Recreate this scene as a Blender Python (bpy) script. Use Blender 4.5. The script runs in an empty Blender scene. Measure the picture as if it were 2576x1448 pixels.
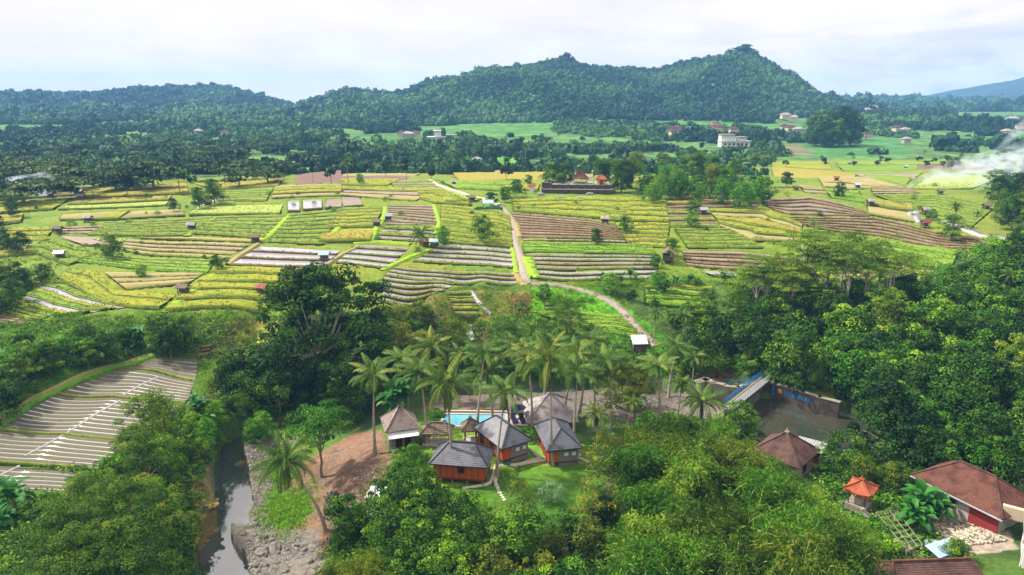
import bpy, math, random
import numpy as np
from mathutils import Vector
PI = math.pi
scene = bpy.context.scene
COL = scene.collection
# ------------------------------------------------------------------ camera
PITCH = math.radians(15.2)
CAMZ = 45.0
cam = bpy.data.objects.new('camera', bpy.data.cameras.new('camera'))
COL.objects.link(cam)
cam.location = (0, 0, CAMZ)
cam.rotation_euler = (PI/2 - PITCH, 0, 0)
cam.data.sensor_width = 36.0
cam.data.lens = 36.0*1740.5/2576.0
cam.data.clip_start = 0.5
cam.data.clip_end = 30000
scene.camera = cam
# ------------------------------------------------------------------ light
SUN_EL = math.radians(50); SUN_AZ = math.radians(-72)      # azimuth from +Y, negative = left
world = bpy.data.worlds.new('World'); scene.world = world
world.use_nodes = True
def build_world():
    nt = world.node_tree; N = nt.nodes; L = nt.links
    N.clear()
    out = N.new('ShaderNodeOutputWorld'); bg = N.new('ShaderNodeBackground')
    sky = N.new('ShaderNodeTexSky'); sky.sky_type = 'NISHITA'; sky.sun_disc = False
    sky.sun_elevation = SUN_EL; sky.sun_rotation = SUN_AZ
    sky.air_density = 1.2; sky.dust_density = 2.0
    tc = N.new('ShaderNodeTexCoord'); sep = N.new('ShaderNodeSeparateXYZ')
    L.new(tc.outputs['Generated'], sep.inputs[0])
    # project the direction on a cloud deck
    zz = N.new('ShaderNodeMath'); zz.operation = 'MAXIMUM'; L.new(sep.outputs['Z'], zz.inputs[0]); zz.inputs[1].default_value = 0.0
    za = N.new('ShaderNodeMath'); za.operation = 'ADD'; L.new(zz.outputs[0], za.inputs[0]); za.inputs[1].default_value = 0.12
    dv = N.new('ShaderNodeVectorMath'); dv.operation = 'DIVIDE'
    cz = N.new('ShaderNodeCombineXYZ')
    for i in range(3): L.new(za.outputs[0], cz.inputs[i])
    L.new(tc.outputs['Generated'], dv.inputs[0]); L.new(cz.outputs[0], dv.inputs[1])
    n1 = N.new('ShaderNodeTexNoise'); n1.inputs['Scale'].default_value = 0.8; n1.inputs['Detail'].default_value = 6; n1.inputs['Roughness'].default_value = 0.55
    n1.inputs['Distortion'].default_value = 0.4
    L.new(dv.outputs[0], n1.inputs['Vector'])
    r1 = N.new('ShaderNodeValToRGB')
    r1.color_ramp.elements[0].position = 0.38; r1.color_ramp.elements[0].color = (0.0, 0.0, 0.0, 1)
    r1.color_ramp.elements[1].position = 0.60; r1.color_ramp.elements[1].color = (1, 1, 1, 1)
    L.new(n1.outputs['Fac'], r1.inputs[0])
    # low cumulus bank near the horizon
    mp = N.new('ShaderNodeMapping'); mp.inputs['Scale'].default_value = (7, 7, 16)
    L.new(tc.outputs['Generated'], mp.inputs[0])
    n2 = N.new('ShaderNodeTexNoise'); n2.inputs['Scale'].default_value = 1.0; n2.inputs['Detail'].default_value = 7; n2.inputs['Roughness'].default_value = 0.6
    L.new(mp.outputs[0], n2.inputs['Vector'])
    r2 = N.new('ShaderNodeValToRGB')
    r2.color_ramp.elements[0].position = 0.46; r2.color_ramp.elements[0].color = (0, 0, 0, 1)
    r2.color_ramp.elements[1].position = 0.60; r2.color_ramp.elements[1].color = (1, 1, 1, 1)
    L.new(n2.outputs['Fac'], r2.inputs[0])
    # veil thins towards the right
    mr = N.new('ShaderNodeMapRange'); mr.inputs['From Min'].default_value = -0.1; mr.inputs['From Max'].default_value = 0.6
    mr.inputs['To Min'].default_value = 0.22; mr.inputs['To Max'].default_value = 0.9
    L.new(sep.outputs['X'], mr.inputs['Value'])
    inv = N.new('ShaderNodeMath'); inv.operation = 'SUBTRACT'; inv.inputs[0].default_value = 1.0; L.new(r1.outputs[0], inv.inputs[1])
    gap = N.new('ShaderNodeMath'); gap.operation = 'MULTIPLY'; L.new(inv.outputs[0], gap.inputs[0]); L.new(mr.outputs[0], gap.inputs[1])
    cloud = N.new('ShaderNodeMixRGB'); cloud.inputs[1].default_value = (1.14, 1.02, .96, 1); cloud.inputs[2].default_value = (0.66, 0.70, 0.77, 1)
    L.new(gap.outputs[0], cloud.inputs[0])
    c2 = N.new('ShaderNodeMixRGB'); c2.inputs[2].default_value = (1.18, 1.12, 1.09, 1)
    lo = N.new('ShaderNodeMapRange'); lo.inputs['From Min'].default_value = 0.02; lo.inputs['From Max'].default_value = 0.14
    lo.inputs['To Min'].default_value = 0.9; lo.inputs['To Max'].default_value = 0.0
    L.new(sep.outputs['Z'], lo.inputs['Value'])
    m2 = N.new('ShaderNodeMath'); m2.operation = 'MULTIPLY'; L.new(lo.outputs[0], m2.inputs[0]); L.new(r2.outputs[0], m2.inputs[1])
    L.new(m2.outputs[0], c2.inputs[0]); L.new(cloud.outputs[0], c2.inputs[1])
    sc_ = N.new('ShaderNodeVectorMath'); sc_.operation = 'SCALE'; sc_.inputs['Scale'].default_value = SKY_CLOUD
    L.new(c2.outputs[0], sc_.inputs[0])
    # blend sky and cloud : veil of cloud over a nishita sky
    mx = N.new('ShaderNodeMixRGB'); mx.inputs[0].default_value = 0.95
    L.new(sky.outputs[0], mx.inputs[1]); L.new(sc_.outputs[0], mx.inputs[2])
    # an overcast sky is brighter overhead than near the horizon
    zr = N.new('ShaderNodeMapRange'); zr.interpolation_type = 'SMOOTHSTEP'; zr.inputs['From Min'].default_value = 0.17; zr.inputs['From Max'].default_value = 0.8
    zr.inputs['To Min'].default_value = 1.0; zr.inputs['To Max'].default_value = 1.8; L.new(sep.outputs['Z'], zr.inputs['Value'])
    zs = N.new('ShaderNodeVectorMath'); zs.operation = 'SCALE'; L.new(mx.outputs[0], zs.inputs[0]); L.new(zr.outputs[0], zs.inputs['Scale'])
    L.new(zs.outputs[0], bg.inputs['Color']); bg.inputs['Strength'].default_value = SKY_STR
    L.new(bg.outputs[0], out.inputs['Surface'])
SKY_CLOUD = 8.9
SKY_STR = 0.067
build_world()
sun = bpy.data.objects.new('sun', bpy.data.lights.new('sun', 'SUN'))
COL.objects.link(sun)
sun.data.energy = 5.0; sun.data.angle = math.radians(3.0); sun.data.color = (1.0, 0.93, 0.82)
sd = Vector((math.sin(SUN_AZ)*math.cos(SUN_EL), math.cos(SUN_AZ)*math.cos(SUN_EL), math.sin(SUN_EL)))
sun.rotation_euler = (-sd).to_track_quat('-Z', 'Y').to_euler()
sun.location = (0, 0, 400)
scene.view_settings.view_transform = 'Standard'; scene.view_settings.look = 'None'
scene.view_settings.exposure = 0.82; scene.view_settings.gamma = 1.0
cy = scene.cycles
cy.max_bounces = 6; cy.diffuse_bounces = 3; cy.glossy_bounces = 2; cy.transmission_bounces = 3; cy.transparent_max_bounces = 6; cy.volume_bounces = 1
cy.caustics_reflective = False; cy.caustics_refractive = False
cy.sample_clamp_indirect = 4.0
# ------------------------------------------------------------------ helpers
rng = np.random.default_rng(7); random.seed(7)
CP, SP = math.cos(PITCH), math.sin(PITCH)
def ray(px, py):
    u = (px-1288)/1740.5; v = (724-py)/1740.5
    d = np.array([u, CP + v*SP, -SP + v*CP]); return d
def at(px, py, z=0.0):                     # photo pixel -> point on the level z
    d = ray(px, py); t = (z-CAMZ)/d[2]
    return (d[0]*t, d[1]*t, z)
def proj(x, y, z):
    z = z - CAMZ
    dep = y*CP - z*SP; up = y*SP + z*CP
    return 1288 + 1740.5*x/dep, 724 - 1740.5*up/dep
def tag(o, label=None, cat=None, group=None, kind=None):
    if label: o['label'] = label
    if cat: o['category'] = cat
    if group: o['group'] = group
    if kind: o['kind'] = kind
    return o
def mesh_np(name, V, F, mats=None, midx=None, tint=None, smooth=False):
    """V (n,3) ; F (m,4) or (m,3) int arrays or list of them"""
    me = bpy.data.meshes.new(name)
    if not isinstance(F, list): F = [F]
    F = [f for f in F if len(f)]
    V = np.asarray(V, dtype=np.float32)
    tot = sum(f.size for f in F); npoly = sum(len(f) for f in F)
    me.vertices.add(len(V)); me.vertices.foreach_set('co', V.ravel())
    me.loops.add(tot); me.loops.foreach_set('vertex_index', np.concatenate([f.ravel() for f in F]).astype(np.int32))
    me.polygons.add(npoly)
    st = []; s = 0
    for f in F:
        k = f.shape[1]; st.append(s + np.arange(len(f))*k); s += f.size
    me.polygons.foreach_set('loop_start', np.concatenate(st).astype(np.int32))
    if midx is not None: me.polygons.foreach_set('material_index', np.asarray(midx, dtype=np.int32))
    if smooth: me.polygons.foreach_set('use_smooth', np.ones(npoly, dtype=bool))
    me.update(calc_edges=True)
    if tint is not None:
        a = me.attributes.new('tint', 'FLOAT', 'POINT'); a.data.foreach_set('value', np.asarray(tint, dtype=np.float32))
    for m in (mats or []): me.materials.append(m)
    return me
def link(name, me, parent=None, loc=None):
    o = bpy.data.objects.new(name, me); COL.objects.link(o)
    if parent is not None: o.parent = parent
    if loc is not None: o.location = loc
    return o
class MB:
    """collects polygons with material slots into one mesh"""
    def __init__(s): s.v = []; s.f = []; s.m = []; s.mats = []
    def mi(s, mat):
        if mat not in s.mats: s.mats.append(mat)
        return s.mats.index(mat)
    def poly(s, pts, mat):
        b = len(s.v); s.v += [tuple(p) for p in pts]; s.f.append(list(range(b, b+len(pts)))); s.m.append(s.mi(mat))
    def mesh(s, pts, faces, mat):
        b = len(s.v); s.v += [tuple(p) for p in pts]; k = s.mi(mat)
        for f in faces: s.f.append([b+i for i in f]); s.m.append(k)
    def box(s, c, d, mat, rz=0, top=None):
        cx, cy_, cz = c; dx, dy, dz = d[0]/2, d[1]/2, d[2]/2; tx, ty = top if top else (1, 1)
        P = []
        for z, kx, ky in ((-dz, 1, 1), (dz, tx, ty)):
            for x, y in ((-dx, -dy), (dx, -dy), (dx, dy), (-dx, dy)):
                x *= kx; y *= ky
                P.append((cx + x*math.cos(rz) - y*math.sin(rz), cy_ + x*math.sin(rz) + y*math.cos(rz), cz+z))
        s.mesh(P, [(3, 2, 1, 0), (4, 5, 6, 7), (0, 1, 5, 4), (1, 2, 6, 5), (2, 3, 7, 6), (3, 0, 4, 7)], mat)
    def beam(s, a, b, w, mat, w2=None):
        a = Vector(a); b = Vector(b); d = (b-a).normalized()
        up = Vector((0, 0, 1)) if abs(d.z) < .9 else Vector((1, 0, 0))
        p = d.cross(up).normalized(); q = p.cross(d); w2 = w2 or w; P = []
        for o in (a, b):
            for i, j in ((-1, -1), (1, -1), (1, 1), (-1, 1)): P.append(o + p*i*w/2 + q*j*w2/2)
        s.mesh(P, [(0, 1, 2, 3), (7, 6, 5, 4), (0, 4, 5, 1), (1, 5, 6, 2), (2, 6, 7, 3), (3, 7, 4, 0)], mat)
    def tube(s, path, rad, mat, n=7, cap=True):
        P, F = tube_np(path, rad, n, cap); s.mesh(P, F, mat)
    def build(s, name, parent=None, loc=None, smooth=False):
        me = bpy.data.meshes.new(name); me.from_pydata(s.v, [], s.f); me.polygons.foreach_set('material_index', s.m)
        for m in s.mats: me.materials.append(m)
        if smooth: me.polygons.foreach_set('use_smooth', [True]*len(s.f))
        me.update(); return link(name, me, parent, loc)
def tube_np(path, rad, n=7, cap=True):
    path = [Vector(p) for p in path]; P = []; F = []
    for i, p in enumerate(path):
        d = (path[min(i+1, len(path)-1)] - path[max(i-1, 0)]).normalized()
        a = d.cross(Vector((0.31, 0.95, 0.02))).normalized(); b = d.cross(a)
        r = rad[i] if hasattr(rad, '__len__') else rad
        for k in range(n):
            t = 2*PI*k/n; P.append(tuple(p + a*(r*math.cos(t)) + b*(r*math.sin(t))))
    for i in range(len(path)-1):
        for k in range(n):
            F.append((i*n+k, i*n+(k+1) % n, (i+1)*n+(k+1) % n, (i+1)*n+k))
    if cap: F.append(tuple(range((len(path)-1)*n, len(path)*n)))
    return P, F
# value noise in numpy
_perm = np.random.default_rng(3).random((256, 256))
def vnoise(x, y, s=1.0, seed=0):
    x = np.asarray(x)*s + seed*17.3; y = np.asarray(y)*s + seed*9.1
    xi = np.floor(x).astype(int); yi = np.floor(y).astype(int); fx = x-xi; fy = y-yi
    fx = fx*fx*(3-2*fx); fy = fy*fy*(3-2*fy)
    g = lambda a, b: _perm[a & 255, b & 255]
    return (g(xi, yi)*(1-fx)+g(xi+1, yi)*fx)*(1-fy) + (g(xi, yi+1)*(1-fx)+g(xi+1, yi+1)*fx)*fy - 0.5
def fnoise(x, y, s=1.0, o=4, seed=0, g=0.5):
    r = 0; a = 1.0
    for i in range(o): r = r + a*vnoise(x, y, s*2**i, seed+i*3); a *= g
    return r
def inpoly(x, y, P):
    x = np.asarray(x); y = np.asarray(y); r = np.zeros(x.shape, bool); n = len(P)
    for i in range(n):
        x1, y1 = P[i][:2]; x2, y2 = P[(i+1) % n][:2]
        if y1 == y2: continue
        c = ((y1 > y) != (y2 > y)) & (x < (x2-x1)*(y-y1)/(y2-y1)+x1); r ^= c
    return r
def segdist(x, y, P, closed=True):
    x = np.asarray(x, float); y = np.asarray(y, float); d = np.full(x.shape, 1e9); n = len(P)
    for i in range(n if closed else n-1):
        ax, ay = P[i][:2]; bx, by = P[(i+1) % n][:2]
        dx, dy = bx-ax, by-ay; L2 = dx*dx+dy*dy+1e-9
        t = np.clip(((x-ax)*dx+(y-ay)*dy)/L2, 0, 1)
        d = np.minimum(d, np.hypot(x-ax-t*dx, y-ay-t*dy))
    return d
# ------------------------------------------------------------------ materials
def S2L(c):
    if isinstance(c, str): c = [int(c[i:i+2], 16)/255 for i in (0, 2, 4)]; c = [v/12.92 if v <= .04045 else ((v+.055)/1.055)**2.4 for v in c]
    return (c[0], c[1], c[2], 1)
def mat(name, cols, scale=1.0, rough=0.85, bump=0.3, bscale=None, detail=6, stretch=(1, 1, 1), spec=0.3, pos=None, ior=None, metallic=0.0, coord='pos', bdist=0.1):
    m = bpy.data.materials.new(name); m.use_nodes = True; nt = m.node_tree; N = nt.nodes; L = nt.links
    b = N['Principled BSDF']; b.inputs['Roughness'].default_value = rough; b.inputs['Specular IOR Level'].default_value = spec
    b.inputs['Metallic'].default_value = metallic
    if ior: b.inputs['IOR'].default_value = ior
    if coord == 'pos': tc = N.new('ShaderNodeNewGeometry'); src = tc.outputs['Position']
    else: tc = N.new('ShaderNodeTexCoord'); src = tc.outputs['Object']
    mp = N.new('ShaderNodeMapping'); mp.inputs['Scale'].default_value = stretch; L.new(src, mp.inputs[0])
    n = N.new('ShaderNodeTexNoise'); n.inputs['Scale'].default_value = scale; n.inputs['Detail'].default_value = detail; n.inputs['Roughness'].default_value = 0.65
    L.new(mp.outputs[0], n.inputs['Vector'])
    r = N.new('ShaderNodeValToRGB'); e = r.color_ramp.elements; k = len(cols)
    for i, c in enumerate(cols):
        p = pos[i] if pos else (0.3+0.4*i/(k-1) if k > 1 else 0.5)
        if i < 2: e[i].position = p; e[i].color = S2L(c)
        else: q = e.new(p); q.color = S2L(c)
    if k == 1: e[1].color = S2L(cols[0])
    L.new(n.outputs['Fac'], r.inputs[0]); L.new(r.outputs[0], b.inputs['Base Color'])
    if bump:
        n2 = N.new('ShaderNodeTexNoise'); n2.inputs['Scale'].default_value = bscale or scale*4; n2.inputs['Detail'].default_value = 4
        L.new(mp.outputs[0], n2.inputs['Vector'])
        bp = N.new('ShaderNodeBump'); bp.inputs['Strength'].default_value = bump; bp.inputs['Distance'].default_value = bdist
        L.new(n2.outputs['Fac'], bp.inputs['Height']); L.new(bp.outputs[0], b.inputs['Normal'])
    return m
# ------------------------------------------------------------------ terrain heights
CPX = [  # photo pixel (2576 wide) and height
(1100,1230,0),(1200,1200,0),(1300,1190,0),(1400,1170,0),(1500,1200,0),(1300,1300,0),(1500,1300,0),(1600,1300,0),(1000,1300,-.8),(960,1380,-1.5),
(900,1440,-3),(1200,1440,-1),(1600,1440,0),(2000,1440,0),(2300,1430,1),(2576,1440,2),(2500,1300,1.6),(2200,1300,1),(2300,1150,-.5),(2560,1150,3),(2050,1200,0),(1800,1150,-.5),
(1190,1060,-.3),(1120,1078,0),(1290,1045,-.6),(1400,1060,-1.8),(1480,1060,-2),(1000,1130,0),(1000,1060,-2),(1100,1030,-2.8),(1600,1050,-2.5),(1700,1080,-1.5),
(880,1150,-2.2),(850,1250,-2.6),(940,1180,-.5),(800,1350,-3.8),(760,1250,-4.4),(780,1160,-4.2),(900,1080,-4.2),
(680,1200,-5.1),(700,1400,-5),(640,1280,-5.3),
(500,1200,-1),(440,1300,-1),(300,1400,0),(60,1400,1),(480,1120,-1),(520,1050,-.5),(545,990,.5),(500,1380,-3),
(150,1020,.2),(300,925,.6),(480,930,.6),(50,1080,0),(50,1200,-.8),(450,1000,.3),(250,1080,-.2),(500,905,.8),
(0,1045,1.2),(100,975,2),(200,935,2.2),(350,880,2.6),(480,850,3),(0,950,3.5),(150,850,5),(0,840,5.3),(300,815,5),(480,800,5),(560,870,1.6),
(590,800,5),(700,795,5),(800,790,5),(960,778,5),(1060,767,5),(1090,745,5.1),(1200,725,5.5),(1330,732,5.6),(1420,712,5.6),(1560,708,6),(1700,705,6),(1850,700,6),(2100,700,6),(2300,690,7),
(640,870,-1),(700,930,-3.5),(850,930,-4.5),(1000,870,-3),(1150,815,0),(1180,850,-4.5),(1200,900,-5),(1060,800,1.5),(1100,752,4.2),(1210,748,4.2),(1142,790,1.4),(1208,791,1.4),(1175,760,3.4),
(1400,760,4),(1500,775,3),(1450,800,2),(1600,830,1.5),(1550,870,.5),(1400,870,-1.5),(1500,735,5),(1590,790,3.2),(1650,868,.5),(1300,830,-1),(1300,770,3.5),
(1700,740,5),(1750,765,3.5),(1700,850,.5),(1850,850,.5),(1900,930,-.5),(1750,940,-2.5),(1600,930,-3.5),(1400,930,-5),
(2000,800,3),(2200,800,4),(2400,800,6),(2560,750,9),(2560,900,6),(2300,950,2),(2100,980,-1),(2200,1020,-1.5),(2000,965,-1),(2300,1060,-1.2),(2020,1160,-2.2),(2110,1165,-2.0),(1900,1140,-2.2),(580,932,1.0),(585,1032,-3.8),
]
CXYZ = []
for px, dy in ((-300, 1), (0, 1), (400, 1), (800, 1), (1288, 1), (1700, 1), (2100, 1), (2576, 1), (2900, 1)):
    for y, z in ((168, 8), (200, 10.5), (237, 12.5), (283, 14)):
        u = (px-1288)/1740.5
        if px >= 2400 and y < 180: continue
        CXYZ.append((u*y*1.0+u*8, y, z - (1.2 if px < 500 else 0)))
    for y, z in ((330, 9.5), (400, 7), (520, 8), (700, 12), (1000, 18), (1500, 20), (3000, 20), (6500, 25)): CXYZ.append(((px-1288)/1740.5*y*1.1, y, z))
for x, y, z in ((-60, 30, 2), (0, 30, -1), (60, 30, 3), (-120, 60, 3), (120, 60, 6), (-140, 110, 6), (150, 110, 9), (0, -20, 0), (-100, -20, 2), (100, -20, 2)): CXYZ.append((x, y, z))
C = np.array([at(*p) for p in CPX] + CXYZ)
# compress distance so that far points do not dominate
def warp(x, y):
    y = np.asarray(y, float); x = np.asarray(x, float); q = np.log1p(np.maximum(y, -30)/150.0+0.3)*150
    return x/np.maximum(1, y/150.0), q
cx_, cy_ = warp(C[:, 0], C[:, 1])
D = np.hypot(cx_[:, None]-cx_[None], cy_[:, None]-cy_[None]); n_ = len(C)
A = np.zeros((n_+3, n_+3)); A[:n_, :n_] = D - np.eye(n_)*0.8; A[:n_, n_] = 1; A[:n_, n_+1] = cx_; A[:n_, n_+2] = cy_; A[n_:, :n_] = A[:n_, n_:].T
W_ = np.linalg.solve(A, np.concatenate([C[:, 2], [0, 0, 0]]))
def H0(x, y):
    x = np.atleast_1d(np.asarray(x, float)); y = np.atleast_1d(np.asarray(y, float)); sh = x.shape
    a, b = warp(x.ravel(), y.ravel()); out = np.empty(a.shape)
    for i in range(0, len(a), 40000):
        s = slice(i, i+40000)
        out[s] = np.hypot(a[s, None]-cx_, b[s, None]-cy_) @ W_[:n_] + W_[n_] + W_[n_+1]*a[s] + W_[n_+2]*b[s]
    return out.reshape(sh)
# river and reservoir outlines, as photo pixels on their level
RIVZ = -5.6; RESZ = -2.7
RIV = [at(*p, RIVZ) for p in [(490,1500),(500,1380),(530,1340),(556,1310),(534,1270),(540,1200),(536,1165),(560,1120),(620,1090),(700,1072),(800,1048),(900,1025),(1000,1008),(1090,1010),(1180,1000),(1300,975),(1480,975),(1640,985),(1740,1000),(1800,985),(1836,990),
   (1836,1040),(1800,1045),(1700,1022),(1600,1012),(1500,1015),(1400,1012),(1310,1015),(1250,1022),(1190,1030),(1120,1024),(1000,1030),(900,1048),(800,1070),(720,1088),(660,1112),(612,1140),(622,1175),(634,1230),(640,1275),(625,1300),(640,1330),(580,1345),(600,1385),(625,1420),(640,1500)]]
RES = [at(*p, RESZ) for p in [(1868,1052),(1905,1004),(1960,1000),(2060,1024),(2140,1040),(2200,1070),(2230,1110),(2180,1150),(2100,1150),(2000,1145),(1900,1125),(1876,1085)]]
# hill ridges: photo pixel silhouettes -> azimuth / elevation tables
def ridge(pts, dist, tree):
    s = []; h = []
    for px, py in pts:
        d = ray(px, py); s.append(d[0]/d[1]); h.append(CAMZ + dist*d[2]/d[1] - tree)
    return np.array(s), np.array(h)
R_MAIN = ridge([(560,345),(640,318),(700,290),(740,262),(800,240),(870,216),(950,222),(1010,222),(1080,192),(1160,186),(1230,166),(1290,160),(1385,143),(1420,136),(1500,160),(1580,160),(1650,165),(1730,145),(1810,135),(1845,120),(1870,112),(1895,120),(1920,138),(1990,180),(2060,230),(2120,245),(2200,250),(2290,285),(2350,300),(2440,315),(2540,345)], 1350, 11)
R_LEFT = ridge([(-400,250),(0,238),(100,232),(240,230),(350,218),(450,214),(560,211),(620,228),(700,248),(760,265),(860,300),(960,340)], 1750, 9)
R_RIGHT = ridge([(1900,330),(2050,300),(2120,255),(2170,246),(2210,240),(2300,246),(2400,250),(2576,250),(2900,240)], 2300, 12)
R_FAR = ridge([(2100,330),(2250,262),(2330,240),(2400,226),(2480,215),(2576,202),(2750,185),(3000,170)], 3300, 0)
def smooth(t): t = np.clip(t, 0, 1); return t*t*(3-2*t)
def hills(x, y):
    s = x/np.maximum(y, 1.0); h = np.zeros_like(s)
    def add(R, d0, d1, d2, back, rough, seed):
        top = np.interp(s, R[0], R[1], left=R[1][0] if R is R_LEFT else -50, right=R[1][-1] if R is not R_MAIN and R is not R_LEFT else -50)
        top = np.maximum(top - 22, 0)
        t = (y-d0)/(d1-d0)
        prof = np.where(y < d1, smooth(t)**0.8, 1 - smooth((y-d1)/(d2-d1))*back)
        g = fnoise(x, y*0.40, 1/(rough*1.3), 4, seed)*rough*0.46*np.clip(prof*(1-prof)*4, 0, 1)*np.clip(top/60, 0, 1)
        return np.where(y > d0, top*prof+g, 0)
    s0 = np.clip((-s-0.12)*900, 0, 380)      # the left foot of the main hill comes nearer
    h = np.maximum(h, add(R_MAIN, 840, 1350, 2000, .9, 110, 5))
    h = np.maximum(h, add(R_LEFT, 1100, 1750, 2300, .9, 150, 9))
    h = np.maximum(h, add(R_RIGHT, 1550, 2300, 2900, .9, 220, 12))
    h = np.maximum(h, add(R_FAR, 2600, 3300, 3900, .3, 500, 15))
    return h
def H(x, y):
    x = np.atleast_1d(np.asarray(x, float)); y = np.atleast_1d(np.asarray(y, float))
    h = H0(x, y) + np.where(y > 800, hills(x, y), 0)
    for P, z, wide in ((RIV, RIVZ, 2.5), (RES, RESZ, 1.5)):
        a = np.array(P); near = (x > a[:, 0].min()-8) & (x < a[:, 0].max()+8) & (y > a[:, 1].min()-8) & (y < a[:, 1].max()+8)
        if near.any():
            xx, yy = x[near], y[near]; d = segdist(xx, yy, P); ins = inpoly(xx, yy, P); hh = h[near]
            hh = np.where(ins, z - np.minimum(0.15+d*0.5, 1.0), np.maximum(hh, z+0.02+np.minimum(d, wide)*0.10))
            h[near] = hh
    return h
def H1(x, y): return float(H([x], [y])[0])
_tt = np.concatenate([np.linspace(40, 420, 500), np.geomspace(422, 7000, 400)])
def gpt(px, py, up=0.0):                   # photo pixel -> first ground point (+up) along the ray
    d = ray(px, py); t = _tt
    x, y, z = d[0]*t, d[1]*t, CAMZ + d[2]*t
    f = z - H(x, y) - up; k = np.argmax(f < 0)
    if not (f < 0).any(): k = len(t)-1
    k = max(k, 1); a = f[k-1]/(f[k-1]-f[k]+1e-9); tt = t[k-1] + (t[k]-t[k-1])*a
    X, Y = d[0]*tt, d[1]*tt
    return (X, Y, H1(X, Y))
def gpts(P, up=0.0): return [gpt(*p, up) for p in P]
# ------------------------------------------------------------------ fields
def R4(*p): return [(x/3.0, 429.3+y/3.0) for x, y in p]
def R5(*p): return [(858.7+x/3.0, 429.3+y/3.0) for x, y in p]
def R6(*p): return [(1717.3+x/3.0, 429.3+y/3.0) for x, y in p]
def RL(*p): return [(x/2.458, 858.7+y/2.458) for x, y in p]
def R7(*p): return [(1932+x*0.25, 326.3+y*0.25) for x, y in p]   # right zoom (2250,380)-(3000,740): 3.4347*1.1646=4.0
M_RICE = mat('rice_yellow', ['50660a', '6a780c', '82800f', '5d720c'], 0.16, 0.9, 0.9, 2.2, 9, (0.55, 1.3, 1), pos=[.3, .45, .6, .75], bdist=.25)
M_GREEN = mat('rice_green', ['44600a', '58740e', '6a7c12', '4e660a'], 0.35, 0.9, 0.8, 2.5, 9, (0.5, 1.3, 1), pos=[.3, .45, .6, .75], bdist=.2)
M_VIVID = mat('rice_vivid', ['456812', '5c7b17', '6c821b', '4f7014'], 0.4, 0.9, 0.8, 2.5, 9, (0.5, 1.3, 1), pos=[.3, .45, .6, .75], bdist=.2)
M_GOLD = mat('rice_gold', ['686c1a', '7c761e', '867a26', '6b721b'], 0.5, 0.9, 0.8, 3, 9, (0.6, 1.2, 1), pos=[.3, .45, .6, .75], bdist=.2)
M_TAN = mat('stubble', ['67663a', '7f7844', '8c8056', '6b7030'], 0.35, 0.95, 0.5, 3, 9, (0.35, 1.6, 1), pos=[.3, .45, .58, .75])
M_PALE = mat('rice_pale', ['6c7d30', '82903e', '77882f'], 0.4, 0.9, 0.5, 3, 8, (0.4, 1.4, 1))
M_MUD = mat('field_mud', ['5a4c3e', '75675a', '8a7a68', '6a6144'], 0.5, 0.75, 0.8, 4, 9, (0.3, 1.6, 1), pos=[.3, .45, .6, .75])
M_BROWN = mat('field_brown', ['4a362c', '634a3e', '79604e'], 0.6, 0.8, 0.8, 4, 9, (0.3, 1.6, 1))
M_BED = mat('vegetable_bed', ['3e3a2c', '595244', '4c4e2c', '665f50'], 1.2, 0.9, 0.8, 6, 9, (0.6, 1.2, 1), pos=[.3, .45, .58, .72])
M_BUND = mat('bund_grass', ['435a18', '5f731c', '70763a', '505c22'], 0.8, 0.95, 1.0, 4, 8, pos=[.3, .45, .6, .75], bdist=.2)
M_BUNDB = mat('bund_dry', ['584a34', '74663f', '6f6c34'], 0.8, 0.95, 1.0, 4, 8, bdist=.2)
M_BUNDG = mat('bund_green', ['3c6612', '5b8a1a', '4d7a16'], 0.8, 0.95, 1.0, 4, 8, bdist=.2)
M_RISER = mat('riser_soil', ['2e2218', '443322', '403e18'], 0.8, 0.95, 0.8, 4, 8)
M_RISEG = mat('riser_green', ['36420f', '4c5a16', '48441a'], 0.8, 0.95, 0.8, 4, 8)
def wet(name, mudc, pos, scale=0.5, st=(0.25, 1.5, 1), tintw=(.28, .27, .29, 1), rough=0.12):
    m = mat(name, mudc, 0.8, 0.7, 0.8, 5, 8, (0.3, 1.6, 1)); nt = m.node_tree; N = nt.nodes; L = nt.links
    b = N['Principled BSDF']; w = N.new('ShaderNodeBsdfPrincipled'); w.inputs['Base Color'].default_value = tintw; w.inputs['Roughness'].default_value = rough
    w.inputs['IOR'].default_value = 1.8; w.inputs['Specular IOR Level'].default_value = 0.9
    g = N.new('ShaderNodeNewGeometry'); mp = N.new('ShaderNodeMapping'); mp.inputs['Scale'].default_value = st; L.new(g.outputs['Position'], mp.inputs[0])
    n = N.new('ShaderNodeTexNoise'); n.inputs['Scale'].default_value = scale; n.inputs['Detail'].default_value = 9; n.inputs['Roughness'].default_value = 0.72; L.new(mp.outputs[0], n.inputs['Vector'])
    r = N.new('ShaderNodeValToRGB'); r.color_ramp.elements[0].position = pos; r.color_ramp.elements[1].position = pos+0.06
    L.new(n.outputs['Fac'], r.inputs[0]); mx = N.new('ShaderNodeMixShader'); L.new(r.outputs[0], mx.inputs[0]); L.new(b.outputs[0], mx.inputs[2]); L.new(w.outputs[0], mx.inputs[1])
    L.new(mx.outputs[0], N['Material Output'].inputs['Surface'])
    return m
M_FLOOD = wet('flooded_mud', ['6d6058', '8d8078', '7b6f68'], 0.61)
M_WETMUD = wet('wet_mud', ['6a5c50', '86786a', '77705a'], 0.56)
M_DAMP = wet('damp_mud', ['5a4c40', '76685a', '67604a'], 0.40)
M_TRENCH = wet('trench_water', ['6a6058', '7d7068', '6b5f54'], 0.66, 0.35, (.6, 1, 1), (.20, .20, .21, 1))
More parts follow.
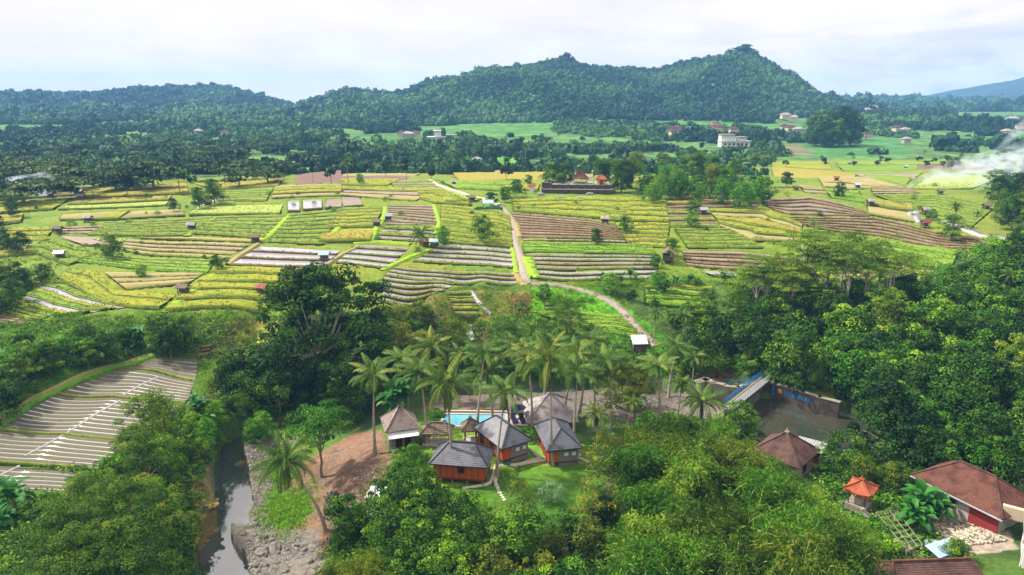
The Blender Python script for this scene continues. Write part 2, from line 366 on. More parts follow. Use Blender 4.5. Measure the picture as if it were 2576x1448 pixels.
KIND = {'rice': (M_RICE, M_BUND, M_RISEG, .35), 'green': (M_GREEN, M_BUND, M_RISER, .3), 'vivid': (M_VIVID, M_BUNDG, M_RISEG, .35), 'gold': (M_GOLD, M_BUND, M_RISEG, .4),
        'tan': (M_TAN, M_BUND, M_RISER, .08), 'pale': (M_PALE, M_BUND, M_RISEG, .15), 'mud': (M_MUD, M_BUNDB, M_RISER, 0), 'brown': (M_BROWN, M_BUNDB, M_RISER, 0),
        'flood': (M_FLOOD, M_BUNDB, M_RISER, 0), 'wet': (M_WETMUD, M_BUNDB, M_RISER, 0), 'damp': (M_DAMP, M_BUNDB, M_RISER, 0), 'bed': (M_BED, M_BUND, M_RISEG, .1)}
FIELD_POLYS = []; TUFTS = []; WEEDS = []
def resample(P, m):
    P = np.array([p[:2] for p in P]); d = np.r_[0, np.cumsum(np.hypot(*np.diff(P, axis=0).T))]
    t = np.linspace(0, d[-1], m); return np.c_[np.interp(t, d, P[:, 0]), np.interp(t, d, P[:, 1])]
FN = {'rice': 'rice_field', 'green': 'rice_field', 'vivid': 'rice_field', 'gold': 'rice_field', 'tan': 'stubble_field', 'pale': 'rice_field', 'mud': 'mud_field', 'brown': 'ploughed_field', 'flood': 'flooded_field', 'wet': 'flooded_field', 'damp': 'flooded_field', 'bed': 'vegetable_field'}
_fc = [0]
def field(far, near, n, kind, kinds=None, zl=None, bw=0.45, bh=0.16, step=1.0, rag=0.2, chan=0, bundm=None, risem=None):
    """terraced strips between a far and a near edge line given as photo pixels; every bed level, bund and riser real"""
    _fc[0] += 1; sd_ = _fc[0]
    fa = gpts(far); ne = gpts(near); FIELD_POLYS.append([p[:2] for p in fa] + [p[:2] for p in reversed(ne)])
    L_ = max(np.hypot(np.diff([p[0] for p in fa]), np.diff([p[1] for p in fa])).sum(), 4)
    m = int(np.clip(L_/step, 6, 260)); A_ = resample(fa, m); B_ = resample(ne, m)
    dist = np.hypot(*(A_-B_).T).mean(); w = dist/n
    ts = np.linspace(0, 1, n+1); rs = np.random.default_rng(sd_*11)
    ts[1:-1] += rs.uniform(-.12, .12, n-1)/n
    V = []; F = []; MI = []; mats = []
    def mi(q):
        if q not in mats: mats.append(q)
        return mats.index(q)
    par = np.arange(m)
    if chan: rag = 0
    def at_t(t):
        jig = (vnoise(par*0.12+sd_*7, par*0+t*40+sd_, 1.0)*rag*w*0.5 if 0.001 < t < .999 else 0)/dist
        tt = t + jig; return A_*(1-tt)[:, None]+B_*tt[:, None] if hasattr(tt, '__len__') else A_*(1-tt)+B_*tt
    lines = [at_t(t) for t in ts]
    zs = [H(*((lines[k]+lines[k+1])/2).T)+0.10 for k in range(n)]
    if zl: zs = [np.full(m, zl[0]+(zl[1]-zl[0])*(k+.5)/n) for k in range(n)]
    def row(P, z):
        b = sum(len(v) for v in V); V.append(np.c_[P, z]); return b
    def strip(b1, b2, mt):
        i = np.arange(m-1); F.append(np.c_[b1+i, b2+i, b2+i+1, b1+i+1]); MI.append(np.full(m-1, mi(mt)))
    crops = ('rice', 'gold', 'vivid', 'green', 'pale')
    if kinds and all(q in crops for q in kinds): kinds = [kinds[0] if rs.random() < .8 else kinds[rs.integers(len(kinds))] for _ in range(n)]
    for k in range(n):
        kd = kinds[k % len(kinds)] if kinds else kind
        bed, bund, rise, ch = KIND[kd]
        if bundm: bund = bundm
        if risem: rise = risem
        P, Q = lines[k], lines[k+1]; f = min(bw/w, .4)
        zb = zs[k]; zn = zs[k+1] if k+1 < n else H(*Q.T)-0.5
        lump = lambda a, s_: vnoise(par*a+sd_*3.3+k*5, par*0+k*3.1+s_, 1.0)
        nz = lambda pp: fnoise(pp[:, 0], pp[:, 1], 0.5, 3, sd_)*ch*0.7
        # crop
        r0 = row(P, zb); g = 0.03
        nrow = 5 if ch > .12 else 2
        prev = r0; 
        if ch > .02:
            q = P*(1-g)+Q*g; r = row(q, zb+ch+nz(q)); strip(prev, r, rise); prev = r
        if chan:   # trench water between raised beds
            cn = max(1, int(round(w/chan)))
            for c in range(cn):
                ta = c/cn*(1-f); tb = (c+0.74)/cn*(1-f); tc = (c+1)/cn*(1-f)
                pa = P*(1-ta)+Q*ta; pb = P*(1-tb)+Q*tb; pc = P*(1-tc)+Q*tc
                hz = lambda q: H(*q.T)+.10
                a1 = row(pa, hz(pa)-.05); a2 = row(pa*.9+pb*.1, hz(pa)+.04); a3 = row(pa*.1+pb*.9, hz(pb)+.04); a4 = row(pb, hz(pb)-.05); a5 = row(pc, hz(pc)-.05)
                strip(a1, a2, bed); strip(a2, a3, bed); strip(a3, a4, bed); strip(a4, a5, M_TRENCH); prev = a5
        else:
            for c in range(1, nrow):
                t = g+(1-f-g)*c/(nrow-1); q = P*(1-t)+Q*t; r = row(q, zb+ch+nz(q)); strip(prev, r, bed); prev = r
        q = P*f*1.0+Q*(1-f)
        if chan: zb = H(*q.T)+.1
        r = row(q, zb+0.0); strip(prev, r, rise); prev = r
        hb = bh*(1+1.2*lump(.45, 2)) + ch*.4
        q1 = P*f*.8+Q*(1-f*.8); q2 = P*f*.25+Q*(1-f*.25)
        cen = P.mean(0)
        if cen[1] < 300 and kd != 'bed':
            Ls = np.hypot(*(P[1:]-P[:-1]).T).sum(); Ws = np.hypot(*(Q-P).T).mean(); dn = 1.0 if cen[1] < 200 else .45
            if ch > .12:
                nn = int(Ls*Ws*.9*dn); ii = rs.integers(0, m-1, nn); uu = rs.random(nn)[:, None]; vv = (rs.random(nn)**.7*(1-f))[:, None]
                a_ = P[ii]*(1-uu)+P[ii+1]*uu; b_ = Q[ii]*(1-uu)+Q[ii+1]*uu; TUFTS.append(np.c_[a_*(1-vv)+b_*vv, zb[ii]+ch+.03])
            nn = int(Ls*2.2*dn); ii = rs.integers(0, m-1, nn); uu = rs.random(nn)[:, None]; vv = (1-f*rs.uniform(.1, .9, nn))[:, None]
            a_ = P[ii]*(1-uu)+P[ii+1]*uu; b_ = Q[ii]*(1-uu)+Q[ii+1]*uu; WEEDS.append(np.c_[a_*(1-vv)+b_*vv, zb[ii]+hb[ii]*.8])
        r = row(q1, zb+hb*.9); strip(prev, r, bund); prev = r
        r = row(q2, zb+hb*.8); strip(prev, r, bund); prev = r
        zn2 = np.minimum(zn, zb-.05)
        hgt = (zb+hb*.8-zn2)
        q3 = Q+(Q-P)*0.0
        qm = (q2+q3)/2
        r = row(qm, zb+hb*.8-hgt*.35); strip(prev, r, bund); prev = r
        r = row(q3, zn2-.02); strip(prev, r, rise); prev = r
    V = np.concatenate(V)
    # side skirts
    me = mesh_np('field', V, np.concatenate(F), mats, np.concatenate(MI), smooth=False)
    o = link(FN[kind], me); o['kind'] = 'structure'
    return o
f = field
# -- left plateau
f(R4((0,440),(420,430)), R4((0,530),(330,545)), 3, 'rice'); f(R4((0,545),(290,560)), R4((0,600),(270,600)), 1, 'tan'); f(R4((0,605),(260,610)), R4((0,665),(180,640)), 1, 'rice')
f(R4((470,330),(1000,290)), R4((455,380),(905,372)), 1, 'tan', step=2)
f(R4((1000,300),(1370,288)), R4((905,375),(1395,345)), 1, 'tan', step=2)
f(R4((900,290),(990,290)), R4((720,385),(900,378)), 1, 'rice')
f(R4((830,392),(1635,350)), R4((660,490),(1400,495)), 6, 'green', bw=.8, bh=.2)
f(R4((1650,350),(2172,336)), R4((1440,480),(1990,520)), 6, 'green', kinds=['green','rice','rice'], bw=.8, bh=.2)
f(R4((2200,330),(2576,292)), R4((2020,545),(2440,565)), 8, 'green', bw=.8, bh=.2)
f(R5((0,285),(325,275)), R5((-110,440),(250,430)), 6, 'rice', kinds=['rice','gold','green'], bw=.7)
f(R5((-115,445),(250,437)), R5((-170,555),(215,545)), 1, 'gold', step=1.5)
f(R4((480,430),(800,412)), R4((430,478),(690,480)), 3, 'mud'); f(R4((430,487),(850,505)), R4((640,575),(830,580)), 1, 'mud', risem=M_RISEG)
f(R4((1420,495),(1960,525)), R4((1000,512),(1900,548)), 1, 'tan', step=1.5)
f(R4((970,520),(1895,555)), R4((860,605),(1690,675)), 4, 'tan', kinds=['tan','mud','tan'], bw=.7)
f(R4((700,520),(960,515)), R4((830,555),(900,555)), 1, 'pale')
f(R4((1965,572),(2576,600)), R4((1730,720),(2430,735)), 3, 'flood', bw=.8, bh=.15)
f(R4((1650,652),(1745,652)), R4((1660,668),(1730,668)), 1, 'flood', bw=.3)
f(R4((700,630),(1650,682)), R4((590,695),(1560,785)), 4, 'vivid', kinds=['vivid','green'], bw=.5, bh=.1)
f(R4((780,765),(1560,768)), R4((960,905),(1430,850)), 3, 'tan', bw=.35, bh=.05)
f(R4((1640,730),(2400,745)), R4((1240,1078),(1990,1090)), 5, 'rice', bw=.35, bh=.1, risem=M_RISEG)
f(R4((560,745),(770,770),(950,920),(1200,935),(1330,950)), R4((430,820),(600,900),(760,1010),(950,1040),(1200,1055)), 2, 'rice', bw=.3, bh=.05, risem=M_RISEG)
f(R4((300,480),(640,580),(860,610),(690,625)), R4((150,640),(300,640),(520,720),(590,690)), 3, 'green', bw=.3, bh=.05, risem=M_RISEG)
f(R4((350,850),(480,870),(620,940),(1000,1030)), R4((100,1010),(260,1060),(450,1100),(620,1085)), 6, 'green', kinds=['green','wet','rice'], bw=.5, bh=.1, bundm=M_BUNDG)
f(R4((0,1000),(100,1010),(400,1100)), R4((0,1085),(200,1130),(300,1140)), 3, 'vivid', kinds=['green','vivid'], bw=.4, bh=.1)
f(R4((0,1090),(270,1150)), R4((0,1165),(230,1165)), 3, 'mud')
f(R4((0,160),(560,140)), R4((0,228),(560,190)), 1, 'tan', step=3)
f(R4((620,150),(1400,105)), R4((600,215),(1430,180)), 2, 'gold', kinds=['gold','rice'], step=3)
f(R4((0,240),(540,215)), R4((0,330),(400,300)), 2, 'rice', kinds=['rice','gold'], step=3)
f(R4((600,225),(1300,190)), R4((440,300),(1250,270)), 2, 'pale', kinds=['pale','gold'], step=3)
f(R4((0,340),(180,320)), R4((0,420),(160,400)), 1, 'gold', step=2)
f(R4((1480,110),(2160,60)), R4((1650,150),(2100,120)), 2, 'rice', kinds=['gold','rice'], step=3)
f(R4((1700,155),(2060,140)), R4((1650,232),(2010,235)), 5, 'green', bw=.8, step=2)
f(R4((2080,120),(2576,110)), R4((2050,215),(2576,195)), 4, 'rice', kinds=['tan','rice','gold'], step=2)
f(R4((1500,262),(2135,250)), R4((1430,345),(2110,340)), 1, 'pale', step=2)
f(R4((2170,222),(2260,217)), R4((2175,318),(2260,318)), 1, 'flood', bw=.4, step=.8); f(R4((2285,215),(2425,210)), R4((2290,310),(2430,300)), 1, 'wet', bw=.4); f(R4((2465,212),(2576,210)), R4((2455,295),(2576,290)), 1, 'damp', bw=.4)
f(R5((0,195),(130,192)), R5((20,285),(165,272)), 1, 'damp', bw=.4)
f(R4((2230,60),(2576,32)), R4((2230,105),(2576,105)), 1, 'brown', step=3)
f(R5((0,40),(600,30)), R5((0,110),(330,120)), 3, 'tan', kinds=['tan','brown','rice'], step=3); f(R5((350,82),(680,75)), R5((400,125),(720,125)), 5, 'green', kinds=['mud','green'], bw=.6, step=2)
f(R5((0,130),(720,132)), R5((0,190),(560,235)), 3, 'mud', kinds=['rice','mud','tan'], step=2)
# -- centre
f(R5((360,262),(700,265)), R5((330,350),(735,395)), 6, 'damp', bw=.7); f(R5((345,365),(735,400)), R5((335,415),(700,415)), 2, 'damp')
f(R5((340,422),(740,440)), R5((250,520),(680,545)), 4, 'wet', kinds=['green','wet'], bw=.6)
f(R5((760,262),(1000,285),(1190,300),(1270,345)), R5((740,540),(950,560),(1150,575),(1292,585)), 9, 'rice', kinds=['rice','rice','vivid','gold'], bw=.9, rag=.8, risem=M_RISEG)
f(R5((560,150),(740,135),(960,235)), R5((600,215),(700,250),(980,265)), 2, 'green', kinds=['rice','green'], step=2)
f(R5((740,128),(1080,210)), R5((780,250),(1000,240)), 1, 'pale')
f(R5((110,558),(520,575)), R5((-40,700),(350,748)), 4, 'flood', kinds=['damp','flood','flood','flood'], bw=.8, bundm=M_BUND)
f(R5((765,558),(1280,592)), R5((540,690),(1308,738)), 4, 'flood', kinds=['wet','wet','wet','flood'], bw=.8, bundm=M_BUND)
f(R5((420,722),(1290,772)), R5((320,795),(1330,868)), 3, 'wet', kinds=['damp','flood','wet'], bw=.8, bundm=M_BUND)
f(R5((322,802),(900,838)), R5((300,995),(610,1005)), 5, 'flood', kinds=['wet','flood','damp','flood'], bw=.8, bundm=M_BUND)
f(R5((1270,315),(1900,375),(2130,445)), R5((1365,510),(1800,515),(2155,525)), 9, 'brown', kinds=['brown','mud','brown'], bw=.6)
f(R5((1360,520),(2150,530)), R5((1375,532),(2150,545)), 1, 'wet', bw=.3)
f(R5((1375,545),(2340,575)), R5((1380,620),(2380,640)), 3, 'vivid', kinds=['vivid','rice'], bw=.7, bundm=M_BUNDG)
f(R5((1390,628),(2385,643)), R5((1420,745),(2390,745)), 4, 'damp', kinds=['damp','wet','damp'], bw=.8, bundm=M_BUND)
f(R5((1425,752),(2390,752)), R5((1475,820),(2300,825)), 2, 'wet', kinds=['flood','wet'], bw=.7, bundm=M_BUND)
f(R5((1290,225),(1700,205),(1950,200),(2250,215)), R5((1310,310),(1700,345),(1920,365),(2100,370)), 4, 'rice', kinds=['rice','gold','rice'], bw=.5, rag=1.0)
f(R5((2100,210),(2440,215)), R5((1960,380),(2470,395)), 5, 'rice', kinds=['rice','vivid','gold'], bw=.5, rag=1.0)
f(R5((2060,400),(2480,400)), R5((2170,575),(2450,590)), 6, 'rice', kinds=['rice','gold'], bw=.7, rag=.7)
f(R5((1340,90),(1500,100)), R5((1200,140),(1480,160)), 1, 'rice', step=2)
f(R5((740,85),(1350,90)), R5((860,140),(1250,160)), 2, 'vivid', kinds=['vivid','rice'], step=2)
f(R5((800,10),(1540,5)), R5((900,78),(1540,75)), 2, 'tan', kinds=['tan','gold'], step=3)
f(R5((1640,20),(1900,20)), R5((1640,70),(1900,70)), 1, 'tan', step=2)
# -- right
f(R6((-130,205),(640,185)), R6((-130,285),(560,275)), 4, 'brown', kinds=['gold','brown'], bw=.6); f(R6((-130,290),(190,290)), R6((-100,430),(265,435)), 6, 'brown', kinds=['brown','green'], bw=.7)
f(R6((200,295),(640,285),(900,410)), R6((290,430),(520,540),(900,540)), 5, 'rice', kinds=['rice','tan','gold'], bw=.5, rag=1)
f(R6((-60,442),(330,440)), R6((40,590),(620,590)), 6, 'green', bw=.7)
f(R6((0,605),(430,612),(800,650),(1000,690)), R6((30,720),(420,755),(800,780),(1000,790)), 5, 'mud', kinds=['mud','brown'], bw=.7)
f(R6((130,745),(420,765)), R6((230,805),(400,812)), 1, 'flood', bw=.4)
f(R6((560,225),(960,195),(1080,215),(1280,270),(1440,335)), R6((690,300),(800,335),(1000,340),(1200,345),(1400,350)), 5, 'damp', kinds=['damp','brown','damp','wet'], bw=1.0, bh=.35, rag=.3)
f(R6((700,350),(1440,352),(1650,390),(1900,460),(2200,500),(2390,545)), R6((1000,440),(1250,470),(1500,500),(1800,560),(2000,590),(2340,598)), 6, 'damp', kinds=['damp','mud','damp'], bw=1.0, bh=.35, rag=.2)
f(R6((1300,490),(1500,520),(2080,600)), R6((1500,690),(1700,715),(2030,730)), 3, 'gold', kinds=['vivid','rice','gold'], bw=.6, rag=1)
f(R6((1100,740),(1640,720),(1900,760)), R6((1100,830),(1500,850),(1840,835)), 4, 'tan', kinds=['tan','green'], bw=.6)
f(R7((1060,660),(1700,665),(2300,770)), R7((1420,800),(1700,900),(2050,990)), 8, 'green', kinds=['green','vivid','rice'], bw=.6)
f(R7((1000,700),(1440,740)), R7((1010,860),(1470,940)), 2, 'rice', kinds=['gold','tan'], rag=1)
f(R7((1020,560),(1350,570)), R7((1060,650),(1540,640)), 5, 'tan', kinds=['mud','tan'], bw=.6)
f(R7((500,490),(1000,500),(1340,570)), R7((560,580),(860,610),(1000,600)), 3, 'tan', step=2)
f(R7((40,390),(700,440),(880,465)), R7((60,470),(400,490),(860,490)), 2, 'gold', step=2)
f(R7((40,330),(600,330)), R7((40,380),(650,410)), 2, 'rice', kinds=['rice','gold'], step=3)
f(R7((700,325),(1900,330)), R7((700,360),(1700,360)), 1, 'vivid', step=3); f(R7((700,365),(1500,362)), R7((760,420),(1500,415)), 2, 'gold', kinds=['green','gold'], step=3); f(R7((1500,362),(2300,350)), R7((1500,400),(2300,400)), 1, 'brown', step=3)
f(R7((760,430),(1560,430)), R7((1100,490),(1380,560)), 3, 'vivid', kinds=['green','mud'], step=2); f(R7((1650,480),(2500,470)), R7((1450,600),(2050,600)), 3, 'pale', kinds=['pale','green'], step=2)
f(R7((300,560),(520,580)), R7((380,640),(680,650)), 3, 'rice', kinds=['mud','rice'], step=1.5); f(R7((560,600),(900,620)), R7((640,690),(960,740)), 3, 'rice', kinds=['vivid','gold'], step=1.5)
# -- lower centre terraces
f(R5((790,905),(1000,900)), R5((850,1075),(1050,1080)), 6, 'tan', kinds=['rice','tan'], bw=.4, risem=M_RISEG, step=.6, zl=(4.4, 1.2))
f(R5((1530,955),(1690,950)), R5((1540,1060),(1680,1060)), 4, 'vivid', kinds=['vivid','tan'], bw=.4, step=.7)
f(R5((1430,1075),(1750,1065),(2080,1095)), R5((1790,1180),(2000,1230),(2260,1275)), 5, 'vivid', bw=.5, step=.8)
f(R5((2290,880),(2576,870),(2800,880)), R5((2300,1010),(2576,1040),(2780,1030)), 4, 'vivid', kinds=['vivid','rice'], bw=.6, step=.8)
# -- lower left vegetable terraces with trench water
f(RL((830,160),(960,108),(1225,118)), RL((745,173),(990,196),(1210,248)), 1, 'bed', chan=1.0, step=.8)
f(RL((735,175),(980,200),(1208,255)), RL((350,332),(700,350),(1148,392)), 1, 'bed', chan=1.15, bw=.35, bh=.3, step=.8)
f(RL((345,334),(700,352),(1145,392)), RL((-30,545),(400,585),(895,648)), 1, 'bed', chan=1.15, bw=.35, bh=.3, step=.8)
f(RL((-60,545),(400,583),(895,645)), RL((-150,745),(200,770),(650,815)), 1, 'bed', chan=1.15, bw=.35, bh=.3, step=.8)
f(RL((-120,770),(200,790),(520,820)), RL((-160,930),(100,950),(420,960)), 1, 'bed', chan=1.15, bw=.35, bh=.3, step=.8)
f(RL((1240,48),(1310,40)), RL((1215,95),(1290,100)), 3, 'damp', bw=.4, step=.4, zl=(2.6, 1.4))
# -- ribbons: paths, channels
def ribbon(name, pts, w, mt, up=0.14, kind='structure'):
    G = gpts(pts) if len(pts[0]) == 2 else pts
    L_ = np.hypot(np.diff([p[0] for p in G]), np.diff([p[1] for p in G])).sum()
    m = max(4, int(L_/0.8)); P = resample(G, m); T = np.gradient(P, axis=0); T /= np.linalg.norm(T, axis=1)[:, None]+1e-9; Nn = np.c_[-T[:, 1], T[:, 0]]
    j = vnoise(np.arange(m)*0.3, np.arange(m)*0+w*3, 1)*0.4
    hw = w/2*(1+j)[:, None]; A_ = P+Nn*hw; B_ = P-Nn*hw; zc = H(*P.T)+up
    z1 = np.maximum(zc, H(*A_.T)+up*.6); z2 = np.maximum(zc, H(*B_.T)+up*.6); 
    V = np.concatenate([np.c_[A_+Nn*.25, z1-.6], np.c_[A_, z1], np.c_[P, (z1+z2)/2+.03], np.c_[B_, z2], np.c_[B_-Nn*.25, z2-.6]])
    i = np.arange(m-1); F = np.concatenate([np.c_[k*m+i, k*m+i+1, (k+1)*m+i+1, (k+1)*m+i] for k in range(4)])
    o = link(name, mesh_np(name, V, F, [mt])); o['kind'] = kind; return o
M_ROAD = mat('road_gravel', ['6f655a', '8b8074', '7c7466'], 1.5, 0.9, 0.5, 8)
M_ROADP = mat('pale_track', ['a89f86', 'c4bba0', '9a9478'], 1.5, 0.9, 0.4, 8)
M_ROADE = mat('earth_track', ['75623f', '8c7a50', '6c6a34'], 1.5, 0.9, 0.6, 6)
ribbon('road', R5((1195,265),(1240,310),(1275,355),(1298,430),(1308,520),(1335,610),(1358,680),(1375,760),(1400,820),(1430,850)), 2.0, M_ROAD)
ribbon('path', R5((1285,370),(1325,400),(1335,470),(1345,505)), 1.3, M_ROADE, .2)
ribbon('path', R5((1310,770),(1345,820),(1390,870)), 1.6, M_ROADE, .2)
ribbon('path', R5((670,72),(715,105),(800,135),(880,160),(980,195),(1090,217),(1190,258)), 1.6, M_ROADP)
ribbon('path', R5((1430,858),(1650,868),(1780,895),(1900,930),(2000,975),(2080,1020),(2150,1090),(2200,1150),(2290,1230),(2380,1330)), 1.5, M_ROAD, .25)
ribbon('path', R4((1510,270),(1570,250),(1640,215),(1690,190),(1700,155)), 1.4, M_ROADP)
ribbon('path', R4((1720,715),(1800,650),(1900,590),(1950,555)), 1.0, M_ROADE, .3)
ribbon('path', R4((2430,740),(2500,690),(2576,640),(2700,580)), .9, M_ROADE, .3)
M_BUNDW = mat('bund_wide', ['4f7a14', '7a9a1c', '92a028'], 0.9, 0.95, 1.0, 4, 8, bdist=.25)
for P, w in ((R4((1410,500),(1500,420),(1640,355)), 1.6), (R4((1950,545),(2100,440),(2185,340)), 2.2), (R4((2440,560),(2520,480),(2600,380)), 1.6), (R5((215,545),(270,430),(330,350),(330,280)), 1.6), (R5((300,760),(420,700),(560,640),(680,600)), 1.3), (R5((700,545),(740,400),(700,265)), 1.2),
             (R4((1240,1080),(1400,960),(1600,800),(1640,725)), 1.5), (R5((90,555),(300,540),(520,560)), 1.4), (R5((1405,660),(1430,740),(1460,820)), 2.6), (R5((1290,590),(1310,700),(1325,780)), 1.0)):
    ribbon('grass_bank', P, w, M_BUNDW, .3)
M_CREEK = wet('creek_water', ['6a6058', '7d7068'], 0.6, 0.8)
ribbon('channel', R6((1780,300),(1730,325),(1760,370),(1800,400)), 3.0, M_CREEK, .2)
ribbon('channel', R6((1990,385),(2100,430),(2250,490),(2440,510)), 3.5, M_CREEK, .2)
ribbon('channel', RL((150,715),(400,580),(600,450),(745,370)), .3, M_CREEK, .17); ribbon('channel', RL((760,340),(860,280),(985,222)), .3, M_CREEK, .17); ribbon('channel', RL((0,835),(120,775)), .3, M_CREEK, .17)
ribbon('channel', RL((0,525),(100,470),(200,380),(330,325),(500,240),(700,170),(830,140),(960,98)), .6, M_BUNDG, .5); ribbon('path', RL((0,505),(90,455),(180,375),(310,315),(490,225),(690,160),(820,130),(950,92)), .5, M_ROADE, .55)
